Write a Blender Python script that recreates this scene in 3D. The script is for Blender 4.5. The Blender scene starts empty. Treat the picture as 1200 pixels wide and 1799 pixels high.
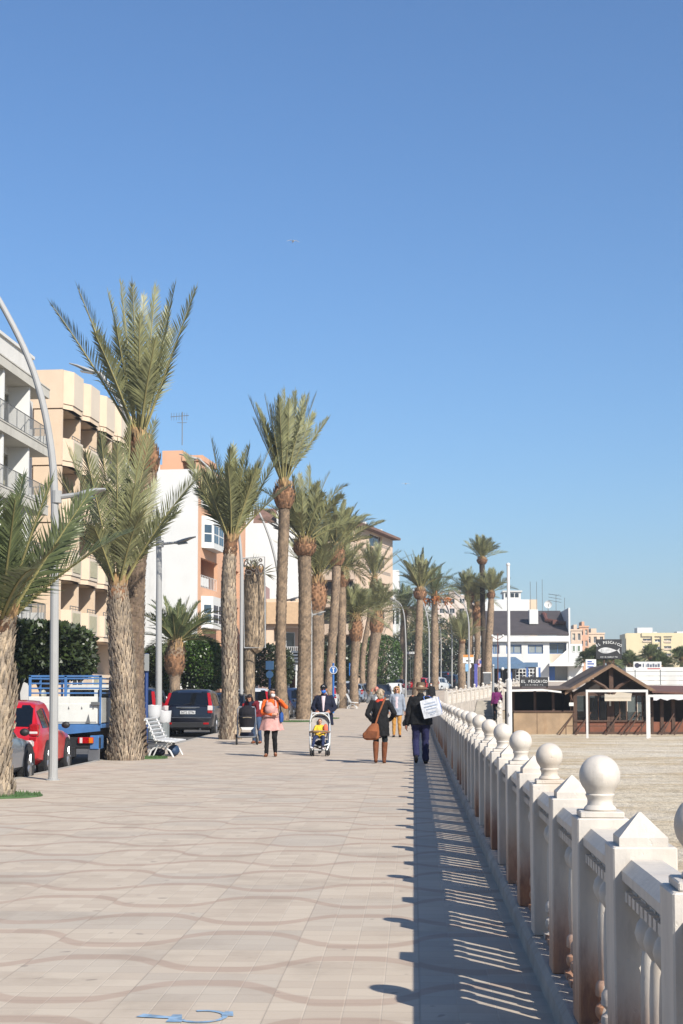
import bpy, math, random
from mathutils import Vector, Matrix
from mathutils import noise as mnoise
R = math.radians
PI = math.pi
V = Vector
rnd = random.Random(7)
scene = bpy.context.scene
COL = scene.collection

# ------------------------------------------------------------------ camera model
F = 2600.0; PW, PH = 1200, 1799
EYE = 1.55; TILT = R(3.9)
SHIFT = (1216 - 899.5 - F*math.tan(TILT)) / PH
YAW = math.atan(127*math.cos(TILT)/F)
fwd = V((-math.sin(YAW)*math.cos(TILT), math.cos(YAW)*math.cos(TILT), math.sin(TILT)))
rgt = V((math.cos(YAW), math.sin(YAW), 0))
upv = rgt.cross(fwd)
YP = 899.5 + SHIFT*PH
def ray(px, py):
    return fwd*F + rgt*(px-600) + upv*(YP-py)
def at(px, py, Y):
    """real point seen at a photo pixel, Y metres down the promenade"""
    d = ray(px, py); return V((0, 0, EYE)) + d*(Y/d.y)
def lerp_table(t, x):
    if x <= t[0][0]: return t[0][1]
    for (a, b), (c, d) in zip(t, t[1:]):
        if x <= c: return b + (d-b)*(x-a)/(c-a)
    return t[-1][1]
GT = [(-60,0),(45,0),(60,.15),(75,.3),(100,.62),(124,.95),(150,2.0),(200,3.2),(300,5),(700,9),(4000,20)]
LT = [(-60,-7.15),(50,-7.1),(60,-6.75),(67,-6.4),(75,-5.75),(93,-4.95),(120,-3.7),(128,-1.2),(140,1.4),(150,4.6),(160,7.6),(180,13),(220,24),(300,48),(4000,200)]
RT = [(-60,.69),(58,.69),(98,2.05),(118,8.3),(135,14),(200,40),(300,80),(4000,400)]
def g(Y): return lerp_table(GT, Y)
def XL(Y): return lerp_table(LT, Y)
def XR(Y): return lerp_table(RT, Y)

# ------------------------------------------------------------------ mesh builder
class MB:
    def __init__(s): s.v=[]; s.f=[]; s.m=[]; s.mi=0; s.M=None
    def add(s, vs, fs):
        o = len(s.v)
        s.v += [tuple(s.M @ V(p)) for p in vs] if s.M else [tuple(p) for p in vs]
        for f in fs: s.f.append([i+o for i in f]); s.m.append(s.mi)
    def box(s, x0, x1, y0, y1, z0, z1):
        s.add([(x0,y0,z0),(x1,y0,z0),(x1,y1,z0),(x0,y1,z0),(x0,y0,z1),(x1,y0,z1),(x1,y1,z1),(x0,y1,z1)],
              [(0,3,2,1),(4,5,6,7),(0,1,5,4),(1,2,6,5),(2,3,7,6),(3,0,4,7)])
    def bbox(s, x0, x1, y0, y1, z0, z1, b=.02):
        """box with chamfered edges"""
        pts=[]; 
        for (z, i) in ((z0,b),(z0+b,0),(z1-b,0),(z1,b)):
            c = b if i==0 else b
            pts.append([(x0+i+ (b if i==0 else b), y0+i,z),(x1-i-b,y0+i,z),(x1-i,y0+i+b,z),(x1-i,y1-i-b,z),(x1-i-b,y1-i,z),(x0+i+b,y1-i,z),(x0+i,y1-i-b,z),(x0+i,y0+i+b,z)])
        s.loft(pts)
    def loft(s, rings, cap=True, closed=True):
        n = len(rings[0]); vs=[p for r in rings for p in r]; fs=[]
        for k in range(len(rings)-1):
            for i in range(n if closed else n-1):
                j=(i+1)%n; fs.append((k*n+i,k*n+j,(k+1)*n+j,(k+1)*n+i))
        if cap and closed:
            fs.append(tuple(range(n-1,-1,-1))); b=(len(rings)-1)*n; fs.append(tuple(range(b,b+n)))
        s.add(vs, fs)
    def ell(s, rings, seg=16):
        """rings of (cx,cy,z,rx,ry)"""
        s.loft([[(cx+rx*math.cos(2*PI*i/seg), cy+ry*math.sin(2*PI*i/seg), z) for i in range(seg)] for cx,cy,z,rx,ry in rings])
    def lathe(s, prof, seg=20, c=(0,0,0), axis='z', cap=True):
        rings=[]
        for r,z in prof:
            ring=[]
            for i in range(seg):
                a=2*PI*i/seg; x,y=r*math.cos(a), r*math.sin(a)
                p=(x,y,z) if axis=='z' else ((z,x,y) if axis=='x' else (y,z,x))
                ring.append((c[0]+p[0],c[1]+p[1],c[2]+p[2]))
            rings.append(ring)
        s.loft(rings,cap)
    def sphere(s, c, r, seg=14, rg=9):
        if not hasattr(r,'__len__'): r=(r,r,r)
        rings=[]
        for k in range(rg+1):
            t=-PI/2+PI*k/rg
            if k==0: t+=.08
            if k==rg: t-=.08
            rings.append([(c[0]+r[0]*math.cos(t)*math.cos(2*PI*i/seg), c[1]+r[1]*math.cos(t)*math.sin(2*PI*i/seg), c[2]+r[2]*math.sin(t)) for i in range(seg)])
        s.loft(rings)
    def tube(s, pts, rad, seg=8, cap=True):
        pts=[V(p) for p in pts]
        if not hasattr(rad,'__len__'): rad=[rad]*len(pts)
        up=None; rings=[]
        for i,p in enumerate(pts):
            t=(pts[min(i+1,len(pts)-1)]-pts[max(i-1,0)])
            if t.length<1e-9: t=V((0,0,1))
            t.normalize()
            if up is None:
                a=V((0,1,0)) if abs(t.y)<.9 else V((1,0,0))
                up=(a-t*a.dot(t)).normalized()
            else:
                up=(up-t*up.dot(t)); up = up.normalized() if up.length>1e-6 else V((1,0,0))
            b=t.cross(up)
            rings.append([p+(up*math.cos(2*PI*k/seg)+b*math.sin(2*PI*k/seg))*rad[i] for k in range(seg)])
        s.loft(rings, cap)
    def bar(s, a, b, r, seg=6): s.tube([a,b], r, seg)
    def chain(s, pts, rad, seg=12):
        for i in range(len(pts)-1): s.tube([pts[i],pts[i+1]],[rad[i],rad[i+1]],seg)
        for p,r in zip(pts,rad): s.sphere(p,r,seg,8)
    def quad(s, a,b,c,d): s.add([a,b,c,d],[(0,1,2,3)])
    def prism(s, poly, d):
        """poly: 3D points; extruded by vector d"""
        d=V(d); n=len(poly); p=[V(q) for q in poly]
        s.add(p+[q+d for q in p],[tuple(range(n-1,-1,-1)),tuple(range(n,2*n))]+[(i,(i+1)%n,(i+1)%n+n,i+n) for i in range(n)])
    def build(s, name, mat, parent=None, smooth=False, sharp=40):
        me=bpy.data.meshes.new(name); me.from_pydata(s.v,[],s.f)
        mats = mat if isinstance(mat,(list,tuple)) else [mat]
        for m in mats: me.materials.append(m)
        if len(mats)>1: me.polygons.foreach_set('material_index', s.m)
        if smooth:
            me.polygons.foreach_set('use_smooth',[True]*len(me.polygons))
            if sharp: me.set_sharp_from_angle(angle=R(sharp))
        me.update()
        o=bpy.data.objects.new(name, me); COL.objects.link(o)
        if parent: o.parent=parent
        return o

def tag(o, label=None, cat=None, group=None, kind=None):
    if label: o['label']=label
    if cat: o['category']=cat
    if group: o['group']=group
    if kind: o['kind']=kind
    return o
def thing(name, label, cat, loc=(0,0,0), rz=0, group=None, scale=1):
    o=bpy.data.objects.new(name,None); COL.objects.link(o); o.location=loc; o.rotation_euler=(0,0,rz)
    o.empty_display_size=.1
    if scale!=1: o.scale=(scale,)*3
    return tag(o,label,cat,group)
def kids(o): return [c for c in bpy.data.objects if c.parent==o]
def copy_tree(o, parent=None):
    c=o.copy(); COL.objects.link(c)
    if parent: c.parent=parent
    for ch in list(o.children): copy_tree(ch,c)
    return c
def inst(o, parent, loc):
    c=o.copy(); COL.objects.link(c); c.parent=parent; c.location=loc; return c
def organic(name, mb, mat, parent, voxel=.012, it=4, fold=0):
    """fuse overlapping volumes into one continuous smooth skin"""
    me=bpy.data.meshes.new('tmp'); me.from_pydata(mb.v,[],mb.f); me.update()
    t=bpy.data.objects.new('tmp',me); COL.objects.link(t)
    m=t.modifiers.new('r','REMESH'); m.mode='VOXEL'; m.voxel_size=voxel; m.adaptivity=0
    m=t.modifiers.new('s','SMOOTH'); m.iterations=it; m.factor=.5
    dg=bpy.context.evaluated_depsgraph_get()
    nm=bpy.data.meshes.new_from_object(t.evaluated_get(dg))
    bpy.data.objects.remove(t); bpy.data.meshes.remove(me)
    if fold:
        nr=[v.normal.copy() for v in nm.vertices]
        for v,q in zip(nm.vertices,nr): v.co += q*(fold*(mnoise.noise(V((v.co.x*11+v.co.z*5,v.co.y*11,v.co.z*9)))+.6*mnoise.noise(V((v.co.x*26,v.co.y*26,v.co.z*17+3)))))
    nm.name=name; nm.materials.clear(); nm.materials.append(mat)
    nm.polygons.foreach_set('use_smooth',[True]*len(nm.polygons))
    o=bpy.data.objects.new(name,nm); COL.objects.link(o); o.parent=parent
    return o

# ------------------------------------------------------------------ materials
def lin(c):
    return tuple(.64*((x/255)/12.92 if x/255<=.04045 else ((x/255+.055)/1.055)**2.4) for x in c)
class NT:
    def __init__(s, name):
        s.mat=bpy.data.materials.new(name); s.mat.use_nodes=True; s.t=s.mat.node_tree; s.n=s.t.nodes; s.l=s.t.links
        s.b=s.n['Principled BSDF']; s.out=s.n['Material Output']
    def new(s, t, **k):
        x=s.n.new(t)
        for a,b in k.items(): setattr(x,a,b)
        return x
    def math(s, op, a, b=None, c=None, clamp=False):
        x=s.new('ShaderNodeMath',operation=op); x.use_clamp=clamp
        for i,q in enumerate((a,b,c)):
            if q is None: continue
            if isinstance(q,(int,float)): x.inputs[i].default_value=q
            else: s.l.new(q,x.inputs[i])
        return x.outputs[0]
    def mix(s, f, a, b, bt='MIX'):
        x=s.new('ShaderNodeMix',data_type='RGBA',blend_type=bt)
        for i,q in ((0,f),(6,a),(7,b)):
            if isinstance(q,(int,float)): x.inputs[i].default_value=q
            elif isinstance(q,tuple): x.inputs[i].default_value=q if len(q)==4 else q+(1,)
            else: s.l.new(q,x.inputs[i])
        return x.outputs[2]
    def noise(s, vec, scale, det=4, rough=.55):
        x=s.new('ShaderNodeTexNoise'); x.inputs['Scale'].default_value=scale; x.inputs['Detail'].default_value=det; x.inputs['Roughness'].default_value=rough
        if vec is not None: s.l.new(vec,x.inputs['Vector'])
        return x.outputs[0]
    def ramp(s, f, lo, hi):
        x=s.new('ShaderNodeMapRange',interpolation_type='SMOOTHSTEP'); x.inputs[1].default_value=lo; x.inputs[2].default_value=hi
        s.l.new(f,x.inputs[0]); return x.outputs[0]
    def pos(s): return s.new('ShaderNodeNewGeometry').outputs['Position']
    def obj(s): return s.new('ShaderNodeTexCoord').outputs['Object']
    def scalev(s, vec, sc):
        x=s.new('ShaderNodeVectorMath',operation='MULTIPLY'); s.l.new(vec,x.inputs[0]); x.inputs[1].default_value=sc; return x.outputs[0]
    def bump(s, h, st, dist=.02):
        x=s.new('ShaderNodeBump'); x.inputs['Strength'].default_value=st; x.inputs['Distance'].default_value=dist
        s.l.new(h,x.inputs['Height']); s.l.new(x.outputs[0],s.b.inputs['Normal'])
def mul(c,k): return tuple(min(1,x*k) for x in c)
MATS={}
def mat(name, rgb, rough=.7, var=.12, scale=4, metal=0, bump=0, bscale=40, spec=.5, island=0, trans=0, coat=0, raw=False, stain=None, world=False):
    if name in MATS: return MATS[name]
    n=NT(name); c=rgb if raw else lin(rgb)
    vec=n.pos() if world else n.obj()
    if var:
        f=n.ramp(n.noise(vec,scale,5,.6),.3,.7)
        col=n.mix(f, mul(c,1-var), mul(c,1+var))
    else: col=n.mix(0.,c,c)
    if island:
        gi=n.new('ShaderNodeNewGeometry').outputs['Random Per Island']
        col=n.mix(gi, n.mix(1.,col,(1-island,)*3,'MULTIPLY'), n.mix(1.,col,(1+island*1.2,1+island,1+island*.5),'MULTIPLY'))
    if stain:
        sf=n.ramp(n.noise(n.scalev(vec,(1,1,.25)),stain[1],6,.7),.5,.75)
        col=n.mix(n.math('MULTIPLY',sf,stain[2]),col,lin(stain[0]))
    n.l.new(col,n.b.inputs['Base Color'])
    n.b.inputs['Roughness'].default_value=rough; n.b.inputs['Metallic'].default_value=metal
    n.b.inputs['Specular IOR Level'].default_value=spec
    if coat: n.b.inputs['Coat Weight'].default_value=coat; n.b.inputs['Coat Roughness'].default_value=.05
    if bump: n.bump(n.noise(vec,bscale,4),bump)
    if trans:
        t=n.new('ShaderNodeBsdfTranslucent'); n.l.new(col,t.inputs[0])
        m=n.new('ShaderNodeMixShader'); m.inputs[0].default_value=trans
        n.l.new(n.b.outputs[0],m.inputs[1]); n.l.new(t.outputs[0],m.inputs[2]); n.l.new(m.outputs[0],n.out.inputs[0])
    MATS[name]=n.mat; return n.mat
def paint(name, rgb, **k): return mat(name, rgb, rough=.28, var=.04, coat=.6, scale=2, **k)
def glassy(name, rgb=(22,26,30), rough=.06):
    return mat(name, rgb, rough=rough, var=.1, scale=1.5, spec=.8)

# ------------------------------------------------------------------ world, sun, camera
w=bpy.data.worlds.new('World'); scene.world=w; w.use_nodes=True
SUN_EL=R(37); SUNV=V((.6*math.cos(SUN_EL),-.8*math.cos(SUN_EL),math.sin(SUN_EL)))
sk=w.node_tree.nodes.new('ShaderNodeTexSky'); sk.sky_type='NISHITA'; sk.sun_disc=False
sk.sun_elevation=SUN_EL; sk.sun_rotation=R(143.1); sk.air_density=1.25; sk.dust_density=1.0; sk.ozone_density=10.0; sk.altitude=0
bg=w.node_tree.nodes['Background']; bg.inputs[1].default_value=.086
w.node_tree.links.new(sk.outputs[0],bg.inputs[0])
sl=bpy.data.lights.new('sun','SUN'); sl.energy=5.0; sl.angle=R(.53); sl.color=(1,.94,.85)
so=bpy.data.objects.new('sun',sl); COL.objects.link(so); so.rotation_euler=SUNV.to_track_quat('Z','Y').to_euler(); so.location=(20,-20,40)
cd=bpy.data.cameras.new('camera'); cam=bpy.data.objects.new('camera',cd); COL.objects.link(cam); scene.camera=cam
cd.sensor_fit='VERTICAL'; cd.sensor_height=36; cd.lens=F/PH*36; cd.shift_y=SHIFT; cd.clip_end=6000; cd.clip_start=.1
m3=Matrix((rgt,upv,-fwd)).transposed(); cam.matrix_world=Matrix.Translation((0,0,EYE)) @ m3.to_4x4()
scene.view_settings.view_transform='Standard'; scene.view_settings.look='None'; scene.view_settings.exposure=.75; scene.view_settings.gamma=1
scene.cycles.max_bounces=6; scene.cycles.transparent_max_bounces=6

# ------------------------------------------------------------------ ground
def sheet(name, fx, ys, zoff, m, label=None, kind='structure'):
    mb=MB(); xs0=fx(ys[0]); n=len(xs0)
    for Y in ys:
        for x,z in fx(Y): mb.v.append((x,Y,z+zoff))
    for k in range(len(ys)-1):
        for i in range(n-1):
            a=k*n+i; mb.f.append([a,a+1,a+n+1,a+n]); mb.m.append(0)
    o=mb.build(name,m); tag(o,label,None,None,kind); return o
def beachz(Y):
    t=min(1,max(0,(Y-112)/25)); return -.47*(1-t)+(g(Y)-.13)*t
def terrain(Y):
    l,r=XL(Y),XR(Y); z=g(Y)-.13
    bz=beachz(Y)
    return [(l-2500,z),(l-300,z),(l-60,z),(l-12,z),(l,z),(r+.05,z),(r+.2,bz),(r+3,bz),(r+12,bz),(r+40,bz),(r+200,bz),(r+2500,bz)]
ys=[-60,-20]+list(range(0,160,3))+[170,180,200,240,300,400,700,1500,4000]
sheet('ground',terrain,ys,0,mat('earth',(150,138,118),.95,.25,.3,world=True))
# beach sand with raked tracks
n=NT('beach_sand'); P=n.pos()
a=n.noise(n.scalev(P,(.4,1.0,1)),1.0,7,.65); b=n.noise(P,14,6,.7); c=n.noise(n.scalev(P,(.16,.42,1)),1.3,5)
col=n.mix(n.ramp(a,.35,.68),lin((222,198,160)),lin((250,236,208)))
col=n.mix(n.math('MULTIPLY',n.ramp(b,.48,.68),.6),col,lin((128,112,92)))
col=n.mix(n.math('MULTIPLY',n.ramp(c,.46,.68),.5),col,lin((252,244,228)))
n.l.new(col,n.b.inputs['Base Color']); n.b.inputs['Roughness'].default_value=.95
d=n.noise(P,3.2,5,.65); col=n.mix(n.math('MULTIPLY',n.ramp(d,.52,.64),.4),col,lin((166,150,124))); n.l.new(col,n.b.inputs['Base Color'])
n.bump(n.math('ADD',n.math('ADD',b,n.math('MULTIPLY',a,2.)),n.math('MULTIPLY',d,2.2)),.9,.08)
sheet('beach',lambda Y:[(XR(Y)+.2,beachz(Y)),(XR(Y)+4,beachz(Y)),(XR(Y)+120,beachz(Y))],[-20,0,30,60,80,90,98,104,112],.004,n.mat)
sheet('road',lambda Y:[(XL(Y)-7.5,g(Y)-.13),(XL(Y)-.02,g(Y)-.13)],[y for y in ys if y<=300],.004,mat('asphalt',(92,90,88),.9,.2,.8,bump=.2,bscale=60,world=True))
# promenade paving
n=NT('promenade_tiles'); P=n.pos()
sp=n.new('ShaderNodeSeparateXYZ'); n.l.new(P,sp.inputs[0]); X,Y=sp.outputs[0],sp.outputs[1]
TS=.1875
wob=n.math('MULTIPLY',n.math('SUBTRACT',n.noise(P,2.5,2),.5),.03)
cc=n.math('COSINE',n.math('MULTIPLY',n.math('ADD',X,1.1),PI/.75)); cc3=n.math('MULTIPLY',n.math('MULTIPLY',cc,cc),cc)
cs=n.math('SUBTRACT',n.math('MULTIPLY',cc,.315),n.math('MULTIPLY',cc3,.105))
u4=n.math('FLOOR',n.math('DIVIDE',n.math('ADD',X,1.1-.375+75),.75)); u1=n.math('FLOOR',n.math('DIVIDE',n.math('ADD',X,1.1-.375+75),TS))
wj=n.new('ShaderNodeTexWhiteNoise',noise_dimensions='1D'); n.l.new(u4,wj.inputs['W']); wj1=n.new('ShaderNodeTexWhiteNoise',noise_dimensions='1D'); n.l.new(n.math('ADD',u1,.37),wj1.inputs['W'])
jit=n.math('ADD',n.math('MULTIPLY',n.math('SUBTRACT',wj.outputs[0],.5),.14),n.math('MULTIPLY',n.math('SUBTRACT',wj1.outputs[0],.5),.035))
def band(off, sgn):
    q=n.math('ADD',n.math('SUBTRACT',Y,off-.825+16.5*0),n.math('MULTIPLY',cs,sgn)); q=n.math('ADD',n.math('ADD',q,wob),jit)
    q=n.math('FLOORED_MODULO',q,1.65); return n.math('ABSOLUTE',n.math('SUBTRACT',q,.825))
dd=n.math('MINIMUM',band(10.17,1),band(9.36,-1))
bandf=n.math('SUBTRACT',1.,n.ramp(dd,.06,.1))
ux=n.math('DIVIDE',n.math('ADD',X,1.1-.375+75),TS); uy=n.math('DIVIDE',n.math('ADD',Y,75),TS)
fx=n.math('FRACT',ux); fy=n.math('FRACT',uy)
ex=n.math('ABSOLUTE',n.math('SUBTRACT',fx,.5)); ey=n.math('ABSOLUTE',n.math('SUBTRACT',fy,.5))
jx=n.ramp(ex,.472,.49); jy=n.ramp(ey,.472,.49)
ux4=n.math('DIVIDE',ux,4.); ex4=n.math('ABSOLUTE',n.math('SUBTRACT',n.math('FRACT',ux4),.5)); jx4=n.ramp(ex4,.489,.496)
cv=n.new('ShaderNodeCombineXYZ'); n.l.new(n.math('FLOOR',ux),cv.inputs[0]); n.l.new(n.math('FLOOR',uy),cv.inputs[1])
wn=n.new('ShaderNodeTexWhiteNoise'); n.l.new(cv.outputs[0],wn.inputs[0])
cv2=n.new('ShaderNodeCombineXYZ'); n.l.new(n.math('FLOOR',ux4),cv2.inputs[0]); n.l.new(n.math('FLOOR',n.math('DIVIDE',uy,4.)),cv2.inputs[1])
wn2=n.new('ShaderNodeTexWhiteNoise'); n.l.new(cv2.outputs[0],wn2.inputs[0])
base=n.mix(wn.outputs[0],lin((205,189,170)),lin((217,202,182)))
base=n.mix(n.math('MULTIPLY',n.ramp(wn2.outputs[0],.6,1.),.35),base,lin((184,178,168)))
bandc=n.mix(wn.outputs[0],lin((176,150,132)),lin((186,159,141)))
col=n.mix(n.math('MULTIPLY',bandf,.56),base,bandc)
rib=n.math('SINE',n.math('MULTIPLY',Y,2*PI/.031))
ribv=n.new('ShaderNodeMix',data_type='RGBA',blend_type='MULTIPLY'); 
col=n.mix(n.math('MULTIPLY',n.ramp(rib,-.2,.8),.15),col,n.mix(1.,col,(.55,.53,.5),'MULTIPLY'))
col=n.mix(n.math('MULTIPLY',jy,.3),col,lin((140,126,112)))
col=n.mix(n.math('MULTIPLY',jx,.18),col,lin((214,203,186)))
col=n.mix(n.math('MULTIPLY',jx4,.22),col,lin((118,104,92)))
dirt=n.ramp(n.noise(P,1.1,7,.65),.48,.72); col=n.mix(n.math('MULTIPLY',dirt,.34),col,lin((150,136,120)))
spk=n.ramp(n.noise(P,55,3,.6),.66,.74); col=n.mix(n.math('MULTIPLY',spk,.3),col,lin((120,108,98)))
gum=n.ramp(n.noise(P,6,1,.5),.74,.77); col=n.mix(n.math('MULTIPLY',gum,.5),col,lin((120,112,106)))
n.l.new(col,n.b.inputs['Base Color']); n.b.inputs['Roughness'].default_value=.72; n.b.inputs['Specular IOR Level'].default_value=.3
hh=n.math('SUBTRACT',n.math('MULTIPLY',rib,.12),n.math('ADD',n.math('MULTIPLY',jx,.6),n.math('MULTIPLY',jy,.5)))
n.bump(hh,.35,.006)
pys=[-20]+list(range(0,160,3))+[170,180,200,240,300]
mb=MB()
for Yv in pys:
    l,r=XL(Yv),XR(Yv)+.12; z=g(Yv)
    mb.v += [(l,Yv,z-.2),(l,Yv,z),(r,Yv,z)]
for k in range(len(pys)-1):
    for i in (0,1):
        a=k*3+i; mb.f.append([a,a+1,a+4,a+3]); mb.m.append(0)
tag(mb.build('promenade',n.mat),kind='structure')
# granite kerb strip
mb=MB()
for k in range(len(pys)-1):
    a,b=pys[k],pys[k+1]
    mb.loft([[(XL(a)-.14,a,g(a)-.25),(XL(a)-.003,a,g(a)-.25),(XL(a)-.003,a,g(a)+.003),(XL(a)-.14,a,g(a)+.003)],
             [(XL(b)-.14,b,g(b)-.25),(XL(b)-.003,b,g(b)-.25),(XL(b)-.003,b,g(b)+.003),(XL(b)-.14,b,g(b)+.003)]],cap=False)
tag(mb.build('kerb',mat('kerb_stone',(176,170,160),.85,.15,5,world=True)),kind='structure')
# far pavement along the house fronts
sheet('pavement',lambda Yv:[(XL(Yv)-26,g(Yv)-.13),(XL(Yv)-7.6,g(Yv)-.13)],[y for y in ys if y<=200],.012,mat('pavement_grey',(168,160,150),.9,.15,1.5,world=True))
M_TYRE=mat('tyre_rubber',(34,34,35),.85,.15,8); M_RIM=mat('alloy_rim',(168,170,174),.3,.06,metal=.7)
M_CARGLASS=mat('car_glass',(14,17,20),.05,.1,1.2,spec=.7); M_CARBLACK=mat('car_black_plastic',(26,26,28),.6,.1)
M_TAIL=mat('tail_lamp_red',(170,16,20),.2,.08,coat=.7); M_TAILW=mat('lamp_clear',(226,214,210),.15,.05,coat=.6); M_ORANGE=mat('lamp_orange',(228,120,30),.2,.06,coat=.6)
M_PLATE=mat('number_plate',(214,216,216),.5,.04); M_CHROME=mat('chrome_trim',(196,198,202),.15,.03,metal=.9)
M_PTXT=mat('plate_text',(30,30,34),.6,.03)

# thin sea haze round the whole place
n=NT('haze_air'); n.n.remove(n.b); pv=n.new('ShaderNodeVolumePrincipled'); pv.inputs['Color'].default_value=(.82,.9,1,1); pv.inputs['Density'].default_value=.00036; pv.inputs['Anisotropy'].default_value=.1
n.l.new(pv.outputs[0],n.out.inputs['Volume'])
mb=MB(); mb.box(-900,1200,-70,1300,-2.2,60); tag(mb.build('haze',n.mat),kind='stuff')
# ------------------------------------------------------------------ people
def fab(name, rgb, var=.12, sc=7): return mat(name, rgb, rough=.88, var=var, scale=sc, bump=.25, bscale=28, spec=.25)
SKIN=mat('skin',(206,152,124),.55,.06,6); SKIN2=mat('skin_tanned',(186,126,98),.55,.06,6)
C_BLACK=fab('black_cloth',(26,26,28)); C_NAVY=fab('navy_cloth',(30,34,54)); C_JEAN=fab('jeans_cloth',(66,84,112),.2); C_ORANGE=fab('orange_cloth',(236,104,40)); C_PINK=fab('pink_wrap_cloth',(208,158,150),.16,9)
C_BROWN=fab('brown_leather',(118,70,44),.2); C_TAN=fab('tan_leather',(146,88,56),.2,5); C_GREYC=fab('grey_knit',(150,158,170)); C_MUST=fab('mustard_cloth',(200,146,74)); C_NAVYT=fab('navy_trouser',(38,40,78)); C_SHIRT=fab('pale_pink_shirt',(224,204,208)); C_MAROON=fab('maroon_cloth',(110,30,40)); C_PURPLE=fab('purple_cloth',(112,36,96)); C_SCARF=fab('red_scarf',(206,72,52),.25,12); C_HAT=fab('brown_felt',(112,92,74)); C_WHITEC=fab('white_cloth',(230,230,230),.04); C_YEL=fab('yellow_cloth',(236,196,60)); C_BMASK=fab('blue_mask',(60,120,210)); C_DKSHOE=fab('dark_shoe',(34,32,34)); C_GREYJ=fab('grey_jacket',(140,142,144))
H_DARK=mat('dark_hair',(38,28,24),.5,.25,14,bump=.4,bscale=50); H_GREY=mat('grey_blond_hair',(170,150,124),.6,.25,14,bump=.4,bscale=50); H_BLOND=mat('blond_hair',(178,138,88),.55,.2,14,bump=.4,bscale=50)
EYE_D=mat('eye_dark',(30,24,22),.2,0); LIP=mat('lip',(170,92,84),.5,.05); M_SUNG=mat('sunglass_lens',(14,14,16),.1,0)
DEF=dict(pelvis=(0,0,.93),chest=(0,0,1.24),neck=(0,.0,1.43),head=(0,-.025,1.585),shL=(.175,0,1.385),elL=(.235,.02,1.11),wrL=(.25,-.05,.865),shR=(-.175,0,1.385),elR=(-.235,.02,1.11),wrR=(-.25,-.05,.865),
         hipL=(.09,0,.90),knL=(.10,-.03,.49),anL=(.10,.02,.09),toL=(.115,-.15,.035),hipR=(-.09,0,.90),knR=(-.10,-.03,.49),anR=(-.10,.02,.09),toR=(-.115,-.15,.035),look=0,curl=.5)
def person(label, x, Y, h, rz, pose, skin, wear, hair=None, face=True, zb=None, group=None, cat='person', girth=1.0, voxel=.0075, namep='person'):
    J=dict(DEF); J.update(pose); z=g(Y) if zb is None else zb
    r=thing(namep,label,cat,(x,Y,z),rz,group,h/1.70)
    P={k:V(v) for k,v in J.items() if isinstance(v,tuple)}
    G=girth
    def torso(mb, ex=0., z0=0, z1=9, mul_=1.0):
        pts=[]
        for t,rx,ry in ((-.12,.155,.115),(0,.168,.122),(.35,.142*G,.112*G),(.7,.152*G,.118*G),(1.0,.168*G,.118*G),(1.25,.172,.105),(1.45,.165,.088),(1.56,.11,.07),(1.64,.062,.06)):
            c=P['pelvis'].lerp(P['chest'],t) if t<=1 else P['chest'].lerp(P['neck'],(t-1)/.62)
            if z0<=t<=z1: pts.append((c.x,c.y,c.z,rx*mul_+ex,ry*mul_+ex))
        mb.ell(pts,20)
    # --- body
    mb=MB(); torso(mb)
    mb.chain([P['neck']-V((0,0,.04)),P['neck'].lerp(P['head'],.62)],[.062,.054])
    hd=P['head']; look=J['look']; Mh=Matrix.Translation(hd) @ Matrix.Rotation(look,4,'Z') @ Matrix.Rotation(J.get('nod',0),4,'X')
    mb.M=Mh
    mb.sphere((0,.012,.022),(.076,.094,.093),18,12); mb.sphere((0,-.022,-.045),(.058,.066,.07),14,10); mb.sphere((0,-.055,-.09),(.03,.028,.022),10,7)
    mb.tube([(0,-.088,.02),(0,-.112,-.022),(0,-.09,-.036)],[.009,.016,.012],8)
    for s in(-1,1): mb.sphere((s*.078,.012,-.005),(.012,.022,.034),8,6); mb.sphere((s*.03,-.082,.02),(.022,.012,.01),8,6)
    mb.sphere((0,-.086,-.062),(.024,.01,.008),8,6)
    mb.M=None
    for s in 'LR':
        mb.chain([P['sh'+s],P['el'+s],P['wr'+s]],[.052*G,.039,.027])
        mb.chain([P['hip'+s],P['kn'+s],P['an'+s]],[.088*G,.056,.036])
        kn,an=P['kn'+s],P['an'+s]; mb.chain([kn.lerp(an,.12)+V((0,.018,0)),kn.lerp(an,.45)+V((0,.014,0))],[.052,.046])
        mb.chain([an+V((0,.025,-.03)),P['to'+s]],[.036,.03])
        # hand: palm, four fingers, thumb
        w=P['wr'+s]; d=(w-P['el'+s]).normalized(); hd_=J.get('hand'+s); 
        if hd_: d=V(hd_).normalized()
        inward=V((-1 if s=='L' else 1,0,0)); inward=(inward-d*inward.dot(d)); 
        if inward.length<.1: inward=V((0,-1,0))
        inward.normalize(); fw=d.cross(inward).normalized()*(1 if s=='L' else -1)
        if fw.y>0: fw=-fw
        mb.chain([w,w+d*.04,w+d*.085],[.024,.030,.029])
        for o in (-.02,.0,.018): mb.chain([w+d*.03+fw*o,w+d*.09+fw*o],[.014,.013],8)
        cu=J['curl']
        for k,(o,l) in enumerate(((.030,.068),(.010,.078),(-.010,.073),(-.029,.058))):
            a=w+d*.092+fw*o; b=a+(d*math.cos(cu*.6)+inward*math.sin(cu*.6))*l*.5; c=b+(d*math.cos(cu*1.7)+inward*math.sin(cu*1.7))*l*.5
            mb.chain([a,b,c],[.0098,.009,.0078],8)
        a=w+d*.035+fw*.028; b=a+(fw*.8+d*.6+inward*.25).normalized()*.036; c=b+(d+inward*.4+fw*.2).normalized()*.03; mb.chain([a,b,c],[.0125,.0105,.009],8)
    organic('body',mb,skin,r,voxel,3)
    def headpart(name,m,fn,vox=.008,it=2,raw=False):
        q=MB(); q.M=Mh; fn(q); q.M=None
        return q.build(name,m,r,True) if raw else organic(name,q,m,r,vox,it)
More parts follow.
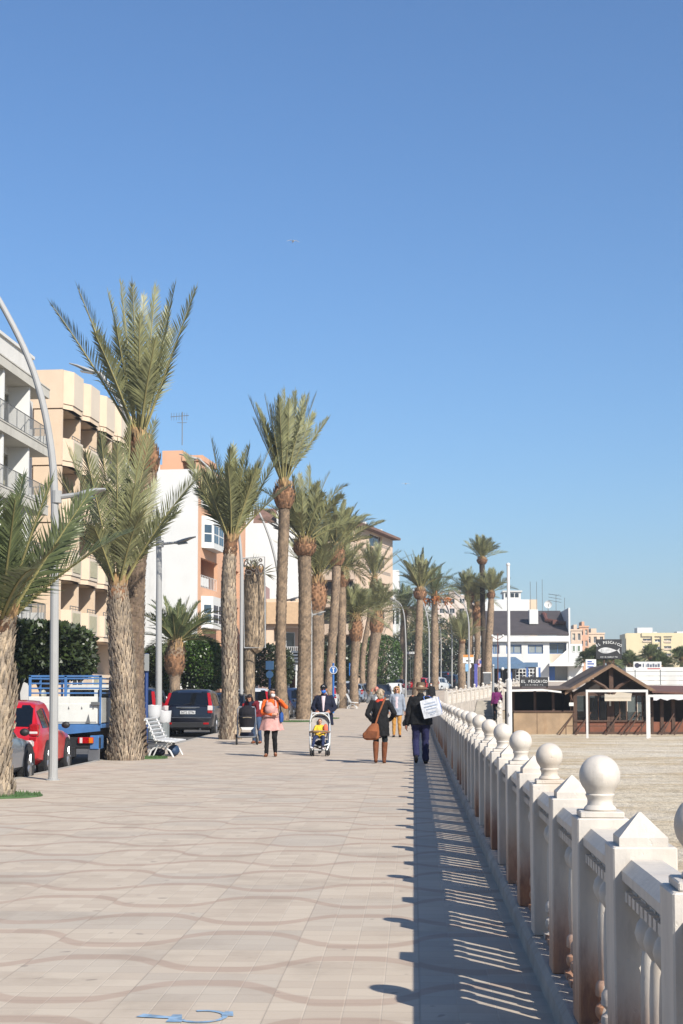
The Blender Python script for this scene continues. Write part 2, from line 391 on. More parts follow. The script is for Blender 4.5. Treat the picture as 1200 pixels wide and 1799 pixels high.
    if face:
        for s in(-1,1): headpart('eye',EYE_D,lambda q:q.sphere((s*.03,-.089,.010),(.013,.008,.008),8,6),raw=True)
        headpart('mouth',LIP,lambda q:q.sphere((0,-.0935,-.062),(.02,.006,.0045),8,6),raw=True)
    if hair:
        st,hm=hair
        def fh(q):
            q.sphere((0,.026,.040),(.085,.094,.088),18,12)
            if st in('bob','long'):
                for s in(-1,1): q.chain([V((s*.072,.0,.05)),V((s*.083,.0,-.04)),V((s*.075,.02,-.12 if st=='bob' else -.2))],[.036,.038,.026])
                q.chain([V((0,.085,.0)),V((0,.085,-.08)),V((0,.07,-.13 if st=='bob' else -.24))],[.055,.06,.03]); q.sphere((.02,-.055,.092),(.075,.045,.034))
            if st=='short': q.sphere((0,.06,-.02),(.07,.05,.07))
            if st=='messy':
                for k in range(16):
                    a=k*2.4; q.chain([V((.06*math.cos(a),.03+.06*math.sin(a),.05)),V((.10*math.cos(a),.04+.095*math.sin(a),.02+.05*math.sin(k*1.7)))],[.03,.014],8)
                q.sphere((0,.08,-.04),(.075,.05,.085))
            if st=='bald': pass
        if st=='bald': headpart('hair',hm,lambda q:[q.sphere((s*.06,.045,-.01),(.03,.06,.045)) for s in(-1,1)]+[q.sphere((0,.085,-.01),(.06,.03,.05))])
        else: headpart('hair',hm,fh)
    # --- garments
    for wname,m,spec in wear:
        mb=MB(); k=spec
        if k[0]=='top':   # torso + sleeves ; ex, hem t, sleeve fraction
            ex,hem,sl=k[1:4]
            torso(mb,ex,-.0,1.6)
            if hem>0:
                c=P['pelvis']; mb.ell([(c.x,c.y,c.z-hem,.165*G+ex+.02,.125*G+ex+.02),(c.x,c.y,c.z+.02,.172*G+ex,.125*G+ex),(c.x,c.y,c.z+.15,.150*G+ex,.112*G+ex)],20)
            for s in 'LR':
                sh,el,wr=P['sh'+s],P['el'+s],P['wr'+s]
                e=el.lerp(wr,sl); mb.chain([P['neck'].lerp(sh,.45)+V((0,0,-.035)),sh+V((0,0,-.012))],[.045+ex*.5,.052+ex*.6]); mb.chain([sh+V((0,0,-.012)),sh.lerp(el,.5),el,e],[.052+ex*.6,.046+ex*.6,.038+ex*.6,.030+ex*.55])
            if len(k)>4: mb.ell(k[4],24)
            mb.chain([P['neck']+V((0,.0,-.045)),P['neck']+V((0,.008,.0))],[.07+ex*.5,.062+ex*.5])
            organic(wname,mb,m,r,.011,3,.011)
        elif k[0]=='legs':
            ex,frac=k[1:3]
            c=P['pelvis']; mb.ell([(c.x,c.y,c.z-.13,.16*G+ex,.115+ex),(c.x,c.y,c.z,.17*G+ex,.12*G+ex),(c.x,c.y,c.z+.12,.152*G+ex,.112*G+ex)],18)
            for s in 'LR':
                hp,kn,an=P['hip'+s],P['kn'+s],P['an'+s]; e=kn.lerp(an,frac); fl=k[3] if len(k)>3 else 0
                mb.chain([hp,hp.lerp(kn,.5),kn,kn.lerp(e,.5),e],[.088*G+ex,.074+ex,.056+ex,.047+ex+fl*.5,.040+ex+fl*.8])
            organic(wname,mb,m,r,.011,3,.010)
        elif k[0]=='shoes':
            for s in 'LR':
                an,to=P['an'+s],P['to'+s]; hl=an+V((0,.035,-.045)); mb.chain([hl,an.lerp(to,.5)+V((0,0,-.035)),to],[.042,.046,.034]); mb.chain([an+V((0,.01,.01)),hl],[.045,.04])
                if len(k)>1: kn=P['kn'+s]; mb.chain([an,an.lerp(kn,.5)+V((0,.012,0)),an.lerp(kn,k[1])],[.05,.064,.072])
            organic(wname,mb,m,r,.010,3)
        elif k[0]=='raw': k[1](mb,P,Mh); organic(wname,mb,m,r,k[2] if len(k)>2 else .010,2)
        elif k[0]=='mesh': k[1](mb,P,Mh); mb.build(wname,m,r,True,50)
        elif k[0]=='skirt':
            z1,z0_,r1,r0,wv=k[1:6]; c=P['pelvis']; rings=[]; n=36
            for i in range(9):
                t=i/8; zz=z1+(z0_-z1)*t; rr=r1+(r0-r1)*t
                rings.append([V((c.x+rr*(1+wv*t*math.sin(j*2*PI*6/n+1))*math.cos(2*PI*j/n),c.y+rr*.78*(1+wv*t*math.sin(j*2*PI*6/n+1))*math.sin(2*PI*j/n),zz+.012*math.sin(j*1.3)*t)) for j in range(n)])
            mb.loft(rings); mb.build(wname,m,r,True,70)
    return r
def headfn(f):
    def q(mb,P,Mh): mb.M=Mh; f(mb); mb.M=None
    return q
f_mask=headfn(lambda m:(m.sphere((0,-.062,-.05),(.06,.058,.056),14,10),m.tube([(-.06,-.03,-.04),(-.08,.02,0)],.006,5),m.tube([(.06,-.03,-.04),(.08,.02,0)],.006,5)))
f_cap=headfn(lambda m:(m.sphere((0,.018,.055),(.09,.103,.078),18,12),m.loft([[V((.075*math.cos(a)*s,-.07-.075*math.sin(a)*s,.045-.02*s)) for a in [PI*k/10 for k in range(11)]] for s in (.4,1)]+[[V((.075*math.cos(a)*s,-.07-.075*math.sin(a)*s,.033-.02*s)) for a in [PI*k/10 for k in range(11)]] for s in (1,.4)])))
def brimhat(m):
    m.lathe([(.001,.142),(.05,.155),(.082,.148),(.092,.10),(.097,.05),(.15,.028),(.172,.012),(.168,.004),(.095,.03),(.001,.03)],24,(0,.012,0))
f_glass=headfn(lambda m:([m.sphere((s*.032,-.09,.012),(.026,.01,.02),10,7) for s in(-1,1)],m.tube([(-.05,-.088,.016),(.05,-.088,.016)],.005,5),m.tube([(-.055,-.08,.016),(-.082,.02,.012)],.004,5),m.tube([(.055,-.08,.016),(.082,.02,.012)],.004,5)))
def pz(px,Y): return at(px,1216,Y).x
# woman in orange, facing the camera
x=pz(477,35.7)
wo=person('woman in an orange jumper with pink baby wrap, white mask and black trousers',x,35.7,1.63,R(4),
  dict(look=R(30),head=(.01,-.03,1.585),elL=(.37,-.02,1.24),wrL=(.21,-.12,1.42),elR=(-.235,-.06,1.10),wrR=(.03,-.24,1.06),handR=(1,-.1,.0),handL=(-.6,.3,.6),
       knR=(-.115,-.05,.49),anR=(-.12,-.03,.09),toR=(-.15,-.20,.035),knL=(.085,-.10,.50),anL=(.10,.06,.12),toL=(.11,-.10,.04)),SKIN,
  [('jumper',C_ORANGE,('top',.02,.10,.92)),('trousers',C_BLACK,('legs',.012,1.0)),('shoes',C_BROWN,('shoes',)),
   ('mask',C_WHITEC,('raw',f_mask)),
   ('baby_wrap',C_PINK,('raw',lambda mb,P,Mh:(mb.sphere((-.03,-.175,1.19),(.135,.10,.14),18,12),mb.sphere((-.05,-.18,1.30),(.10,.085,.07),14,9),mb.ell([(0,-.06,1.0,.20,.17),(0,-.05,1.1,.18,.17),(0,-.05,1.22,.16,.15)],18),mb.chain([V((.10,-.10,1.40)),V((.12,-.14,1.25))],[.022,.03]),mb.chain([V((-.10,-.10,1.40)),V((-.12,-.14,1.25))],[.022,.03])))),
   ('wrap_skirt',C_PINK,('skirt',1.08,.66,.19,.30,.10))],('bob',H_DARK),face=True)
mb=MB(); mb.sphere((-.105,-.215,1.40),(.02,.02,.02))
r=thing('bag','blue shoulder bag hanging at the side of the woman in orange','bag',(x+.235,35.72,.95)); mb=MB(); mb.ell([(0,0,-.12,.045,.11),(0,0,-.06,.06,.125),(0,0,.08,.055,.12),(0,0,.12,.03,.09)],16); mb.build('pouch',fab('blue_bag_cloth',(46,84,150)),r,True)
mb=MB(); mb.tube([(0,-.1,.1),(-.05,-.05,.45),(-.06,.02,.46),(0,.1,.1)],.012,6); mb.build('strap',C_NAVY,r)
# man with cap and pushchair
x=pz(569,37.4)
person('man in a navy jacket with blue mask and black cap pushing the pale pushchair',x,37.4,1.74,R(-2),
  dict(head=(0,-.03,1.58),elL=(.27,-.03,1.12),wrL=(.17,-.27,1.03),elR=(-.27,-.03,1.12),wrR=(-.17,-.27,1.03),handL=(-.3,-1,-.1),handR=(.3,-1,-.1),curl=.9,
       knL=(.11,-.12,.50),anL=(.12,-.08,.09),toL=(.13,-.25,.035),anR=(-.1,.16,.15),toR=(-.11,.02,.04),knR=(-.1,-.0,.49)),SKIN2,
  [('jacket',C_NAVY,('top',.034,.22,1.0)),('jeans',C_JEAN,('legs',.014,1.0)),('shoes',C_DKSHOE,('shoes',)),
   ('shirt',C_SHIRT,('raw',lambda mb,P,Mh:(mb.ell([(0,-.152,1.04,.02,.025),(0,-.158,1.15,.03,.025),(0,-.142,1.32,.045,.025),(0,-.10,1.42,.055,.03)],12),))),
   ('mask',C_BMASK,('raw',f_mask)),('sunglasses',M_SUNG,('raw',f_glass,.006)),('cap',C_BLACK,('raw',f_cap,.007)),
   ('cap_badge',C_WHITEC,('raw',headfn(lambda m:(m.tube([(-.03,-.082,.075),(0,-.088,.092),(.03,-.082,.075)],.008,6),)),.005))],('short',H_DARK),girth=1.12)
# pushchair
xs=pz(562,36.25); r=thing('pushchair','pale framed pushchair with grey seat and small wheels pushed by the man in a cap','pushchair',(xs,36.25,0),R(3))
M_PCH=mat('pushchair_frame',(214,216,214),.4,.05,metal=.2); 
mb=MB()
for s in(-1,1):
    mb.tube([(s*.21,.42,1.0),(s*.24,.22,.80),(s*.245,-.02,.55),(s*.23,-.2,.30),(s*.17,-.26,.14)],.019,8); mb.tube([(s*.23,-.2,.30),(s*.24,.10,.12)],.016,7); mb.tube([(s*.235,.18,.78),(s*.25,.16,.45),(s*.24,.25,.1)],.016,7)
    mb.tube([(s*.21,.42,1.0),(s*.20,.50,1.03)],.02,7)
mb.tube([(-.20,.50,1.03),(.20,.50,1.03)],.02,8); mb.tube([(-.17,-.26,.15),(.17,-.26,.15)],.014,7); mb.tube([(-.24,.25,.12),(.24,.25,.12)],.012,6)
mb.tube([(-.23,-.2,.30),(0,-.27,.22),(.23,-.2,.30)],.018,7); mb.build('frame',M_PCH,r)
mb=MB(); mb.loft([[V((sx*.20,y,z)) for sx in(-1,1)]+[V((sx*.20,y+dy,z+dz)) for sx in(1,-1)] for y,z,dy,dz in ((-.16,.42,0,-.03),(.06,.42,0,-.03),(.10,.46,.03,-.02),(.26,.93,.03,0))]); mb.build('seat',fab('pushchair_grey',(176,170,164)),r)
mb=MB()
for q in range(13):
    a=PI*q/12
mb.loft([[V((.235*math.cos(PI*q/12),.24+.10*u-.0*q,.80+.20*math.sin(PI*q/12)*(1-.15*u))) for q in range(13)] for u in (-.9,-.3,.5)],cap=False,closed=False); hd=mb.build('hood',fab('pushchair_white',(226,226,222),.05),r,True)
md=hd.modifiers.new('t','SOLIDIFY'); md.thickness=.02
mb=MB(); mb.tube([(-.24,-.06,.58),(-.15,-.2,.60),(.15,-.2,.60),(.24,-.06,.58)],.024,8); mb.build('bumper_bar',fab('brown_bar',(150,124,96)),r)
mb=MB(); mb.bbox(-.17,.17,-.28,-.12,.22,.26,.01); mb.build('footrest',M_CARBLACK,r)
mb=MB(); mb.sphere((0,.12,.27),(.16,.16,.10)); mb.build('basket',fab('basket_dark',(52,46,48)),r,True)
for s in(-1,1):
    for y,dx in ((-.27,-.0),(.25,.03)):
        for e in(-.028,.028):
            mb=MB(); mb.lathe([(.05,-.016),(.078,-.014),(.085,0),(.078,.014),(.05,.016),(.03,.0)],16,(s*(.175+dx)+e,y,.086),'x'); mb.build('wheel',M_TYRE,r,True)
# child in it
def child_pose(): return dict(pelvis=(0,.10,.92),chest=(0,.24,1.22),neck=(0,.29,1.40),head=(0,.27,1.56),shL=(.15,.27,1.36),elL=(.24,.12,1.14),wrL=(.14,-.06,1.12),shR=(-.15,.27,1.36),elR=(-.24,.12,1.14),wrR=(-.14,-.06,1.12),
    hipL=(.10,.06,.90),knL=(.15,-.36,.90),anL=(.13,-.42,.50),toL=(.15,-.58,.44),hipR=(-.10,.06,.90),knR=(-.22,-.34,.88),anR=(-.30,-.44,.52),toR=(-.38,-.56,.50))
person('small child in a yellow top and jeans sitting in the pale pushchair',xs,36.25,.98,R(3),child_pose(),SKIN,
  [('top',C_YEL,('top',.03,.06,.9)),('jeans',fab('navy_jeans',(44,56,92)),('legs',.02,1.0)),('shoes',C_WHITEC,('shoes',))],('short',fab('light_brown_hair',(112,76,54))),voxel=.012,zb=-.07,namep='child')
mb=MB(); mb.sphere((xs+.14,36.30,.66),(.06,.05,.12)); o=mb.build('soft_toy',fab('coral_plush',(236,120,90)),None,True); tag(o,'coral soft toy tucked beside the child in the pale pushchair','toy')
# dark pram and the woman bending over it
xp=pz(434,43.9); r=thing('pram','black pram with chrome chassis parked beside the pale barked palm','pram',(xp,43.9,0),R(8))
mb=MB()
for s in(-1,1):
    mb.tube([(s*.26,.45,1.05),(s*.27,.15,.62),(s*.26,-.25,.24)],.017,8); mb.tube([(s*.27,.15,.62),(s*.28,.32,.2)],.017,8)
mb.tube([(-.26,.45,1.05),(-.24,.52,1.10),(.24,.52,1.10),(.26,.45,1.05)],.02,8); mb.tube([(-.26,-.25,.24),(.26,-.25,.24)],.015,7); mb.tube([(-.28,.32,.2),(.28,.32,.2)],.015,7); mb.build('chassis',mat('pram_chrome',(190,192,196),.25,.05,metal=.7),r)
mb=MB(); mb.ell([(0,-.02,.46,.17,.26),(0,-.02,.52,.22,.34),(0,-.02,.80,.25,.38),(0,.0,.84,.25,.38)],20); mb.sphere((0,.1,.93),(.25,.26,.23)); organic('carrycot',mb,fab('pram_black',(32,30,36)),r,.014,3)
mb=MB(); mb.tube([(-.13,-.36,.80),(0,-.385,.81),(.13,-.36,.80)],.014,6); mb.build('trim',fab('beige_trim',(150,136,112)),r)
mb=MB(); mb.bbox(-.2,.2,-.16,.22,.22,.36,.04); mb.build('basket',C_NAVY,r)
mb=MB(); mb.prism([(-.2,-.385,.52),(.2,-.385,.52),(.13,-.37,.44),(-.13,-.37,.44)],(0,.03,0)); mb.build('blanket_edge',C_WHITEC,r)
for s in(-1,1):
    for y,rw in((-.27,.10),(.34,.15)):
        mb=MB(); mb.lathe([(rw*.75,-.02),(rw*.95,-.022),(rw,0),(rw*.95,.022),(rw*.75,.02)],18,(s*.30,y,rw),'x'); w_=mb.build('wheel',M_TYRE,r,True); mb=MB(); mb.lathe([(.001,-.012),(rw*.74,-.008),(rw*.74,.008),(.001,.012)],14,(s*.30,y,rw),'x'); mb.build('rim',M_CHROME,w_)
person('dark haired woman in maroon and jeans bending over the black pram',xp+.12,44.85,1.66,R(-14),
  dict(pelvis=(0,.12,.90),chest=(-.03,-.08,1.14),neck=(-.04,-.2,1.30),head=(-.05,-.30,1.40),shL=(.14,-.14,1.27),elL=(.2,-.25,1.03),wrL=(.12,-.45,.95),shR=(-.20,-.14,1.27),elR=(-.26,-.25,1.03),wrR=(-.14,-.45,.95),hipL=(.09,.1,.88),hipR=(-.09,.1,.88),knL=(.15,.02,.48),anL=(.18,.05,.09),toL=(.2,-.12,.035),knR=(-.05,.0,.48),anR=(-.04,.1,.09),toR=(-.04,-.08,.035),nod=R(25)),SKIN2,
  [('jumper',C_MAROON,('top',.028,.08,1.0)),('jeans',C_JEAN,('legs',.014,1.0)),('shoes',C_BROWN,('shoes',)),('scarf',C_NAVY,('raw',lambda mb,P,Mh:(mb.chain([P['neck']+V((-.08,-.03,-.02)),P['neck']+V((0,-.08,-.05)),P['neck']+V((.08,-.03,-.02))],[.05,.06,.05]),mb.chain([P['neck']+V((0,-.09,-.05)),P['neck']+V((.02,-.12,-.25))],[.06,.05]))))],('long',H_DARK))
# woman in black coat seen from behind
xb=pz(668,32.5)
person('woman in a short black coat and red scarf walking away with a tan bag',xb,32.5,1.63,PI,
  dict(head=(0,-.02,1.575),elL=(.30,.10,1.12),wrL=(.20,-.03,.98),elR=(-.33,.10,1.13),wrR=(-.22,-.02,.99),knL=(.10,-.04,.49),anL=(.10,.10,.13),toL=(.10,-.04,.05),knR=(-.10,-.06,.49),anR=(-.085,-.05,.09),toR=(-.09,-.22,.035)),SKIN,
  [('coat',C_BLACK,('top',.028,0,.95,[(0,0,.62,.215,.16),(0,0,.72,.21,.155),(0,0,.88,.205,.155),(0,0,1.0,.185,.14),(0,0,1.12,.17,.13)])),('tights',fab('dark_tights',(30,38,44)),('legs',.008,1.0)),('boots',C_BROWN,('shoes',.92)),
   ('scarf',C_SCARF,('raw',lambda mb,P,Mh:(mb.ell([(0,0,1.37,.12,.10),(0,0,1.42,.10,.09),(0,0,1.47,.08,.075)],16),mb.sphere((.05,.06,1.40),(.06,.05,.05)))))],('messy',H_GREY),face=True)
r=thing('shoulder_bag','large slouchy tan leather bag hanging on the left hip of the woman in black','bag',(xb-.17,32.27,.70),R(6))
mb=MB(); mb.ell([(-.02,0,-.19,.11,.06),(-.02,0,-.15,.175,.085),(-.01,0,-.03,.17,.09),(.03,0,.09,.12,.07),(.06,0,.17,.07,.045)],18); mb.sphere((-.13,.0,-.09),(.085,.07,.09)); organic('pouch',mb,C_TAN,r,.012,2)
mb=MB(); mb.prism([(-.19,-.085,-.14),(.08,-.095,-.15),(.11,-.085,.0),(-.10,-.088,.02)],(0,.03,0)); mb.build('flap',C_BROWN,r)
mb=MB(); mb.tube([(.07,0,.15),(.14,.07,.36),(.24,.085,.60),(.30,.17,.725),(.30,.27,.70),(.2,.40,.45)],[.020]*6,6); mb.build('strap',C_TAN,r)
# man with hat seen from behind
xh=pz(739,32.3)
person('man in black jumper, navy trousers and brown hat walking away by the balustrade',xh,32.3,1.74,PI,
  dict(head=(0,-.03,1.575),elR=(-.30,-.05,1.13),wrR=(-.24,-.22,1.30),handR=(.3,.2,1),elL=(.27,.03,1.10),wrL=(.30,-.02,.84),knL=(.11,-.06,.49),anL=(.10,.18,.20),toL=(.10,.09,.05),knR=(-.10,-.08,.49),anR=(-.10,-.06,.09),toR=(-.11,-.22,.035)),SKIN2,
  [('jumper',C_BLACK,('top',.036,.10,.97)),('trousers',C_NAVYT,('legs',.020,.98,.018)),('shoes',C_DKSHOE,('shoes',)),
   ('hat',C_HAT,('mesh',headfn(brimhat))),('hat_band',C_SCARF,('mesh',headfn(lambda m:m.lathe([(.0965,.05),(.095,.072)],22,(0,.012,0)))))],('short',H_GREY),girth=1.22)
r=thing('carrier_bag','white shopping bag with blue sides slung on the shoulder of the man with the hat','bag',(xh+.23,32.02,1.22),R(-8))
mb=MB(); M=Matrix.Rotation(R(-14),4,'Y'); mb.M=M; mb.loft([[V((-.19,-.05,-.20)),V((.19,-.05,-.20)),V((.19,.05,-.20)),V((-.19,.05,-.20))],[V((-.205,-.07,0)),V((.205,-.07,0)),V((.205,.07,0)),V((-.205,.07,0))],[V((-.20,-.035,.19)),V((.20,-.035,.19)),V((.20,.035,.19)),V((-.20,.035,.19))]]); mb.build('bag_body',fab('bag_blue_side',(104,136,204)),r)
mb=MB(); mb.M=M; N=12
def bagp(u,v): return V((( -.2+.4*u)*(1+.03*math.sin(PI*v)), -.060-.020*math.sin(PI*v)-.012*mnoise.noise(V((u*4,v*4,1)))-.008*mnoise.noise(V((u*9,v*7,3)))-.004, -.202+.392*v+.012*math.sin(PI*u)*(v-.5)))
for q in range(N):
    for w2 in range(N): mb.add([bagp(q/N,w2/N),bagp((q+1)/N,w2/N),bagp((q+1)/N,(w2+1)/N),bagp(q/N,(w2+1)/N)],[(0,1,2,3)])
o=mb.build('front_panel',fab('bag_white',(226,228,232),.05),r); md=o.modifiers.new('t','SOLIDIFY'); md.thickness=.004; md.offset=-1
mb=MB(); mb.M=M
for z,w_ in((.10,.24),(.04,.28),(-.02,.22),(-.10,.16),(-.14,.1)): mb.box(-w_/2,w_/2,-.100+abs(z)*.17,-.080+abs(z)*.17,z-.010,z+.010)
mb.build('printed_mark',fab('bag_print',(176,188,206)),r)
mb=MB(); mb.M=M; mb.tube([(-.1,0,.18),(-.12,.05,.26),(-.10,.13,.27)],.010,6); mb.tube([(.06,0,.18),(-.0,.06,.25),(-.06,.13,.26)],.010,6); mb.build('handle',fab('bag_blue_side',(104,136,204)),r)
# grey cardigan woman
xg=pz(697,49.8)
person('woman in sunglasses, grey cardigan and mustard trousers coming towards the camera',xg,49.8,1.70,0,
  dict(elL=(.24,.0,1.12),wrL=(.27,-.06,.87),knL=(.09,-.05,.49),knR=(-.09,-.02,.49)),SKIN,
  [('cardigan',C_GREYC,('top',.03,.20,.96)),('trousers',C_MUST,('legs',.012,.95)),('shoes',C_DKSHOE,('shoes',)),('shirt',C_SHIRT,('raw',lambda mb,P,Mh:mb.ell([(0,-.12,.95,.06,.035),(0,-.126,1.15,.055,.03),(0,-.115,1.35,.06,.03)],12))),('sunglasses',M_SUNG,('raw',f_glass,.006))],('bob',H_BLOND),voxel=.009)
r=thing('handbag','small black handbag held by the woman in the grey cardigan','bag',(xg+.31,49.72,.52)); mb=MB(); mb.ell([(0,0,-.10,.11,.05),(0,0,0,.13,.06),(0,0,.12,.07,.035)],14); mb.build('pouch',C_BLACK,r,True); mb=MB(); mb.tube([(-.06,0,.11),(-.03,0,.30),(.03,0,.30),(.06,0,.11)],.01,6); mb.build('handle',C_BLACK,r)
person('balding man on the phone in a grey jacket behind the woman in black',pz(662,48.8),48.8,1.70,R(-20),dict(elR=(-.30,-.08,1.20),wrR=(-.14,-.12,1.50),handR=(.2,.1,1),look=R(20)),mat('skin_red',(206,128,108),.55,.06,6),
  [('jacket',C_GREYJ,('top',.034,.12,.98)),('shirt',C_WHITEC,('raw',lambda mb,P,Mh:mb.ell([(.03,-.135,1.05,.06,.03),(.03,-.14,1.2,.06,.03),(.03,-.12,1.36,.06,.03)],12))),('trousers',C_NAVY,('legs',.014,1.)),('shoes',C_DKSHOE,('shoes',)),('shoulder_strap',C_BLACK,('raw',lambda mb,P,Mh:mb.chain([V((.12,-.05,1.45)),V((.02,-.17,1.2)),V((-.15,-.13,1.0))],[.02,.02,.02])))],('bald',H_GREY),voxel=.009)
person('person in a purple jacket and dark trousers standing on the beach stair',pz(872,72),72.0,1.56,PI+.3,dict(elR=(-.30,.0,1.1),wrR=(-.3,-.1,.9)),SKIN,[('jacket',C_PURPLE,('top',.034,.1,1.)),('trousers',C_BLACK,('legs',.014,1.)),('shoes',C_DKSHOE,('shoes',))],('bob',H_DARK),zb=.225,voxel=.011)
person('person in dark clothes at the far end beyond the man with the hat',pz(757,88),88,1.66,R(10),dict(),SKIN,[('jacket',C_BLACK,('top',.036,.1,1.)),('trousers',C_NAVY,('legs',.014,1.)),('shoes',C_DKSHOE,('shoes',)),('mask',C_WHITEC,('raw',f_mask))],('long',H_DARK),voxel=.011)
# ------------------------------------------------------------------ balustrade
def marble():
    n=NT('white_marble'); P=n.pos(); s=n.new('ShaderNodeSeparateXYZ'); n.l.new(P,s.inputs[0])
    a=n.noise(n.scalev(P,(6,6,1.2)),1.6,6,.65)
    col=n.mix(n.ramp(a,.35,.7),lin((226,217,204)),lin((208,201,191)))
    vein=n.ramp(n.noise(n.scalev(P,(3,3,.8)),4,7,.7),.58,.66); col=n.mix(n.math('MULTIPLY',vein,.25),col,lin((178,170,160)))
    warm=n.ramp(n.noise(P,2.2,3),.5,.72); col=n.mix(n.math('MULTIPLY',warm,.38),col,lin((206,178,144)))
    # iron rust rising from the foot of some posts (soaked stains, stay put)
    cv=n.new('ShaderNodeCombineXYZ'); n.l.new(n.math('FLOOR',n.math('DIVIDE',n.math('ADD',s.outputs[1],.2),1.19/2)),cv.inputs[0])
    wn=n.new('ShaderNodeTexWhiteNoise'); n.l.new(cv.outputs[0],wn.inputs[0])
    edge=n.noise(n.scalev(P,(9,9,2.5)),1.3,5,.7)
    hgt=n.math('SUBTRACT',s.outputs[2],n.math('MULTIPLY',n.math('SUBTRACT',edge,.5),.35))
    low=n.math('SUBTRACT',1.,n.ramp(hgt,.2,.62))
    am=n.math('MULTIPLY',low,n.ramp(wn.outputs[0],.08,.5))
    near=n.math('SUBTRACT',1.,n.ramp(s.outputs[1],50,58)); am=n.math('MULTIPLY',am,near)
    col=n.mix(n.math('MULTIPLY',am,.85),col,n.mix(n.ramp(edge,.4,.65),lin((196,126,72)),lin((140,82,46))))
    n.l.new(col,n.b.inputs['Base Color']); n.b.inputs['Roughness'].default_value=.5
    n.bump(n.math('ADD',n.noise(P,60,5,.7),n.math('MULTIPLY',n.ramp(n.noise(P,26,3,.6),.62,.74),-1.4)),.28,.005); return n.mat
M_MARB=marble()
M_PLINTH=mat('plinth_render',(190,180,168),.9,.16,2.5,bump=.5,bscale=25,stain=((128,112,98),3,.6),world=True)
BAY=1.19; PW2=.113
def post_mesh():
    mb=MB(); mb.bbox(-PW2,PW2,-PW2,PW2,0,.885,.006); return mb
def finial_mesh():
    mb=MB(); mb.bbox(-.092,.092,-.092,.092,0,.026,.004)
    pr=[(.066,.026),(.07,.032),(.066,.04),(.056,.05),(.053,.064),(.055,.078),(.060,.086),(.062,.093),(.058,.098)]
    for k in range(1,17):
        t=-PI/2+.68+ (PI-.68)*k/16; pr.append((max(.001,.0875*math.cos(t)),.174+.0875*math.sin(t)))
    mb.lathe(pr,28); return mb
def pyramid_mesh():
    mb=MB(); b=.086
    mb.loft([[(-b,-b,0),(b,-b,0),(b,b,0),(-b,b,0)],[(-b,-b,.03),(b,-b,.03),(b,b,.03),(-b,b,.03)],[(-.004,-.004,.115),(.004,-.004,.115),(.004,.004,.115),(-.004,.004,.115)]]); return mb
BAL_PROF=[(0.0552,0),(0.0552,0.03),(0.0462,0.035),(0.0384,0.05),(0.0527,0.07),(0.0564,0.09),(0.0527,0.11),(0.0359,0.125),(0.0333,0.135),(0.0539,0.155),(0.054,0.175),(0.0526,0.2),(0.0384,0.22),(0.0397,0.235),(0.0422,0.3),(0.0422,0.42),(0.0384,0.52),(0.0333,0.545),(0.0527,0.575),(0.0599,0.605),(0.0527,0.635),(0.0384,0.655),(0.0436,0.67),(0.0552,0.68),(0.0552,0.74)]
def rail_mesh(L):
    mb=MB(); w=.088
    pr=[(-w+.035,.735),(-w+.03,.752),(-w,.772),(-w,.805),(-w+.035,.842),(w-.035,.842),(w,.805),(w,.772),(w-.03,.752),(w-.035,.735)]
    mb.loft([[(x,0,z) for x,z in pr],[(x,L,z) for x,z in pr]])
    k=int(L/.085)
    for i in range(k):
        y=(i+.5)*L/k
        for sx in(-1,1): mb.box(sx*.058-.022,sx*.058+.022,y-.026,y+.026,.70,.7355)
    return mb
def balustrade(label, path, ball_first, simple=False, zb=.12):
    """path: list of (x,y,z) post feet"""
    root=thing('balustrade',label,'balustrade',path[0])
    O=V(path[0]); pm=fm=ym=None; bm={}
    nb=0; rest=MB()
    for i,p in enumerate(path):
        q=V(p)-O
        d=(V(path[i+1])-V(p)) if i+1<len(path) else (V(p)-V(path[i-1])); rz=math.atan2(d.y,d.x)-PI/2
        if pm is None: pm=post_mesh().build('post',M_MARB,root); po=pm
        else: po=inst(pm,root,q)
        po.location=q; po.rotation_euler=(0,0,rz)
        ball=(i%2==0)==ball_first
        if ball:
            if fm is None: fm=finial_mesh().build('ball_finial',M_MARB,po,True,30); fo=fm
            else: fo=inst(fm,po,(0,0,0))
        else:
            if ym is None: ym=pyramid_mesh().build('pyramid_cap',M_MARB,po); fo=ym
            else: fo=inst(ym,po,(0,0,0))
        fo.location=(0,0,.885)
        if not simple:
            s=1+rnd.uniform(-.06,.05) if ball else 1
            if ball and abs(p[1]-9.0)<.3: s=.92
            fo.scale=(s,s,s); fo.rotation_euler=(0,0,rnd.uniform(-.04,.04))
            po.rotation_euler=(rnd.uniform(-.004,.004),rnd.uniform(-.005,.005),rz+rnd.uniform(-.012,.012))
        if i+1<len(path):
            L=Vector((d.x,d.y)).length
            if 'r' not in bm: bm['r']=rail_mesh(L-.226).build('rail',M_MARB,root,True,25); ro=bm['r']
            else: ro=inst(bm['r'],root,(0,0,0))
            u=V((d.x,d.y,0)).normalized()
            ro.location=q+u*.113; ro.rotation_euler=(math.atan2(d.z,L),0,rz)
            for k in range(5):
                c=q+d*((.113+(k+.5)*(L-.226)/5)/L)
                if nb<100:
                    if 'b' not in bm:
                        mb=MB(); mb.lathe(BAL_PROF[1:-1],10 if simple else 16); mb.box(-.06,.06,-.06,.06,0,.03); mb.box(-.058,.058,-.058,.058,.68,.742)
                        bm['b']=mb.build('baluster',M_MARB,root,True,35); bo=bm['b']
                    else: bo=inst(bm['b'],root,c)
                    bo.location=c; bo.rotation_euler=(0,0,rz)
                else:
                    rest.lathe(BAL_PROF[1::2],8,c)
                nb+=1
    if rest.v: tag(rest.build('balusters',M_MARB,root,True,35),kind='stuff')
    return root
path=[(.815,3.03+BAY*i,.12) for i in range(48)]
path=[(x,y,z+g(y)) for x,y,z in path]
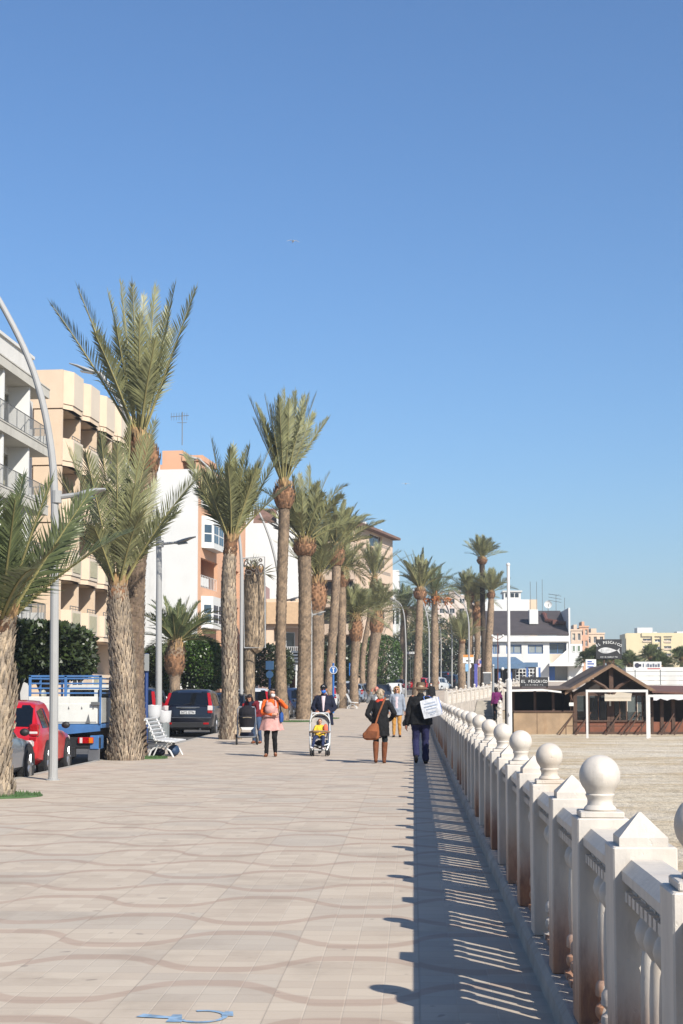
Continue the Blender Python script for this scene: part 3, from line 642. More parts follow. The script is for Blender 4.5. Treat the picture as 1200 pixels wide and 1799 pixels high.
root=balustrade('long white marble balustrade with ball and pyramid tops beside the shaded edge of the promenade',path,False)
mb=MB()
yy=[-1,6,12,20,30,45,60]
for a,b in zip(yy,yy[1:]):
    mb.loft([[(x,Y,z+g(Y)) for x,z in ((.655,-.1),(.665,.085),(.69,.117),(.70,.12),(1.0,.12),(1.01,.1),(1.02,-.75))] for Y in (a,b)],cap=False)
pl=mb.build('plinth',M_PLINTH,None); pl.parent=root; pl.location=-V(path[0])
# step in the plinth further along
# far run of balustrade on the sea wall
A=V((2.15,98,.62)); B=V((9.2,121,1.55))
n_=int((B-A).length/1.19); fp=[A+(B-A)*(i/n_) for i in range(n_+1)]
fp=[(p.x,p.y,p.z+.1) for p in fp]
farb=balustrade('short far run of white balustrade on top of the stone sea wall',fp,True,True)
mb=MB(); d=(B-A).normalized(); nn=V((d.y,-d.x,0)).normalized()
def wallrun(mb,A,B,t0,t1,za,zb,ztop=0):
    mb.loft([[(p+nn*t0)+V((0,0,za)) if False else V(((p+nn*t0).x,(p+nn*t0).y,za)),V(((p+nn*t1).x,(p+nn*t1).y,za)),V(((p+nn*t1).x,(p+nn*t1).y,p.z+zb)),V(((p+nn*t0).x,(p+nn*t0).y,p.z+zb))] for p in (A,B)])
wallrun(mb,A-d*.3,B+d*.3,-.16,.2,.2,.1)
pl=mb.build('plinth',M_PLINTH,farb); pl.location=-V(fp[0])
sw=thing('sea_wall','tan stone sea wall below the far balustrade at the back of the beach','wall',(A.x,A.y,-.5))
mb=MB(); wallrun(mb,A-d*40,B+d*.3,-.10,.12,-.7,.0)
o=mb.build('masonry',mat('rubble_stone',(186,164,134),.95,.3,1.2,bump=1,bscale=3,stain=((140,110,84),.8,.7),world=True),sw); o.location=(-A.x,-A.y,.5)
# beach stair balustrade running down to the sand
sp=[]
for i in range(15):
    Y=64+i*1.45; sp.append((3.68+.06*(Y-64),Y,-.42+(Y-64)*.08))
st=balustrade('stepped white balustrade beside the beach stair and flagpole',sp,True,True)
mb=MB()
for i in range(24):
    Y=64+i*.8; mb.box(2.4+.06*(Y-64),3.78+.06*(Y-64),Y,Y+.8,-.6,-.45+.064*(i+1))
stp=thing('beach_stair','pale concrete stair climbing from the sand beside the stepped balustrade','stair',(3.5,68,-.45))
o=mb.build('steps',mat('concrete',(182,174,160),.9,.15,2,world=True),stp); o.location=(-3.5,-68,.45)
# ------------------------------------------------------------------ palms and trees
M_FROND=mat('palm_leaf',(140,144,106),.5,.22,1.2,island=.35,trans=.22,spec=.5)
M_FROND_GREEN=mat('palm_leaf_green',(112,124,88),.45,.22,1.2,island=.35,trans=.25,spec=.5)
M_RACHIS=mat('palm_rib',(150,142,92),.6,.15,2)
M_DRYR=mat('palm_rib_dry',(176,128,70),.7,.25,4)
M_TRUNK=mat('palm_bark_grey',(172,157,140),.95,.3,2.5,island=.3,bump=.5,bscale=30)
M_TRUNKB=mat('palm_bark_brown',(136,118,100),.95,.3,3,island=.25,bump=.5,bscale=30)
M_CORE=mat('bark_core',(116,98,82),.95,.3,6)
M_TRUNKF=mat('palm_bark_weathered',(146,127,109),.95,.3,2.,island=.25)
M_BOOT=mat('palm_boot_red',(132,100,78),.9,.35,5,island=.5)
M_BOOTF=mat('palm_boot_fibre',(176,146,108),.9,.3,5,island=.4)
M_DATE=mat('date_fruit',(190,116,56),.6,.25,8,island=.3)
def frond(mb, base, d, L, droop=.25, ll=.5, n=40, wid=.035, roll=0, bare=.16, vang=.45, rr=.022, curl=0):
    d=V(d).normalized(); pts=[]; N=9
    side=d.cross(V((0,0,1)))
    if side.length<.05: side=V((1,0,0))
    side.normalize(); side=(Matrix.Rotation(roll,3,d) @ side)
    for i in range(N+1):
        t=i/N
        pts.append(V(base)+d*(L*t)+V((0,0,-droop*L*t**2.2))+side*(curl*L*t*t))
    mb.mi=1; mb.tube(pts,[rr*(1-.85*i/N)+.003 for i in range(N+1)],4)
    mb.mi=0
    for k in range(n):
        t=bare+(1-bare)*(k+.5)/n
        f=t*N; i=min(int(f),N-1); p=pts[i].lerp(pts[i+1],f-i); T=(pts[i+1]-pts[i]).normalized()
        S=(side-T*side.dot(T)).normalized(); Nn=S.cross(T)
        if Nn.z<0 and abs(roll)<.3: Nn=-Nn
        prof=min(1,.35+(t-bare)*4)*(1-.62*max(0,(t-.45)/.55)**1.5)
        ang=1.12-.66*t
        for sg in (-1,1):
            a=ang+rnd.uniform(-.09,.09); v=vang+rnd.uniform(-.18,.18); l=ll*prof*rnd.uniform(.82,1.1)
            D=(T*math.cos(a)+(S*sg*math.cos(v)+Nn*math.sin(v))*math.sin(a)).normalized()
            W=D.cross(Nn); 
            if W.length<.1: W=D.cross(T)
            W=W.normalized()*wid*.5*(.6+.4*prof)
            m=p+D*l*.42; e=p+D*l+V((0,0,-.10*l))
            mb.add([p-W*.5,m-W,e,m+W,p+W*.5],[(0,1,2,3,4)])
    # tip spear
    T=(pts[-1]-pts[-2]).normalized(); mb.add([pts[-1]-side*wid*.5,pts[-1]+T*ll*.45,pts[-1]+side*wid*.5],[(0,1,2)])
def interp(path, rad, t):
    f=t*(len(path)-1); i=min(int(f),len(path)-2); u=f-i
    return path[i].lerp(path[i+1],u), rad[i]+(rad[i+1]-rad[i])*u, (path[i+1]-path[i]).normalized()
def smoothpath(pts, rads, n=24):
    out=[];ro=[]
    m=len(pts)-1
    for k in range(n+1):
        f=k/n*m; i=min(int(f),m-1); u=f-i
        p0=pts[max(i-1,0)];p1=pts[i];p2=pts[i+1];p3=pts[min(i+2,m)]
        out.append(.5*((2*p1)+(p2-p0)*u+(2*p0-5*p1+4*p2-p3)*u*u+(3*p1-p0-3*p2+p3)*u**3))
        u2=u*u*(3-2*u); ro.append(rads[i]+(rads[i+1]-rads[i])*u2)
    return out,ro
def trunk(mb, path, rad, t0, t1, n, bl, bw, out=.16, mi=0, core=True, ang0=0, thick=.5, core_mi=0):
    n=int(n)
    """core tube plus overlapping upright leaf-base stubs in a spiral"""
    mb.mi=core_mi
    if core:
        K=26; P=[];Rr=[]
        for k in range(K+1):
            p,r,_=interp(path,rad,t0+(t1-t0)*k/K); P.append(p);Rr.append(r*.97)
        mb.tube(P,Rr,14)
    mb.mi=mi; ga=2.39996
    for k in range(n):
        t=t0+(t1-t0)*(k+.5)/n
        p,r,T=interp(path,rad,t); a=ang0+k*ga+rnd.uniform(-.15,.15)
        e=V((math.cos(a),math.sin(a),0)); s=V((-math.sin(a),math.cos(a),0))
        b=bl*rnd.uniform(.7,1.2); w=bw*rnd.uniform(.75,1.15)*.5; o=out*b*rnd.uniform(.5,1.3)
        c=p+e*r*.95; tip=c+T*b+e*(o+r*.03)
        m=c+T*b*.55+e*(o*.75+r*.03)
        mb.add([c-s*w*.8-T*b*.3, c+s*w*.8-T*b*.3, m+s*w, tip+s*w*.35, tip-s*w*.35, m-s*w, c+e*0-T*b*.1],
               [(0,1,2,5),(5,2,3,4)])
        # underside thickness so the stub reads as a solid
        mb.add([m-s*w,m+s*w,tip+s*w*.35,tip-s*w*.35,m-e*o*thick-T*b*.1],[(4,1,0),(4,2,1),(4,3,2),(4,0,3)])
def palm(label, foot, pts, rads, crown, group='date palms along the promenade', pine=None, pine_r=0, boots=(300,.16,.12), bark=None, q=1.0, fruit=False, frondmat=None, z0=None):
    """foot:(px,Y) ; pts:[(px,py)] up the trunk ; rads metres"""
    Y=foot[1]; zb=g(Y) if z0 is None else z0
    b=at(foot[0],1216,Y); b=V((b.x,Y,zb))
    root=thing('palm_tree',label,'palm tree',b,group=group)
    rads=[q_*.9 for q_ in rads]
    P=[V((0,0,-.05))]+[at(px,py,Y)-b for px,py in pts]
    path,rad=smoothpath(P,rads)
    tp=pine if pine else .93
    mb=MB(); fr=Y>55
    trunk(mb,path,rad,0,1,int(boots[0]*(2.2 if fr else 1)),boots[1]*(.75 if fr else 1),boots[2]*(.8 if fr else 1),.13 if fr else (.2 if len(boots)<4 else boots[3]),core_mi=0 if fr else 1)
    mb.build('trunk',[bark or (M_TRUNKF if fr else M_TRUNK),M_CORE],root)
    # bulb of cut frond stubs under the crown
    mb=MB(); p2=[];r2=[]
    for k in range(9):
        t=tp+(1.0-tp)*k/8; p,r,_=interp(path,rad,min(t,1)); p2.append(p)
        r2.append(max(rad[-1]*.75, pine_r*math.sin(PI*(.2+.72*k/8))) if pine_r else rad[-1]*(1.12-.25*k/8))
    trunk(mb,p2,r2,0,.8,int(120*q),.15,.12,.42,0)
    trunk(mb,p2,r2,.7,1,int(60*q),.3,.08,.3,1,core=False)
    mb.build('crown_base',[M_BOOT,M_BOOTF],root)
    top=path[-1]; mb=MB(); c=crown
    if 'tips' in c:
        for tpx in c['tips']:
            px,py,dy=tpx[:3]; kw=tpx[3] if len(tpx)>3 else {}
            tip=at(px,py,Y+dy)-b; dr=kw.get('droop',c.get('droop',.12)); 
            v=tip-top; L=v.length
            vv=v+V((0,0,dr*L)); 
            frond(mb,top+V((v.x,v.y,0)).normalized()*.1,vv,vv.length,dr*L/vv.length,c['ll'],int(c['nl']*q),c['w'],kw.get('roll',rnd.uniform(-.9,.9)),c.get('bare',.16),rr=c.get('rr',.026),curl=kw.get('curl',rnd.uniform(-.04,.04)))
    for k in range(c.get('n',0)):
        u=(k+.5)/c['n']; az=k*2.39996+rnd.uniform(-.25,.25)
        el=R(c['e0']+(c['e1']-c['e0'])*(u**c.get('pw',.8)))+rnd.uniform(-.08,.08)
        L=c['L']*(1-.18*u)*rnd.uniform(.88,1.1)
        d=V((math.cos(az)*math.cos(el),math.sin(az)*math.cos(el),math.sin(el)))
        frond(mb,top+V((d.x,d.y,0))*.12,d,L,c['droop']*rnd.uniform(.6,1.4)*(1.25-u),c['ll'],int(c['nl']*q),c['w'],rnd.uniform(-.8,.8),c.get('bare',.16),rr=c.get('rr',.024),curl=rnd.uniform(-.06,.06))
    mb.build('crown',[frondmat or M_FROND,M_RACHIS],root)
    if fruit:
        for az in (0.3,2.0,3.6,4.9):
            mb=MB(); e=V((math.cos(az),math.sin(az),0)); a0=top+e*.2; a1=top+e*1.0+V((0,0,.5)); a2=top+e*1.3+V((0,0,-.1))
            mb.tube([a0,a1,a2],[.03,.025,.02],5); prev=a2
            for j in range(46):
                q_=a2+V((rnd.gauss(0,.2),rnd.gauss(0,.2),-abs(rnd.gauss(.2,.4)))); mb.tube([a2,q_],.012,3); mb.sphere(q_,.07,5,4)
            mb.build('fruit_cluster',M_DATE,root)
    return root
def tu(name, px, Y, r, label):
    p=at(px,1216,Y); mb=MB(); z=g(Y)
    c=V((p.x,Y,z))
    for k in range(int(900*r)):
        a=rnd.uniform(0,2*PI); q=r*math.sqrt(rnd.random()); h=rnd.uniform(.03,.08)
        b=c+V((q*math.cos(a),q*math.sin(a)*.9,0)); w=.012; o=V((rnd.gauss(0,.02),rnd.gauss(0,.02),h))
        mb.add([b+V((-w,0,0)),b+V((w,0,0)),b+o],[(0,1,2)])
    mb.lathe([(r,.004),(r*.97,.02),(.01,.022)],18,c)
    o=mb.build(name,mat('turf',(74,104,56),.9,.25,6,world=True)); tag(o,label,'turf','grass pads at the feet of palms','stuff')

FAR=dict(ll=.8,nl=26,w=.06,L=3.3,n=40,e0=0,e1=86,droop=.5,rr=.026)
# left edge palm, close by
palm('thick grey palm cut by the left edge of the photo, green fronds arching right',(-17,22),[(-20,1330),(-14,1230),(-14,1150),(-4,1098)],[.40,.33,.38,.30,.22],
     dict(ll=.58,nl=46,w=.032,rr=.03,bare=.1,tips=[(74,850,-.5,dict(roll=.2,droop=.06)),(152,872,.3,dict(roll=1.3,droop=.1)),(212,938,.2,dict(roll=.4,droop=.2)),(112,922,.8,dict(roll=1.2,droop=.1)),(45,835,1.5,dict(roll=-.5)),(30,880,-1.2,dict(roll=.3)),(-30,850,.6,{}),(-60,900,-.4,{}),(-110,980,.6,dict(droop=.3)),(-40,1010,-2.0,dict(droop=.3)),(95,960,-1.2,dict(roll=.8,droop=.22)),(60,1000,-2.,dict(droop=.3,roll=.3)),(40,960,1.6,{}),(-10,870,-1,{}),(-90,860,1,{})]),
     pine=.86,pine_r=.0,boots=(1500,.17,.06,.34),q=1.3,frondmat=M_FROND_GREEN)
tu('palm_turf',5,22,.62,'green turf pad at the foot of the thick palm on the left edge')
# tall palm behind the nearest post
palm('tallest left palm with upright fan of pale fronds and reddish bulb',(234,36.3),[(234,1180),(239,1000),(250,900),(256,835),(244,768)],[.42,.3,.27,.27,.3,.2],
     dict(ll=.62,nl=46,w=.034,rr=.035,bare=.2,droop=.04,tips=[(101,536,-.4,dict(roll=.5,droop=.08)),(144,506,.4,dict(roll=.9)),(160,560,1.2,dict(roll=.2)),(217,498,.6,dict(roll=.3)),(236,505,-1.0,dict(roll=.05)),(270,506,.6,dict(roll=1.0)),(302,503,.2,dict(roll=.5)),(342,512,-.2,dict(roll=1.1,droop=.07)),(250,520,1.5,dict(roll=.2)),(200,520,1.4,dict(roll=.6)),(285,540,1.4,dict(roll=.4)),(180,590,-1.2,dict(roll=.3)),(265,600,-1.4,dict(roll=.2)),(300,580,1.3,dict(roll=.7)),(245,560,-1.3,dict(roll=.2)),(205,580,-1.0,dict(roll=.3))]),
     pine=.80,pine_r=.40,boots=(1500,.08,.085,.3),bark=M_TRUNKB,q=1.2)
palm('shaggy grey palm behind the white bench, fronds spread in a fan',(221,33.9),[(219,1250),(215,1160),(209,1085),(207,1032)],[.47,.31,.30,.27,.18],
     dict(ll=.66,nl=44,w=.034,rr=.03,bare=.18,droop=.1,tips=[(116,836,-.3,dict(roll=.4)),(130,792,.5,dict(roll=.1)),(98,830,1.0,dict(roll=.7,droop=.22)),(182,768,-.6,dict(roll=.1)),(204,785,-1.1,dict(roll=.05)),(228,748,-.2,dict(roll=.3)),(255,742,.6,dict(roll=.6)),(247,770,-.9,dict(roll=.3)),(338,833,.0,dict(roll=.9,droop=.16)),(152,800,-1.1,dict(roll=.2)),(220,800,1.4,{}),(270,850,1.2,{}),(240,860,-1.3,dict(roll=.1)),(120,900,.8,{}),(300,900,.3,dict(roll=.8,droop=.3)),(238,905,-1.3,dict(roll=.2,droop=.2)),(165,930,-1.2,dict(roll=.3,droop=.2))]),
     pine=.84,pine_r=.0,boots=(2300,.14,.042,.36),q=1.2)
tu('palm_turf',262,34.6,.45,'small green turf pad beside the white bench legs')
palm('pale barked palm beside the dark blue family car, full feathery crown',(405,48),[(404,1200),(402,1080),(402,1010),(406,950)],[.42,.29,.28,.24,.18],
     dict(ll=.68,nl=46,w=.045,rr=.03,bare=.16,droop=.1,n=16,e0=45,e1=84,L=3.0,tips=[(335,800,0,{}),(352,806,.6,{}),(378,775,-.3,{}),(408,785,.6,{}),(402,792,-.8,{}),(432,786,.2,{}),(470,786,-.2,dict(roll=.3)),(478,808,.4,dict(roll=.5)),(455,800,-.9,{}),(360,830,-1.0,{}),(425,800,-1.1,{}),(440,830,-.9,{})]),
     pine=.86,boots=(1300,.13,.07,.22),q=1)
palm('tall slim palm with narrow upright crown and thick red bulb',(496,67),[(493,1150),(496,1000),(499,915),(499,850)],[.36,.27,.27,.28,.22],
     dict(ll=.74,nl=42,w=.055,rr=.03,bare=.22,droop=.05,n=14,e0=62,e1=86,L=4.2,tips=[(442,702,0,{}),(468,692,.4,{}),(500,688,-.4,{}),(520,690,.3,{}),(551,692,0,{}),(540,700,.6,{}),(490,700,-.8,{}),(512,705,-.9,{}),(530,720,-.6,{}),(475,715,-.8,{}),(460,722,.5,{}),(538,694,.3,{}),(546,728,-.4,{}),(450,738,.3,{}),(530,698,-.5,{}),(455,712,-.3,{})]),
     pine=.82,pine_r=.5,boots=(520,.15,.13),bark=M_TRUNKB)
tu('palm_turf',515,67,1.0,'green turf pad at the foot of the tall slim palm')
palm('palm just right of the tall slim one with arching outer fronds',(533,71),[(535,1150),(536,1040),(535,985),(535,952)],[.42,.36,.35,.36,.22],
     dict(ll=.72,nl=34,w=.06,rr=.03,bare=.18,droop=.2,n=20,e0=30,e1=82,L=3.4,tips=[(546,822,-.3,{}),(575,832,.4,dict(droop=.35)),(602,852,0,dict(droop=.5)),(598,872,.8,dict(droop=.5)),(515,840,-.4,{}),(462,862,0,dict(droop=.5)),(452,884,.9,dict(droop=.55)),(530,835,.8,{}),(560,850,-.9,{})]),
     pine=.8,pine_r=.58,boots=(420,.15,.14),bark=M_TRUNKB)
tu('palm_turf',560,72,1.0,'green turf pad between two palms behind the man with the cap')
palm('stout palm with orange brown bulb partly behind its neighbour',(556,76),[(557,1180),(558,1110),(556,1060),(558,1015)],[.42,.38,.40,.42,.22],
     dict(FAR,L=3.4,n=26,e0=40,e1=86,droop=.2,nl=26),pine=.66,pine_r=.55,boots=(380,.15,.14))
palm('leaning palm with grey trunk and long drooping right fronds',(574,88),[(580,1180),(587,1080),(591,1010),(591,960)],[.33,.29,.29,.29,.2],
     dict(ll=.6,nl=30,w=.07,rr=.03,bare=.16,droop=.2,n=20,e0=35,e1=84,L=3.2,tips=[(625,884,0,{}),(655,912,0,dict(droop=.5)),(640,905,.6,dict(droop=.45)),(600,880,-.5,{}),(575,890,.3,{}),(550,905,.3,{}),(648,945,.3,dict(droop=.2))]),
     pine=.82,pine_r=.55,boots=(380,.16,.15))
palm('straight palm standing behind the leaning one',(600,94),[(600,1150),(601,1060),(601,1000)],[.36,.30,.30,.2],dict(FAR,L=2.6,n=22),pine=.8,pine_r=.5,boots=(280,.16,.15))
palm('short palm with low grey green crown before the peach apartments',(622,99),[(622,1190),(625,1130),(625,1082)],[.36,.32,.34,.22],dict(FAR,L=2.7,nl=20,droop=.4),pine=.68,pine_r=.5,boots=(240,.16,.15))
palm('stout palm with round orange bulb before the clipped round tree',(651,120),[(655,1160),(661,1110),(663,1075)],[.5,.45,.5,.3],dict(FAR,L=3.2,nl=20,droop=.3,e0=25),pine=.62,pine_r=.62,boots=(240,.2,.18))
palm('thin palm whose upright crown stands against the peach apartments',(637,128),[(638,1150),(650,1080),(658,1015)],[.3,.26,.25,.18],dict(FAR,L=3.9,n=26,nl=22,e0=38,e1=84,droop=.2),pine=.85,pine_r=.3,boots=(200,.18,.16))
palm('palm above the man in the hat with crown blown left',(731,128),[(733,1180),(737,1090),(738,1035)],[.44,.36,.36,.24],dict(ll=.6,nl=26,w=.09,rr=.035,bare=.15,droop=.25,n=24,e0=40,e1=86,L=3.6,tips=[(699,975,0,dict(droop=.2)),(703,992,.5,dict(droop=.3)),(712,968,-.5,{}),(763,985,0,dict(droop=.2)),(742,964,0,{}),(726,966,.5,{})]),pine=.86,pine_r=.6,boots=(240,.18,.16))
palm('feathery date palm with orange fruit bunches hanging below its crown',(763,146),[(764,1180),(764,1110),(763,1048)],[.5,.42,.42,.3],dict(FAR,L=4.2,n=44,e0=-10,e1=84,droop=.5,nl=20),fruit=True,boots=(160,.2,.2),frondmat=M_FROND_GREEN)
palm('bushy palm in shade left of the fruiting one',(708,150),[(709,1180),(709,1120),(710,1075)],[.5,.42,.42,.3],dict(FAR,L=4.0,n=44,e0=-15,e1=84,droop=.5,nl=20),boots=(160,.2,.2),frondmat=M_FROND_GREEN)
palm('low full palm behind the far street lamps',(735,165),[(736,1180),(737,1110)],[.5,.45,.3],dict(FAR,L=4.6,n=44,e0=-15,e1=84,droop=.5,nl=20),boots=(120,.2,.2),frondmat=M_FROND_GREEN)
palm('very tall dark trunked palm rising highest beside the flagpole',(849,150),[(850,1150),(848,1060),(847,998),(847,982)],[.36,.3,.28,.3,.22],dict(FAR,L=2.9,n=34,e0=28,e1=84,droop=.22,nl=24,pw=.7),pine=.8,pine_r=.55,boots=(260,.18,.16),bark=mat('palm_bark_dark',(72,62,54),.95,.3,3,island=.3))
palm('wide drooping palm left of the very tall dark one',(826,150),[(827,1150),(826,1080),(824,1042)],[.4,.34,.34,.24],dict(FAR,L=3.3,n=36,e0=0,e1=84,droop=.45,nl=22),pine=.82,pine_r=.5,boots=(220,.18,.16))
palm('palm with rust bulb just left of the dark trunk',(838,153),[(839,1150),(838,1090),(838,1060)],[.38,.34,.4,.24],dict(FAR,L=2.7,n=26,e0=30,e1=86,droop=.25),pine=.6,pine_r=.62,boots=(200,.18,.16))
palm('grey palm with fan crown beside the white flagpole',(858,148),[(858,1150),(862,1080),(863,1040)],[.46,.42,.38,.24],dict(FAR,L=2.7,n=34,e0=25,e1=86,droop=.2,nl=22),pine=.86,pine_r=.4,boots=(240,.18,.16))
palm('low palm with brown trunk in front of the dark roofed house row',(812,146),[(811,1160),(812,1128)],[.44,.42,.3],dict(FAR,L=3.6,n=34,e0=38,e1=87,droop=.18,nl=22),boots=(160,.2,.18))
palm('short canary palm with pineapple trunk before the round hedge',(307,60),[(307,1200),(307,1176),(308,1150),(309,1128)],[.27,.24,.36,.42,.26],
     dict(ll=.42,nl=32,w=.045,rr=.03,bare=.12,droop=.3,n=30,e0=8,e1=84,L=1.95,tips=[(250,1082,0,dict(droop=.6)),(384,1090,-.3,dict(droop=.6)),(378,1074,0,dict(droop=.5)),(264,1062,.4,dict(droop=.5)),(274,1056,-.3,dict(droop=.45)),(292,1050,0,{}),(314,1055,.3,{}),(328,1050,0,{}),(346,1058,.3,dict(droop=.4)),(366,1070,0,dict(droop=.5)),(384,1102,0,dict(droop=.75)),(374,1085,.6,dict(droop=.6)),(270,1090,-.6,dict(droop=.6))]),
     pine=.35,pine_r=.42,boots=(240,.14,.14),frondmat=M_FROND_GREEN)
# pollarded trunk wrapped in the street decoration
palm('decorated palm whose trunk widens into a hanging skirt of dry brown fronds',(438,63),[(438,1180),(438,1142),(446,1130),(447,1080),(447,1030),(447,1006)],[.28,.26,.28,.54,.54,.52,.36],dict(FAR,L=.5,n=6,nl=6),pine=.97,boots=(1100,.26,.05,.3),bark=mat('dry_skirt',(150,135,120),.95,.35,3,island=.5))
for px,py,Y,L,lab in ((1048,1144,150,1.7,'small palm showing above the fish signboard'),(1070,1156,145,2.2,'palm crown right of the fish signboard post'),(1143,1148,160,2.5,'palm leaning before the yellow apartment block'),(1162,1164,140,2.2,'dark palm behind the white pavilion banner'),(1034,1152,150,1.8,'shaded palm left of the fish signboard'),(1106,1160,150,2.3,'green palm before the yellow block corner'),(1198,1150,150,2.3,'palm crown cut by the right edge')):
    palm(lab,(px,Y),[(px+1,1190),(px,py+8)],[.4,.34,.25],dict(FAR,L=L*.75,n=34,e0=-12,e1=84,droop=.45,nl=16,w=.1),boots=(60,.2,.2),frondmat=M_FROND_GREEN,group='palms behind the beach bar',z0=beachz(Y))

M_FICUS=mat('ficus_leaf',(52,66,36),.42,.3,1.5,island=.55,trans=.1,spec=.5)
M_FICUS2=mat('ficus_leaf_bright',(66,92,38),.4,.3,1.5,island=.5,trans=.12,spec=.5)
M_BARK=mat('tree_bark',(112,98,84),.95,.25,4,bump=.5)
def leafcrown(mb, c, r, n, ls, sq=2.6, lump=.16, seed=0):
    c=V(c)
    for k in range(n):
        d=V((rnd.gauss(0,1),rnd.gauss(0,1),rnd.gauss(0,1))).normalized()
        # superellipsoid radius
        s=1/((abs(d.x)**sq+abs(d.y)**sq+abs(d.z)**sq)**(1/sq))
        s*=1+lump*mnoise.noise(d*2.3+V((seed*3.1,seed,0)))+.6*lump*mnoise.noise(d*6+V((seed,0,seed)))
        u=rnd.random(); s*= (1-.10*u) if rnd.random()<.7 else rnd.uniform(.5,.95)
        p=c+V((d.x*r[0],d.y*r[1],d.z*r[2]))*s
        a=(d+V((rnd.gauss(0,.6),rnd.gauss(0,.6),rnd.gauss(.2,.6)))).normalized()
        b=a.cross(V((rnd.gauss(0,1),rnd.gauss(0,1),rnd.gauss(0,1)))).normalized(); e=a.cross(b)
        l=ls*rnd.uniform(.7,1.3); w=l*.30
        t=(e*.55+a*.8).normalized()
        mb.add([p,p+t*l*.5+b*w,p+t*l,p+t*l*.5-b*w],[(0,1,2,3)])
def tree(label, px, Y, zc, r, n, ls, th=None, m=None, group=None, sq=2.6, lump=.16, zb=None):
    z=(g(Y)-.13) if zb is None else zb
    p=at(px,1216,Y); root=thing('ficus_tree',label,'tree',(p.x,Y,z),group=group)
    mb=MB(); h=zc-z
    mb.tube([(0,0,-.1),(.03,0,h*.35),(-.02,.02,h*.7)],[.24,.18,.15],9)
    for k in range(5):
        a=k*1.26; mb.tube([(0,0,h*.5),(r[0]*.35*math.cos(a),r[1]*.35*math.sin(a),h*.85),(r[0]*.6*math.cos(a),r[1]*.6*math.sin(a),h+r[2]*.4)],[.12,.08,.03],6)
    mb.build('trunk',M_BARK,root)
    mb=MB(); leafcrown(mb,(0,0,h),r,n,ls,sq,lump,rnd.random()*9); mb.build('crown',m or M_FICUS,root); return root
tree('dark clipped ficus behind the blue caged truck, broad leaves',80,47,2.85,(1.36,1.7,.82),12000,.2,sq=4,lump=.12)
tree('second dark clipped ficus between the left palm and the tall lamp',26,46.5,2.85,(1.0,1.5,.85),7500,.2,sq=4,lump=.12)
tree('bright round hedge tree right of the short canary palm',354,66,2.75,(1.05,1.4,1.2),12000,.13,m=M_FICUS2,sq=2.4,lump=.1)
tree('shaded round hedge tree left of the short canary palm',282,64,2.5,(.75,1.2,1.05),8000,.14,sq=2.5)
tree('dark round tree behind the decorated cropped trunk',478,82,2.95,(1.1,1.5,1.1),5000,.16,sq=3)
tree('large clipped round tree before the peach apartments',668,142,4.6,(2.0,2.6,2.3),7000,.22,m=M_FICUS2,sq=2.8,lump=.08)
for px,Y,zc,r,lab in ((718,190,6,(3.,3,3),'leafy green tree at the bend behind the far lamps'),(745,200,7,(3.6,3,4),'dark tree mass left of the hotel sign'),(790,205,7.2,(4,3,4.4),'olive green tree behind the hotel sign'),(812,185,5.5,(2.4,2.4,3.2),'dark shrub tree right of the hotel sign'),(700,178,4.2,(1.6,2,1.7),'small bright tree above the white gate'),(590,120,3.6,(1.6,2,1.7),'dark tree between grey palm trunks'),(520,120,4.4,(2.2,2,1.8),'dark tree behind the white pavilion')):
    tree(lab,px,Y,zc,r,3800,.34,group='trees behind the parked cars',sq=2.2,lump=.35)
# ------------------------------------------------------------------ buildings
M_WHITE=mat('white_render',(226,224,218),.9,.05,.6,stain=((190,184,174),.25,.35))
M_WHITE2=mat('bright_white_render',(236,236,232),.9,.03,.4,stain=((186,180,170),.45,.35))
M_OFFW=mat('old_white_slab',(206,202,190),.9,.07,1,stain=((150,144,132),.4,.5))
M_CREAM=mat('cream_render',(232,208,180),.9,.05,.5,stain=((190,160,128),.5,.45))
M_CREAM2=mat('cream_grazed_and_plain',(222,208,188),.9,.04,.5)  # duller cream painted on sun-grazed bay faces; a plain colour elsewhere
M_CORAL=mat('coral_render',(228,178,143),.9,.05,.5,stain=((190,130,100),.5,.45))
M_PEACH=mat('peach_render',(230,204,178),.9,.05,.5,stain=((190,156,124),.5,.45))
M_YELLOW=mat('yellow_render',(238,220,174),.9,.04,.3)
M_PINKW=mat('pale_pink_render',(232,214,200),.9,.05,.3)
M_GLASS=glassy('window_glass',(38,44,50))
M_GLASSB=glassy('window_glass_blue',(60,80,96))
M_FRAMEW=mat('white_window_frame',(228,228,224),.5,.03)
M_FRAMEB=mat('blue_window_frame',(70,110,160),.5,.05)
M_SHUT=mat('beige_shutter',(186,180,150),.7,.08,3)
M_RAILG=mat('grey_rail_paint',(120,122,122),.5,.1,metal=.3)
M_TILE=mat('brown_roof_tile',(128,98,84),.9,.2,3,bump=.6,bscale=12)
M_DARKROOF=mat('dark_slate_roof',(74,66,66),.85,.15,.7,bump=.4,bscale=6)
M_AWN=mat('beige_awning',(208,196,176),.9,.06)
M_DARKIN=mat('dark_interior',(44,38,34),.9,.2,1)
def wallgrid(mb, x0,x1,z0,z1,y0,y1,ops):
    xs=sorted(set([x0,x1]+[q for o in ops for q in o[:2]])); zs=sorted(set([z0,z1]+[q for o in ops for q in o[2:4]]))
    xs=[x for x in xs if x0<=x<=x1]; zs=[z for z in zs if z0<=z<=z1]
    for a,b in zip(xs,xs[1:]):
        for c,d in zip(zs,zs[1:]):
            mx,mz=(a+b)/2,(c+d)/2
            if any(o[0]<mx<o[1] and o[2]<mz<o[3] for o in ops): continue
            mb.box(a,b,y0,y1,c,d)
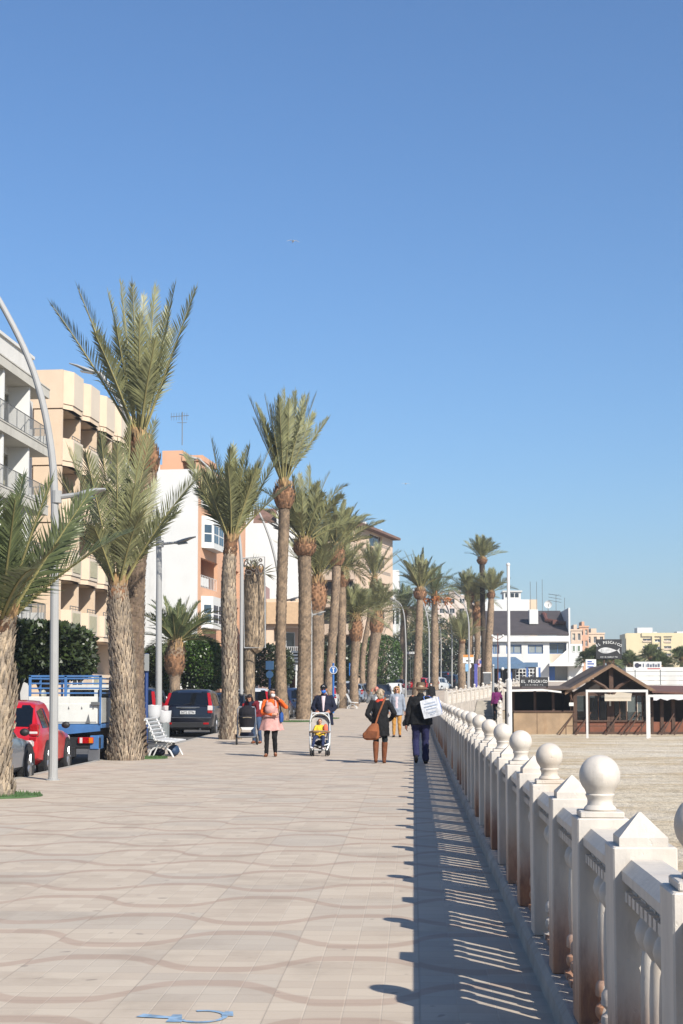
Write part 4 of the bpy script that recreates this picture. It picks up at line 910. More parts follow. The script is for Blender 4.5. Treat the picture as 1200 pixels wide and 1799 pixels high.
def window(par, x0,x1,z0,z1,y, fm=None, gm=None, mull=1, ft=.06, rail=False):
    mb=MB(); fm=fm or M_FRAMEW
    mb.box(x0,x1,y,y+.06,z0,z0+ft); mb.box(x0,x1,y,y+.06,z1-ft,z1); mb.box(x0,x0+ft,y,y+.06,z0+ft,z1-ft); mb.box(x1-ft,x1,y,y+.06,z0+ft,z1-ft)
    for k in range(mull):
        x=x0+(x1-x0)*(k+1)/(mull+1); mb.box(x-ft*.4,x+ft*.4,y+.003,y+.057,z0+ft,z1-ft)
    o=mb.build('window',fm,par)
    mb=MB(); mb.box(x0+ft,x1-ft,y+.035,y+.045,z0+ft,z1-ft); mb.build('pane',gm or M_GLASS,o)
    if rnd.random()<.5 and z1-z0>1.2 and gm is not M_GLASSB:
        mb=MB(); zz=z1-ft-(z1-z0-2*ft)*rnd.uniform(.25,.75); mb.box(x0+ft,x1-ft,y+.012,y+.03,zz,z1-ft); mb.build('blind',M_SHUT,o)
    return o
def railing(mb, a, b, z0, h, step=.13, r=.012):
    a=V(a); b=V(b); L=(b-a).length; n=max(1,int(L/step))
    mb.tube([a+V((0,0,z0+h)),b+V((0,0,z0+h))],.022,6); mb.tube([a+V((0,0,z0+.08)),b+V((0,0,z0+.08))],.016,6)
    for k in range(n+1):
        p=a+(b-a)*(k/n); mb.tube([p+V((0,0,z0+.0)),p+V((0,0,z0+h))],r if k%8 else .024,5)
def bldg(name,label,p0,p1,z=None,cat='building',group=None):
    p0=V(p0);p1=V(p1); rz=math.atan2(p1.y-p0.y,p1.x-p0.x); zz=(g(p0.y)-.15) if z is None else z
    return thing(name,label,cat,(p0.x,p0.y,zz),rz,group), (p1-p0).length, zz

# --- white balcony block on the left edge
r,L,z0=bldg('apartment_block','white apartment block with balcony slabs and grey railings on the far left edge',(-18.9,55,0),(-18.3,73,0))
mb=MB(); slabs=[z-z0 for z in (16.3,13.34,10.38,7.42,4.46)]; top=slabs[0]
ops=[]
for s in slabs[1:]:
    for u in (2,6,10,13.5): ops.append((u,u+1.7,s+.47,s+2.6))
wallgrid(mb,0,L+1.0,0,top+.05,1.15,1.45,ops); mb.box(0,L+1.0,1.46,12,0,top+.02)
mb.box(.0,L-1.2,.55,11,top+.45,top+1.75)
mb.box(.0,L-1.1,.45,11.1,top+1.75,top+1.9)
mb.build('wall',M_WHITE,r)
for s in slabs:
    mb=MB(); mb.box(0,L,0,1.148,s,s+.44); mb.box(-.02,L+.03,-.03,1.148,s+.44,s+.5)
    mb.build('balcony_slab',M_OFFW,r)
for s in slabs[1:]:
    for u in range(2,int(L),4): mb=MB(); mb.box(u+.95,u+1.15,.14,1.148,s+.5,s+2.955); mb.build('balcony_partition',M_WHITE2,r)
    mb=MB(); mb.box(L-.16,L-.04,.1,1.14,s+.5,s+1.05); mb.build('balcony_parapet',M_WHITE2,r)
    mb=MB()
    railing(mb,(0,.06,0),(L-.06,.06,0),s+.5,.95,.16); railing(mb,(L-.05,.06,0),(L-.05,1.1,0),s+.5,.95,.16)
    mb.build('balcony_railing',M_RAILG,r)
    for u in (2,6,10,13.5): window(r,u,u+1.7,s+.47,s+2.6,1.3,M_FRAMEW,M_GLASS)

# --- cream zigzag block
r,L,z0=bldg('apartment_block','cream apartment block with zigzag bays and shadowed loggias behind the left palms',(-18.55,76,0),(-17.5,92.2,0))
BP=3.2; nb=5; bots=[z-z0 for z in (16.35,13.35,10.35,7.35,4.35)]
def bayplan(off=0):
    pts=[]
    for k in range(nb):
        u=k*BP; pts+= [(u+.0,-.22-off),(u+.7,-.6-off),(u+2.45,-.6-off),(u+2.5,-.38-off),(u+BP-.001,-.38-off)]
    return pts
plan=bayplan()
def parapet(mb, z0_, z1_, off=0, mi=None, th=.2):
    p=[(u,v-off) for u,v in plan]
    for k,(a,b) in enumerate(zip(p,p[1:])):
        flat=(k%5==1)
        mb.mi=1 if flat else 0  # flat faces coloured greyer to imitate the sun only grazing them
        d=V((b[0]-a[0],b[1]-a[1],0)); 
        if d.length<.01: continue
        nrm=V((-d.y,d.x,0)).normalized()*th
        q=[V((a[0],a[1],z0_)),V((b[0],b[1],z0_)),V((b[0],b[1],z0_))+nrm,V((a[0],a[1],z0_))+nrm]
        mb.prism(q,(0,0,z1_-z0_))
mb=MB(); ops=[]
for s in bots[1:]:
    for k in range(nb): ops.append((k*BP+.5,k*BP+2.1,s+1.1,s+2.6))
wallgrid(mb,0,L,2.4,bots[0]+.1,1.3,1.6,ops); mb.box(0,L,1.61,12,0,bots[0]+.1)
for s in bots[1:]:
    for k in range(nb): mb.box(k*BP-.12,k*BP+.12,-.2,1.298,s+.2,s+2.99)
mb.box(-.02,L,-.25,1.3,0,2.38)
mb.build('wall',M_CREAM,r)
for i,s in enumerate(bots):
    mb=MB(); h=2.1 if i==0 else 1.5
    parapet(mb,s+.32,s+h); mb.mi=0
    parapet(mb,s+.05,s+.318,-.06,th=.3)
    for k in range(nb): mb.mi=0; mb.prism([(k*BP+.06,-.2,s+.05),(k*BP+.76,-.55,s+.05),(k*BP+2.34,-.55,s+.05),(k*BP+2.4,-.34,s+.05),(k*BP+BP-.02,-.34,s+.05),(k*BP+BP-.02,1.298,s+.05),(k*BP+.06,1.298,s+.05)],(0,0,.2))
    mb.mi=0; mb.box(-.15,.0,-.24,12,s+.06,s+h-.01)
    mb.build('bay_parapet',[M_CREAM,M_CREAM2],r)
    if i:
        for k in range(nb):
            mb=MB(); mb.box(k*BP+.9,k*BP+2.2,-.635,-.61,s+.5,s+1.36); mb.build('balcony_panel',M_SHUT,r)
            mb=MB(); railing(mb,(k*BP+.8,-.5,0),(k*BP+2.3,-.5,0),s+1.5,.22,.4); mb.build('balcony_railing',M_RAILG,r)
            window(r,k*BP+.5,k*BP+2.1,s+1.1,s+2.6,1.45,M_FRAMEW,M_GLASS)
for k,i in ((2,0),(3,4)):
    mb=MB(); s=bots[i]; u=k*BP
    mb.prism([(u+.3,-.3,s-.1),(u+2.5,-.3,s-.1),(u+2.5,-1.7,s-.95),(u+.3,-1.7,s-.95)],(0,0,.05)); mb.build('awning',M_AWN,r)
for u in (2,6,10,13):
    window(r,u,u+2.0,.1,2.3,-.31,M_FRAMEW,M_GLASS)
# --- white end wall and coral facade
Yc=108; c=at(347,1000,Yc); e=at(431,1000,125)
r,L,z0=bldg('apartment_building','coral apartment building with blank white end wall and enclosed white bay windows',(c.x,Yc,0),(e.x,125,0))
H=18.0-z0
mb=MB(); w=14
# blank wall faces the viewer: local -x side
mb.box(-.25,0,-.02,3.2,0,H); mb.box(-.25,0,3.2,w,0,H+1.9); mb.box(-.25,.0,2.9,3.2,H,H+.5)
for v in (.9,4.3): 
    mb.box(-.29,-.252,v,v+2.6,5.9,5.96); mb.box(-.29,-.252,v,v+.05,0,5.9)
mb.build('end_wall',M_WHITE2,r)
ops=[]; fl=[H-17.8+3.0*k for k in range(6)]
for k,f in enumerate(fl):
    if k in (0,1,3,5): ops.append((1.0,6.6,f+.15,f+2.35)); ops.append((8.5,14.5,f+.15,f+2.35))
    elif k in(2,4): ops.append((8.5,14.5,f+.9,f+2.35))
mb=MB(); wallgrid(mb,0,L,0,H,0,.3,ops); mb.box(.0,L,1.6,w,0,H-.02)
for f in fl: mb.box(.01,L,.3,1.6,f-.05,f+.13)
mb.box(.6,5,1.35,2.9,H,H+1.55); mb.box(5,L,.9,w,H,H+1.2); mb.box(.5,5.2,-.2,1.349,H+.75,H+1.15)
for u in(.8,4.6): mb.box(u,u+.2,.05,.25,H,H+.75)
mb.box(.2,L,.02,.25,H,H+.55)
mb.build('wall',M_CORAL,r)
for k,f in enumerate(fl):
    if k in (1,3,5,0):
        mb=MB(); 
        if k==5 or k==0: railing(mb,(1.0,.1,0),(6.6,.1,0),f+.13,.95,.12,.02)
        else:
            railing(mb,(1.0,.1,0),(6.6,.1,0),f+.13,.95,.5,.02)
            mb.box(1.1,4.0,.12,.14,f+.3,f+.95)
        mb.build('balcony_railing',M_FRAMEW,r)
        for u in (1.6,4.1): window(r,u,u+1.8,f+.13,f+2.2,1.53,M_FRAMEW,M_GLASS)
    else:
        mb=MB(); mb.prism([(1.2,0,f+.1),(1.9,-.75,f+.1),(5.4,-.75,f+.1),(6.2,0,f+.1)],(0,0,2.4)); b=mb.build('bay_window',M_FRAMEW,r)
        for a in (2.15,3.85):
            for zz in (f+.55,f+1.25):
                for aa in (0,.72):
                    mb=MB(); mb.box(a+aa,a+aa+.62,-.765,-.752,zz,zz+.6); mb.build('pane',M_GLASSB,b)
        mb=MB()
        for zz in (f+.55,f+1.25): mb.prism([(1.36,-.19,zz),(1.78,-.64,zz),(1.775,-.645,zz),(1.355,-.195,zz)],(0,0,.6))
        mb.build('pane',M_GLASSB,b)
mb=MB(); mb.box(1.0,6.6,-1.1,-.01,fl[0]+2.5,fl[0]+2.6); mb.build('awning',M_AWN,r)
def antenna(label, px, pyb, pyt, Y, group='roof aerials'):
    b=at(px,pyb,Y); t=at(px,pyt,Y); h=t.z-b.z
    r=thing('aerial',label,'antenna',b,group=group); mb=MB(); mb.tube([(0,0,0),(0,0,h)],.035,6); mb.build('mast',M_RAILG,r)
    mb=MB()
    mb.tube([(-.9,0,h*.86),(.5,0,h*.9)],.025,5)
    for k in range(7): x=-.85+.2*k; mb.tube([(x,-.02,h*.86-.28),(x,.02,h*.86+.32)],.014,4)
    mb.tube([(-.4,0,h*.68),(.35,0,h*.68)],.02,5); mb.build('yagi',M_RAILG,r)
antenna('roof aerial on the coral building',320,782,724,112)
# --- bright white wall building with brown tiled parapet
a=at(424,1000,130); b=at(526,1000,130)
r=thing('apartment_building','plain bright white building end with brown tiled parapet behind the slim palm','building',(a.x,130,g(130)-.15))
W_=b.x-a.x; Hh=16.5-(g(130)-.15); mb=MB(); mb.box(0,W_,0,14,0,Hh); mb.box(.3,1.0,.2,1,Hh,Hh+1.3); mb.box(3.1,3.4,.2,1,Hh,Hh+1.2); mb.build('wall',M_WHITE2,r)
mb=MB(); mb.prism([(.9,.4,Hh+.0),(3.2,.4,Hh),(3.2,2.6,Hh+1.5),(.9,2.6,Hh+1.5)],(0,.01,.12)); mb.box(3.4,W_,3,13,Hh,Hh+1.0); mb.build('roof',M_TILE,r)
mb=MB(); mb.box(-2.2,-.02,1.0,12,0,Hh-1.6); mb.build('side_wall',M_PEACH,r)
# --- low cream house in front
a=at(468,1000,116); r=thing('house','low cream and ochre house with small balcony beside the decorated trunk','building',(a.x,116,g(116)-.15))
mb=MB(); wallgrid(mb,0,3.0,0,8.2,0,.3,[(.6,2.6,3.4,5.9)]); mb.box(0,3,.9,8,0,8.18); mb.build('wall',M_PEACH,r)
mb=MB(); mb.box(.05,2.95,-.5,.0,6.2,7.9); mb.build('awning',mat('ochre_awning',(210,178,142),.9,.08),r)
mb=MB(); railing(mb,(.6,.05,0),(2.6,.05,0),3.4,1,.15,.02); mb.build('balcony_railing',M_FRAMEW,r)
window(r,.8,2.2,3.4,5.6,.85)
mb=MB(); mb.box(-.55,-.02,-.4,3,0,9.2); mb.build('pillar',mat('mauve_render',(178,146,140),.9,.08),r)
# --- white cafe pavilion
a=at(487,1000,92); b=at(532,1000,92); z=g(92)-.13
r=thing('cafe_pavilion','white framed cafe pavilion with slatted roof and dark panes behind the tall palms','pavilion',(a.x,92,z)); W_=b.x-a.x
mb=MB()
for x in (0,.42*W_,.72*W_,W_-.08): mb.box(x,x+.12,0,.12,0,2.9)
mb.box(-.1,W_+.1,-.05,.2,2.5,2.9); mb.box(0,W_,0,.1,0,.5); mb.build('frame',M_FRAMEW,r)
mb=MB()
for k in range(4): mb.box(-.1,W_+.1,-.2,4,3.0+.2*k,3.12+.2*k)
mb.box(0,W_,.3,4,2.9,3.0); mb.build('roof',M_WHITE2,r)
mb=MB(); mb.box(.12,W_-.08,.05,.07,.5,2.5); mb.build('pane',glassy('brown_glass',(58,40,34)),r)
mb=MB(); mb.prism([(-.1,0,0),(.08,0,0),(.3,0,3.3),(.12,0,3.3)],(0,.12,0)); mb.build('brace',M_FRAMEW,r)
# --- peach apartments
p0=at(634,1000,164); p1=at(690,1000,178); 
r,L,z0=bldg('apartment_building','peach apartment block with deep balconies and brown sloping eave above the clipped tree',(p0.x,164,0),(p1.x,178,0)); H=(1216-926)*164/F+EYE-z0
mb=MB(); fl=[H-17.9+3.05*k for k in range(6)]; ops=[]
for f in fl: ops.append((3.5,9.5,f+.9,f+2.5))
wallgrid(mb,0,L,0,H,0,.3,ops); mb.box(0.3,L,1.6,6,0,H-.01)
ops2=[(.4,4.0,f+1.05,f+2.75) for f in fl]
M=Matrix.Rotation(PI/2,4,'Z'); mb.M=M
wallgrid(mb,.3,6.0,0,H,-.0,.35,[]); mb.M=None
mb.build('wall',M_PEACH,r)
mb=MB()
for f in fl:
    mb.box(-1.2,-.36,.4,5.4,f+.0,f+1.05); mb.box(-1.2,.0,.4,5.4,f-.14,f-.004)
    mb.box(3.5,9.5,-1.0,-.01,f-.1,f+.9)
for k in (0.4,5.3): mb.box(-1.15,-.9,k,k+.15,0,H-.4)
mb.build('balcony',M_PEACH,r)
for f in fl:
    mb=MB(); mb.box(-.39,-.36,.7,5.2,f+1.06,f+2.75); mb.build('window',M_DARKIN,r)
    mb=MB(); railing(mb,(3.5,-.95,0),(9.5,-.95,0),f+.9,.35,.3,.02); mb.build('balcony_railing',M_RAILG,r)
    window(r,4.5,8.5,f+.9,f+2.5,.2)
mb=MB(); mb.box(-1.5,L+.4,-.9,6.5,H,H+.28); mb.prism([(-1.2,-.6,H+.29),(L+.2,-.6,H+.29),(L+.2,3,H+1.2),(-1.2,3,H+1.2)],(0,.0,.1)); mb.build('roof',M_TILE,r)
mb=MB(); mb.box(L*.25,L*.3,.5,1.1,H+.3,H+1.1); mb.box(L*.75,L*.8,.5,1.1,H+.3,H+1.0); mb.build('chimney',M_WHITE,r)
# --- white and pale blue block
a=at(655,1000,196); b=at(703,1000,205); 
r,L,z0=bldg('apartment_building','tall white and pale blue block with slit windows right of the peach apartments',(a.x,196,0),(b.x,196,0)); H=(1216-1022)*196/F+EYE-z0
mb=MB(); mb.box(0,L,0,10,0,H); mb.box(L*.3,L*.98,.5,9,H,H+1.6); mb.build('wall',M_WHITE2,r)
mb=MB(); mb.box(.2,L*.62,-.3,-.01,H-5.4,H-3.9); mb.box(.2,L*.62,-.3,-.01,H-9.4,H-7.6); mb.build('band',M_PEACH,r)
for zz in (H-11.8,H-8.9,H-5.6): 
    for k in range(3): window(r,L*.70+.62*k,L*.70+.62*k+.36,zz,zz+1.8,-.062,M_RAILG,M_GLASS,0,.03)
for zz in (H-7.2,H-3.4): window(r,L*.25,L*.55,zz,zz+1.6,-.07,M_FRAMEW,M_GLASSB)
# --- low white gate house
a=at(680,1000,150); z=g(150); r=thing('gate_house','low white outbuilding with barred gate left of the far lamps','building',(a.x,150,z))
mb=MB(); mb.box(0,1.6,0,3,0,3.6); mb.box(-.1,3.4,-.1,3.1,3.4,3.62); mb.box(3.1,3.3,0,3,0,3.4); mb.build('wall',M_WHITE2,r)
mb=MB(); railing(mb,(1.65,.1,0),(3.05,.1,0),.1,3.1,.2,.03); mb.build('gate',M_RAILG,r)
# --- far houses
def house(label,x0,x1,yt,yb,Y,m,floors,cols,group='distant houses',wm=None,dep=8,roof=None):
    a=at(x0,yb,Y); b=at(x1,yt,Y); r=thing('house',label,'building',(a.x,Y,a.z-3),group=group); w=b.x-a.x; h=b.z-a.z+3
    ops=[]
    fh=(b.z-a.z)/floors
    for i in range(floors):
        for j in range(cols):
            cw=w/cols; ops.append((cw*j+cw*.24,cw*j+cw*.76,3+fh*i+fh*.3,3+fh*i+fh*.8))
    mb=MB(); wallgrid(mb,0,w,0,h,0,.4,ops); mb.box(0,w,.9,dep,0,h-.02); mb.box(w*.3,w*.6,1,dep-1,h,h+1.4); mb.box(-.15,w+.15,-.15,.42,h,h+.35); mb.build('wall',m,r)
    for o in ops: window(r,o[0],o[1],o[2],o[3],.25,wm or M_FRAMEW,M_GLASS,1,.08)
    if roof:
        mb=MB(); mb.prism([(-.4,-.4,h+.36),(w+.4,-.4,h+.36),(w+.4,dep,h+2.4),(-.4,dep,h+2.4)],(0,0,.15)); mb.build('roof',roof,r)
    return r
house('pale pink distant house between the far palms',768,838,1048,1100,300,M_PINKW,3,4)
house('cream distant house with tiled roof between far palms',705,735,1085,1190,270,M_CREAM,3,2,roof=M_TILE)
house('distant white terrace left of the far lamps',735,768,1075,1190,290,M_WHITE,3,3)
house('distant peach flats low behind the lamps',776,812,1100,1190,280,M_PEACH,3,3)
house('distant off white house behind the dark tree mass',800,836,1120,1190,260,M_WHITE,2,3)
house('distant salmon house on the hillside right of the dark roof',1004,1022,1108,1180,330,M_PEACH,3,2)
house('distant coral house with stepped top right of the dark roof',1019,1034,1102,1180,350,M_CORAL,4,2)
house('distant cream house nearest the fish sign',1030,1062,1114,1180,360,M_CREAM,3,3)
# --- white building with dark roof on the right
Y=185; k=Y/F
def X_(px): return at(px,1216,Y).x
def Z_(py): return (1216-py)*k+EYE
x0=X_(822); zb=Z_(1200)
r=thing('seafront_building','long white two storey building with steep dark roof, blue window frames and chimney','building',(x0,Y,zb))
def lx(px): return X_(px)-x0
def lz(py): return Z_(py)-zb
ops=[(lx(866),lx(878),lz(1149),lz(1133)),(lx(890),lx(917),lz(1149),lz(1133)),(lx(928),lx(955),lz(1149),lz(1133)),(lx(842),lx(857),lz(1149),lz(1133)),
     (lx(966),lx(996),lz(1165),lz(1130)),(lx(965),lx(998),lz(1196),lz(1171))]
mb=MB(); wallgrid(mb,0,lx(1000),0,lz(1118),0,.4,ops); mb.box(0,lx(1000),1.8,14,0,lz(1120)); mb.box(lx(1000),lx(1003),-.1,15,0,lz(1069))
mb.prism([(lx(1003),0,lz(1200)),(lx(1024),0,lz(1200)),(lx(1024),0,lz(1132)),(lx(1003),0,lz(1132))],(0,8,0))
mb.box(lx(964),lx(1024),-1.4,.0,lz(1171),lz(1166)); mb.prism([(lx(970),-.2,lz(1166)),(lx(999),-.2,lz(1166)),(lx(999),-.2,lz(1140))],(0,.19,0))
mb.box(lx(820),lx(1000),-.5,.0,lz(1128),lz(1117.5)); mb.box(lx(935),lx(950.5),3.2,4.8,lz(1095),lz(1069)); mb.build('wall',M_WHITE2,r)
mb=MB(); mb.prism([(lx(820),-.6,lz(1117)),(lx(999.8),-.6,lz(1117)),(lx(999.8),10,lz(1069)),(lx(820),10,lz(1069))],(0,.0,.2)); mb.build('roof',M_DARKROOF,r)
mb=MB(); mb.tube([(lx(966),7.5,lz(1074)),(lx(967),4.4,lz(1088)),(lx(980),3.4,lz(1091)),(lx(1000),3.2,lz(1094))],.28,8); mb.box(lx(976),lx(985),2.6,4.0,lz(1096),lz(1088)); mb.tube([(lx(966),7.3,lz(1076)),(lx(966),7.3,lz(1073))],.4,8); mb.build('flue',mat('rust_flue',(112,66,52),.7,.2),r)
for o in ops[:4]: window(r,o[0],o[1],o[2],o[3],.15,M_FRAMEB,glassy('curtained_glass',(150,158,160),.15),1,.13)
o=ops[4]; window(r,o[0],o[1],lz(1149),o[3],.5,M_FRAMEB,M_GLASSB,1,.1)
mb=MB(); mb.box(o[0],o[1],.42,.5,o[2],lz(1149)); mb.build('balcony_front',M_CREAM2,r)
mb=MB(); mb.box(lx(965),lx(976),.5,.6,lz(1196),lz(1171)); mb.build('door',mat('blue_door',(40,96,170),.5,.06),r)
mb=MB(); mb.prism([(lx(842),-5,lz(1170)),(lx(918),-5,lz(1170)),(lx(905),-1,lz(1157)),(lx(852),-1,lz(1157))],(0,0,.15)); mb.box(lx(842),lx(918),-5.1,-5,lz(1176),lz(1169)); mb.box(lx(918),lx(942),-3,-2.9,lz(1173),lz(1165)); mb.build('awning',mat('blue_awning',(92,122,152),.8,.1,2),r)
for px in (852,872,892,920,941): mb=MB(); mb.box(lx(px),lx(px)+.25,-4.6,-4.4,0,lz(1174)); mb.build('awning_post',mat('blue_post',(46,92,158),.6,.05),r)
mb=MB()
for j in range(8): mb.box(lx(902)+.42*j,lx(902)+.42*j+.1,-3.6,-3.5,lz(1196),lz(1176))
for j in range(4): mb.box(lx(902),lx(935),-3.62,-3.5,lz(1194)+.4*j,lz(1194)+.4*j+.09)
mb.build('lattice_screen',M_WHITE2,r)
mb=MB(); mb.box(lx(846),lx(940),-1.9,-1.8,.1,lz(1172)); mb.build('shopfront',M_DARKIN,r)
window(r,lx(1006),lx(1012),lz(1146),lz(1134),-.07,M_FRAMEW,mat('green_glass',(110,130,104),.2,.1),0,.1)
window(r,lx(1014.5),lx(1021),lz(1146),lz(1134),-.07,M_FRAMEW,mat('green_glass',(110,130,104),.2,.1),0,.1)
Y2=215
a=at(845,1090,Y2); b=at(944,1053,Y2); r=thing('building','flat topped white building with roof box rising behind the dark roof','building',(a.x,Y2,a.z-8))
w=b.x-a.x; h=b.z-a.z+8; mb=MB(); mb.box(0,w*.86,0,9,0,h); mb.build('wall',M_WHITE2,r)
mb=MB(); mb.box(w*.865,w,.3,7,0,h); mb.build('side_block',M_CREAM,r)
c=at(886,1053,Y2).x-a.x; d_=at(916,1053,Y2).x-a.x; mb=MB(); mb.box(c,d_,1,6,h,h+1.15); mb.box(c-.2,d_+.2,.8,6.2,h+1.15,h+1.35); mb.build('roof_box',M_WHITE,r)
for px in (892,901,909):
    x=at(px,1053,Y2).x-a.x; mb=MB(); mb.box(x-.25,x+.25,.94,.998,h+.4,h+.95); mb.build('vent',M_GLASS,r)
for px,pb,pt,lab in ((932,1068,1022,'thin whip aerial left on the white roof'),(943,1068,1022,'reddish thin aerial on the white roof'),(953,1068,1018,'tallest thin aerial above the dark roof'),(977,1068,1046,'crowded aerial beside the dish above the dark roof'),(992,1069,1050,'short stub aerial at the end of the dark roof')):
    b_=at(px,pb,197); t_=at(px,pt,197); r=thing('aerial',lab,'antenna',b_,group='aerials over the dark roof'); h=t_.z-b_.z
    mb=MB(); mb.tube([(0,0,-1.5),(0,0,h)],.032,5)
    if px==977:
        for q in(.5,.75,1.): mb.tube([(-1,0,h*q+.2),(.7,0,h*q-.1)],.028,4)
        for q in range(6): mb.tube([(-.9+.25*q,-.3,h+.1),(-.9+.25*q,.3,h+.15)],.03,4)
    mb.build('mast',M_RAILG,r)
b_=at(963,1062,197); r=thing('satellite_dish','white satellite dish above the ridge of the dark roof','satellite dish',b_)
mb=MB(); mb.lathe([(.05,.12),(.35,.06),(.5,-.06),(.52,-.06),(.36,.03),(.05,.09)],14,axis='y'); mb.build('reflector',M_WHITE2,r)
mb=MB(); mb.tube([(0,0,-1),(0,.1,0)],.05,5); mb.tube([(0,-.05,-.4),(0,-.5,0)],.03,5); mb.build('mount',M_RAILG,r)
# --- yellow block
Y=520; a=at(1101,1200,Y); b=at(1226,1112,Y); r=thing('apartment_block','big yellow apartment block far away on the right skyline','building',(a.x,Y,a.z-10)); w=b.x-a.x; h=b.z-a.z+10
def yx(px): return at(px,1112,Y).x-a.x
def yz(py): return at(1101,py,Y).z-a.z+10
ops=[]; rows=(1122,1135,1148,1161)
for py in rows:
    ops+= [(yx(1129),yx(1144),yz(py+6),yz(py)),(yx(1166),yx(1179),yz(py+7),yz(py)),(yx(1150),yx(1160),yz(py+6),yz(py+1)),(yx(1205),yx(1218),yz(py+7),yz(py))]
mb=MB(); wallgrid(mb,0,w,0,h,0,.6,ops); mb.box(0,w,2.5,16,0,h-.1); mb.box(yx(1127),yx(1181),-.5,-.02,yz(1118),yz(1112)); mb.box(yx(1145),yx(1149),-.6,0,0,yz(1118)); mb.box(yx(1161),yx(1165),-.6,0,0,yz(1118)); mb.build('wall',M_YELLOW,r)
mb=MB(); mb.box(yx(1122),yx(1149),3,10,h,yz(1102)); mb.build('roof_box',M_WHITE2,r); mb=MB(); mb.box(yx(1192),yx(1205),3,9,h,yz(1109)); mb.box(yx(1150),yx(1157),3,7,h,yz(1109.5)); mb.build('roof_box',M_WHITE2,r)
for o in ops:
    window(r,o[0],o[1],o[2],o[3],.45,M_FRAMEW,M_GLASS,1,.2)
for o in ops[1::4]+ops[0::4]:
    mb=MB(); mb.box(o[0],o[1],-.3,-.1,o[2],o[2]+(o[3]-o[2])*.42); mb.build('balcony_front',M_CREAM,r)
# --- white pavilion roofs and banner behind the beach bar
Y=120; a=at(1100,1210,Y); b=at(1240,1172,Y); r=thing('pavilion','long white slatted pavilion behind the beach bar roof on the right','pavilion',(a.x,Y,-.4)); w=b.x-a.x
mb=MB(); h=b.z+.4
for i in range(5): mb.box(0,w,-.03*i,.2,h-.36*(i+1)+.03,h-.36*i)
mb.box(0,w,.21,5,h-.5,h-.1); mb.build('slat_screen',M_WHITE2,r)
mb=MB(); mb.box(0,w,.3,.4,0,h-1.9); mb.build('wall',M_CREAM2,r)
for q in range(4): window(r,.8+1.6*q,2.0+1.6*q,h-2.9,h-2.1,.24,M_FRAMEW,M_GLASS)
a=at(1113,1177,118); b=at(1162,1162.5,118); r=thing('banner','white banner with dark round emblem and blurred lettering above the pavilion','banner',(a.x,118,a.z)); w=b.x-a.x;h=b.z-a.z
mb=MB(); mb.bbox(0,w,0,.06,0,h,.01); mb.build('panel',M_WHITE2,r)
mb=MB(); mb.lathe([(.0001,-.006),(.2,-.006),(.2,-.001),(.0001,-.001)],16,(w*.13,0,h*.55),'y'); mb.box(w*.2,w*.28,-.006,-.001,h*.4,h*.72); mb.build('emblem',mat('ink_navy',(48,50,72),.6,.05),r)
mb=MB()
for q,(u,v) in enumerate(((.33,.38),(.44,.47),(.49,.56),(.58,.66),(.68,.75),(.77,.84),(.86,.94))): mb.box(w*u,w*v,-.006,-.001,h*.34,h*(.68 if q%2 else .78))
mb.build('lettering',mat('ink_slate',(96,104,122),.6,.05),r)
mb=MB(); mb.box(w*.5,w*.96,-.006,-.001,h*.1,h*.22); mb.build('red_line',mat('ink_red',(190,80,80),.6,.05),r)
for u in (.05,.95): mb=MB(); mb.box(w*u,w*u+.06,.07,.13,-1.2,h); mb.build('post',M_RAILG,r)
# ------------------------------------------------------------------ beach bar
M_WOOD=mat('dark_stained_wood',(84,58,42),.75,.22,3,bump=.3,bscale=20)
M_WOODE=mat('weathered_barge_board',(136,108,84),.8,.2,3)
M_PLY=mat('plywood',(170,144,114),.8,.16,1.2,stain=((150,114,80),1.5,.6))
M_TERRA=mat('terracotta_panel',(134,82,60),.85,.15,1.5)
M_BARROOF=mat('bar_roof_felt',(98,82,70),.9,.2,1)
def font_mesh(txt, size, depth=.01):
    cu=bpy.data.curves.new('t','FONT'); cu.body=txt; cu.size=size; cu.extrude=depth/2; cu.offset=size*.018; cu.align_x='CENTER'; cu.resolution_u=4
    o=bpy.data.objects.new('t',cu); COL.objects.link(o)
    me=bpy.data.meshes.new_from_object(o.evaluated_get(bpy.context.evaluated_depsgraph_get()))
    bpy.data.objects.remove(o); bpy.data.curves.remove(cu); return me
def letters(name, parent, txt, size, cx, cz, y, m, arc=0, sp=.66, jit=.08, squash=.8):
    """hand-lettered line facing -y; each letter set a little differently"""
    mb=MB(); n=len(txt)
    for i,ch in enumerate(txt):
        if ch==' ': continue
        me=font_mesh(ch,size*rnd.uniform(.94,1.08)); x=(i-(n-1)/2)*size*sp
        z=cz-arc*(x/(n*size*sp/2))**2+rnd.uniform(-jit,jit)*size*.4
        rot=-arc*2*x/((n*size*sp/2)**2)*.8*-1+rnd.uniform(-jit,jit)
        rot=-math.atan(arc*2*x/((n*size*sp/2)**2))+rnd.uniform(-jit,jit)*.6
        M=Matrix.Translation((cx+x,y,z)) @ Matrix.Rotation(-rot,4,'Y') @ Matrix.Rotation(PI/2,4,'X') @ Matrix.Diagonal((squash,1,1,1))
        o=len(mb.v); mb.v+=[tuple(M@v.co) for v in me.vertices]
        for p in me.polygons: mb.f.append([q+o for q in p.vertices]); mb.m.append(0)
        bpy.data.meshes.remove(me)
    return mb.build(name,m,parent)
YB=72.0; KB=YB/F; ZB=-.47
def bx(px): return at(px,1216,YB).x
x0=bx(1008); x1=bx(1142); xm=bx(1072)
r=thing('beach_bar','dark timber beach bar with gabled front, glazed walls and low plywood side','beach bar',(xm,YB,ZB))
def L_(px): return bx(px)-xm
def Z(py): return (1216-py)*KB+EYE-ZB
za=Z(1168); ze=Z(1215); hl,hr=L_(990),L_(1150)
mb=MB()
